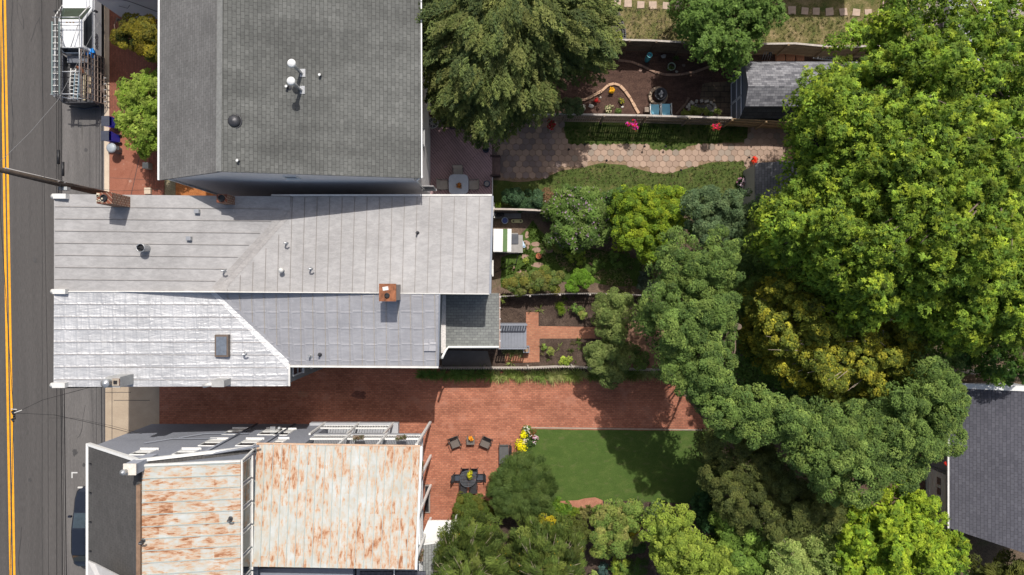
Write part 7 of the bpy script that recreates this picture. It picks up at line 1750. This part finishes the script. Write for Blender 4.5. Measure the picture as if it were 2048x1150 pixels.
for k_, (x_, y_, w_, l_, c_) in enumerate(((1108, 492, 20, 'low leafy plant at the left end of the shaded ground cover', MIXG), (1150, 515, 22, 'yellowish leafy plant in the middle of the shaded yard', YGRN), (1195, 530, 20, 'mid green leafy plant right of the yellowish one in the shaded yard', ROUND), (1235, 520, 22, 'broad green plant in the dappled shade below the small yellow-green tree', ROUND), (1060, 520, 12, 'small weed clump among the sunny flagstones', YGRN), (1150, 618, 14, 'low green weeds right of the bright grass tuft in the dark soil bed', ROUND), (1165, 630, 15, 'thin green ground plant in the corner of the upper soil bed', MIXG), (1100, 700, 12, 'sparse green plant at the left of the lower soil bed', MIXG), (1128, 722, 14, 'weedy plant near the low picket fence in the lower soil bed', YGRN), (1010, 660 - 58, 10, 'small plant beside the house end of the dark soil bed', MIXG), (1290, 610, 18, 'leafy plant in the shade left of the tall dense tree', ROUND))):
    shrub(l_, [(x_ - w_, y_ - w_ * .6), (x_, y_ - w_ * .8), (x_ + w_, y_ - w_ * .5), (x_ + w_ * .9, y_ + w_ * .6), (x_, y_ + w_ * .7), (x_ - w_ * .9, y_ + w_ * .5)], .15, .55, .2, 60, .13, c_, 'star' if k_ % 2 else 'shell', 120 + k_, limbs=0, gap=-.5, name='leafy_plant', cat='plant')
# conifer yard edge
shrub('small grey-green shrub at the end of the pale capped fence', [(1118, 200), (1135, 192), (1158, 200), (1165, 220), (1150, 232), (1120, 232)], 1.0, 2.2, .28, 200, .12, [(.12, .16, .06), (.09, .13, .05)], 'shell', 73)
shrub('lush plant cluster in front of the garden pond', [(1366, 219), (1385, 214), (1400, 218), (1420, 216), (1440, 220), (1442, 231), (1368, 231)], .3, .7, .22, 90, .16, [(.13, .2, .04), (.09, .16, .04), (.2, .22, .05)], 'star', 74, limbs=0)
shrub('dark leafy shrub at the top right below the parking side', [(1890, 650), (1960, 660), (2100, 650), (2110, 740), (2040, 775), (1975, 770), (1930, 735), (1890, 720)], 2.8, 5.2, .45, 220, .16, [(.05, .11, .02), (.04, .09, .02), (.09, .15, .02)], 'star', 75, gap=-.9, name='shade_tree', cat='tree', limbs=12, lumpa=.8)
shrub('bush with spiky yellow-olive shoots at the bottom right corner', [(1955, 1140), (1985, 1125), (2000, 1140), (2035, 1118), (2060, 1120), (2080, 1200), (1950, 1200)], 1.8, 3.0, .3, 150, .22, [(.14, .15, .03), (.1, .12, .03)], 'strand', 76, ratio=.2)
shrub('low mixed greenery under the yellowing tree, filling deep shade', [(1465, 560), (1560, 560), (1700, 640), (1880, 680), (1900, 760), (1700, 830), (1475, 800)], 2.0, 4.6, .45, 130, .17, ROUND, 'shell', 77, name='undergrowth', cat='undergrowth', kind='stuff')
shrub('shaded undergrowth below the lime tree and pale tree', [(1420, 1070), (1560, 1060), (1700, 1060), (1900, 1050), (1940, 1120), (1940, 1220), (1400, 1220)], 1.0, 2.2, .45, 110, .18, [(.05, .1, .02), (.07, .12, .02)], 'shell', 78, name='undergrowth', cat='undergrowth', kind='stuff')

# ---- ground cover (nobody could count it)
def cover(label, poly, hgt, n, ls, cols, style='shell', seed=90, name='ground_cover', sp=.28, ratio=.5, gap=None):
    r = np.random.default_rng(seed); c, d = poisson(poly, sp * S, seed)
    if gap is not None:
        g = lump(c[:, 0] / S, c[:, 1] / S, seed, 2.0); k = g > gap; c = c[k]
    C = plan(c[:, 0], c[:, 1], np.full(len(c), hgt)); rr = sp * .8 * r.uniform(.6, 1.3, len(C))
    o = foliage(C, rr, r, n, ls, cols, style, LEAF, name, None, (float(C[0][0]), float(C[0][1]), 0.0), ratio=ratio, flat=.5)
    return props(o, label, 'ground cover', None, 'stuff')
cover('weedy green growth between the shaded flagstones', [(1085, 480), (1200, 495), (1330, 500), (1330, 590), (1200, 585), (1195, 545), (1120, 535), (1085, 515)], .12, 34, .12, [(.14, .19, .05), (.22, .18, .10), (.10, .15, .035), (.28, .2, .14)], gap=-.35)
cover('rough grass round the flagstones', [(1002, 512), (1038, 506), (1046, 470), (1062, 440), (1085, 470), (1090, 535), (1020, 560), (1004, 575)], .03, 40, .02, [(.08, .13, .02), (.06, .1, .015)], 'blade', 91, name='rough_grass', sp=.16, gap=-.3)
cover('thin weeds scattered on the dark soil beds', [(1002, 600), (1185, 594), (1190, 640), (1080, 650), (1080, 625), (1050, 622), (1002, 640)], .03, 10, .05, [(.09, .13, .03), (.12, .1, .05)], 'blade', 92, name='weeds', sp=.4, gap=.35)
cover('thin weeds on the lower soil bed', [(1080, 682), (1180, 682), (1180, 735), (1080, 735)], .03, 12, .05, [(.09, .13, .03), (.14, .12, .06)], 'blade', 93, name='weeds', sp=.35, gap=.2)
cover('blades of the side lawn below the hexagon path', [(1080, 362), (1130, 342), (1205, 328), (1290, 344), (1330, 350), (1370, 340), (1420, 326), (1486, 322), (1488, 376), (1380, 378), (1230, 372), (1085, 376)], .02, 9, .03, [(.10, .135, .035), (.19, .17, .08), (.08, .12, .03)], 'blade', 95, name='lawn_blades', sp=.17)
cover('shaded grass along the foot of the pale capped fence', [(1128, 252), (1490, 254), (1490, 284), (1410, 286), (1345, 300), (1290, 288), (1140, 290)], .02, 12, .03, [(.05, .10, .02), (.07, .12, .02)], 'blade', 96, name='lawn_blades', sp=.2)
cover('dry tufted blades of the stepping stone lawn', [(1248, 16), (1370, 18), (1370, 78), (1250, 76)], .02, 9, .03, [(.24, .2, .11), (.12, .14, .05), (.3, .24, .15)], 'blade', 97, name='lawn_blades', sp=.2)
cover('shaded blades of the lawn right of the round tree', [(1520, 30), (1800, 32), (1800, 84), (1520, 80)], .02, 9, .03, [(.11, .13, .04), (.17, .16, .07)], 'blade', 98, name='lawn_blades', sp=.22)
# day lilies in front of the low picket fence
r_ = random.Random(3); LILY = [(.26, .33, .08), (.42, .42, .18), (.15, .23, .05)]; LILY_SHADE = [(.12, .21, .05), (.15, .24, .06)]  # second lily list tints the shade into the leaves
def lily(label, x, y, cols, seed, rad=.5, n=55, group='day lilies along the low picket fence', cat='day lily', name='day_lily', w=.035):
    rr = np.random.default_rng(seed); p = P(x, y, 0); C = np.array([[p.x, p.y, .03]])
    o = foliage(C, np.array([rad]), rr, n, w, cols, 'blade', LEAF, name, None, (p.x, p.y, 0.0)); return props(o, label, cat, group)
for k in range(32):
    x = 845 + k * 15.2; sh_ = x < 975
    lily('green strappy lily tuft tinted darker for shadow at the foot of the low picket fence' if sh_ else 'sunlit yellow-green strappy lily tuft at the foot of the low picket fence', x + r_.uniform(-3, 3), 748 + r_.uniform(-2.5, 2.5) + (2 if not sh_ else 0), LILY_SHADE if sh_ else LILY, 200 + k, r_.uniform(.5, .7), 110, 'day lilies in shadow' if sh_ else 'day lilies in sun')
for k, (x, y) in enumerate(((1012, 702), (1024, 706), (1036, 702), (1042, 707))): lily('pale striped strappy plant beside the stair deck', x, y, [(.25, .27, .12), (.14, .18, .05)], 250 + k, .4, 40, 'striped plants beside the stair deck', 'striped plant', 'striped_plant')
for k, (x, y, l) in enumerate(((1080, 619, 'thin yellowish grass tuft at the top of the brick path'), (1118, 694, 'thin iris leaves in the lower soil bed'), (1022, 724, 'fallen yellow strap leaves near the low picket fence'))): lily(l, x, y, LILY, 260 + k, .45, 12, None, 'grass tuft', 'grass_tuft')

# ---- flowers
def flower(label, x, y, rad, hgt, leafc, petc, z=0.0, nleaf=160, npet=60, pot=None, name='flowers', cat='flowers', ls=.09, ps=.08, seed=300, group=None, hang=None):
    rr = np.random.default_rng(seed); p = P(x, y, z + hgt); p.z = z; t = thing(name, label, cat, p, group)
    C = np.array([[p.x, p.y, z + hgt * .7]]) + rr.normal(size=(6, 3)) * rad * np.array([.4, .4, .12]); RR = np.full(6, rad * .62)
    foliage(C, RR, rr, nleaf / 6, ls, leafc, 'shell', LEAF, 'leaves', t, (p.x, p.y, z))
    u = unit(rr.normal(size=(npet, 3))); u[:, 2] = abs(u[:, 2]) + .4; u = unit(u); ii = rr.integers(0, 6, npet); Pp = C[ii] + u * RR[ii][:, None] * 1.12
    tn = np.array(petc)[rr.integers(0, len(petc), npet)] * rr.normal(1, .1, (npet, 1))
    Vs = [leaves(Pp, unit(np.cross(u, rr.normal(size=(npet, 3)))), u, np.full(npet, ps), np.full(npet, ps * .8)) for _ in range(2)]
    quads_mesh('petals', np.concatenate(Vs).astype(np.float32), npet * 2, np.clip(np.concatenate([tn, tn]), .005, .95), PETAL, t, (p.x, p.y, z))
    if pot:
        mb = MB(); mb.lathe(p, [(rad * .35, 0), (rad * .55, hgt * .55), (rad * .6, hgt * .6), (rad * .45, hgt * .55)], 16); mb.build('pot', pot, t)
    if hang:
        mb = MB(); mb.tube([(p.x, p.y, z + hgt), (p.x, hang[1], z + hgt + .45), (p.x, hang[1], z + hgt - .2)], .012, 5); mb.build('hanging_hook', BLACK, t)
    return t
GL = [(.08, .14, .03), (.11, .17, .04)]
yf = P(0, 232, 1.8).y
for x, y, c_, l, s_ in ((1270, 250, [(.75, .02, .35), (.7, .05, .4), (.55, .03, .03)], 'hanging basket of magenta and red petunias on the pale capped fence', 301), (1431, 254, [(.6, .02, .02), (.65, .03, .12)], 'hanging basket of red flowers near the right end of the pale capped fence', 302), (1104, 246, [(.35, .015, .02), (.28, .01, .02)], 'shaded hanging basket of dark red flowers near the conifer', 303)):
    flower(l, x, y, .3, .35, GL, c_, z=1.25, pot=BLACK, cat='hanging basket', name='hanging_basket', seed=s_, npet=70, ps=.1, group=None, hang=(0, yf))
flower('orange marigolds inside the tan block curve', 1224, 181, .2, .35, GL, [(.85, .38, .01), (.8, .5, .02)], seed=304, npet=90, nleaf=60)
flower('red flowering plant with dark stems left of the marigolds', 1193, 200, .2, .3, [(.12, .05, .03), (.09, .1, .03)], [(.45, .02, .02)], seed=305, npet=50, nleaf=60)
flower('yellow and green coneflower right of the marigolds', 1244, 203, .16, .3, GL, [(.5, .4, .04)], seed=306, npet=16, nleaf=90)
flower('cream flowered perennial at the foot of the fence', 1217, 219, .28, .35, GL, [(.65, .6, .35)], seed=307, npet=40)
flower('low green plant beside the cream flowered one', 1236, 222, .25, .25, GL, [(.2, .25, .1)], seed=308, npet=8)
flower('pale lilac blossoms under the conifer edge', 1165, 138, .18, .3, GL, [(.4, .35, .55)], seed=309, npet=40, nleaf=60)
flower('white flowers at the foot of the fence near the conifer', 1166, 215, .2, .3, GL, [(.7, .7, .6)], seed=310, npet=25)
flower('small green seedling above the grey-green pot', 1352, 114, .2, .25, GL, [(.1, .16, .04)], seed=311, npet=4, nleaf=80)
flower('small leafy plant growing in the grey-green pot', 1341, 136, .16, .35, GL, [(.1, .16, .04)], seed=312, npet=4, nleaf=90)
flower('bright red geranium in a pot at the small shed corner', 1510, 318, .2, .55, GL, [(.75, .04, .015)], seed=313, npet=110, pot=TERRA, nleaf=50, name='potted_geranium', cat='potted plant')
flower('pink peony-like flowers against the beige wall of the small shed', 1484, 362, .34, .4, [(.03, .06, .02)], [(.65, .3, .4), (.6, .45, .5)], seed=314, npet=22, ps=.16, nleaf=240)
flower('yellow-green hosta at the corner of the gravel bed', 1236, 73, .26, .25, [(.45, .48, .02), (.35, .42, .02)], [(.45, .5, .03)], seed=315, npet=10, nleaf=60, ls=.2, name='hosta', cat='hosta')
flower('orange centrepiece flowers on the square deck table', 918, 372, .17, .2, [(.13, .1, .03)], [(.45, .18, .02), (.35, .12, .03)], z=DZ + .74, seed=316, npet=50, nleaf=50, pot=TERRA, name='potted_flowers', cat='potted plant')
flower('orange flowers in a dark pot on the little patio table', 941, 877, .15, .3, GL, [(.85, .22, .02), (.8, .4, .02)], z=.47, seed=317, npet=60, nleaf=40, pot=BLACK, name='potted_flowers', cat='potted plant')
flower('tall yellow potted shrub in the middle of the dining table', 938, 950, .22, .5, [(.30, .33, .02), (.4, .4, .03)], [(.55, .5, .02)], z=.74, seed=318, npet=50, nleaf=260, pot=TERRA, name='potted_shrub', cat='potted plant')
flower('mass of bright yellow flowers at the patio corner of the lawn', 1040, 888, .42, .45, [(.4, .42, .02)], [(.8, .72, .01)], seed=319, npet=190, nleaf=140)
flower('second clump of bright yellow flowers nearer the driveway', 1047, 873, .26, .45, [(.35, .4, .02)], [(.8, .72, .01)], seed=320, npet=110, nleaf=80)
flower('green and white potted plants at the patio corner of the lawn', 1056, 860, .36, .5, GL, [(.6, .6, .5)], seed=321, npet=30, nleaf=240, pot=TERRA)
flower('reddish-green coleus at the lawn corner', 1066, 866, .28, .5, [(.16, .13, .04), (.2, .08, .03)], [(.3, .1, .05)], seed=322, npet=20, nleaf=180)
flower('pink and white flowers at the lawn corner', 1067, 879, .24, .45, GL, [(.7, .35, .5), (.7, .65, .65)], seed=323, npet=50, nleaf=80)
flower('dark green potted plant below the pink flowers', 1061, 889, .26, .4, [(.06, .11, .03)], [(.1, .14, .05)], seed=324, npet=6, nleaf=180, pot=BLACK)
flower('pale cream flowers between the yellow clump and the pink ones', 1048, 882, .16, .5, GL, [(.7, .62, .5)], seed=325, npet=40, nleaf=50)
flower('orange dahlias among the shrubs below the lawn', 1281, 1022, .16, 1.4, GL, [(.8, .3, .02)], seed=326, npet=14, nleaf=50)
flower('rust coloured flowers hung on the rear wall of the shingled house', 846, 322, .22, .3, [(.2, .1, .03)], [(.4, .12, .03)], z=1.6, seed=327, npet=40, nleaf=70)
for i, ((l_, sz_, lab_)) in enumerate(FB):
    fb = flower_box(l_, sz_, lab_)
    rr = np.random.default_rng(400 + i); p = Vector(l_); C = np.array([[p.x + (k - 2.5) / 6 * sz_[0], p.y + (k - 2.5) / 6 * sz_[1], p.z + .05] for k in range(6)])
    foliage(C, np.full(6, .11), rr, 22, .07, [(.14, .07, .03), (.08, .11, .03)], 'shell', LEAF, 'plants', fb, (p.x, p.y, p.z))
flower('red blossoms hanging at the garage gutter', 1893, 928, .12, .3, [(.2, .03, .02)], [(.5, .03, .02)], z=2.2, seed=328, npet=30, nleaf=20)
print('meshes', len(bpy.data.meshes), 'polys', sum(len(m.polygons) for m in bpy.data.meshes))
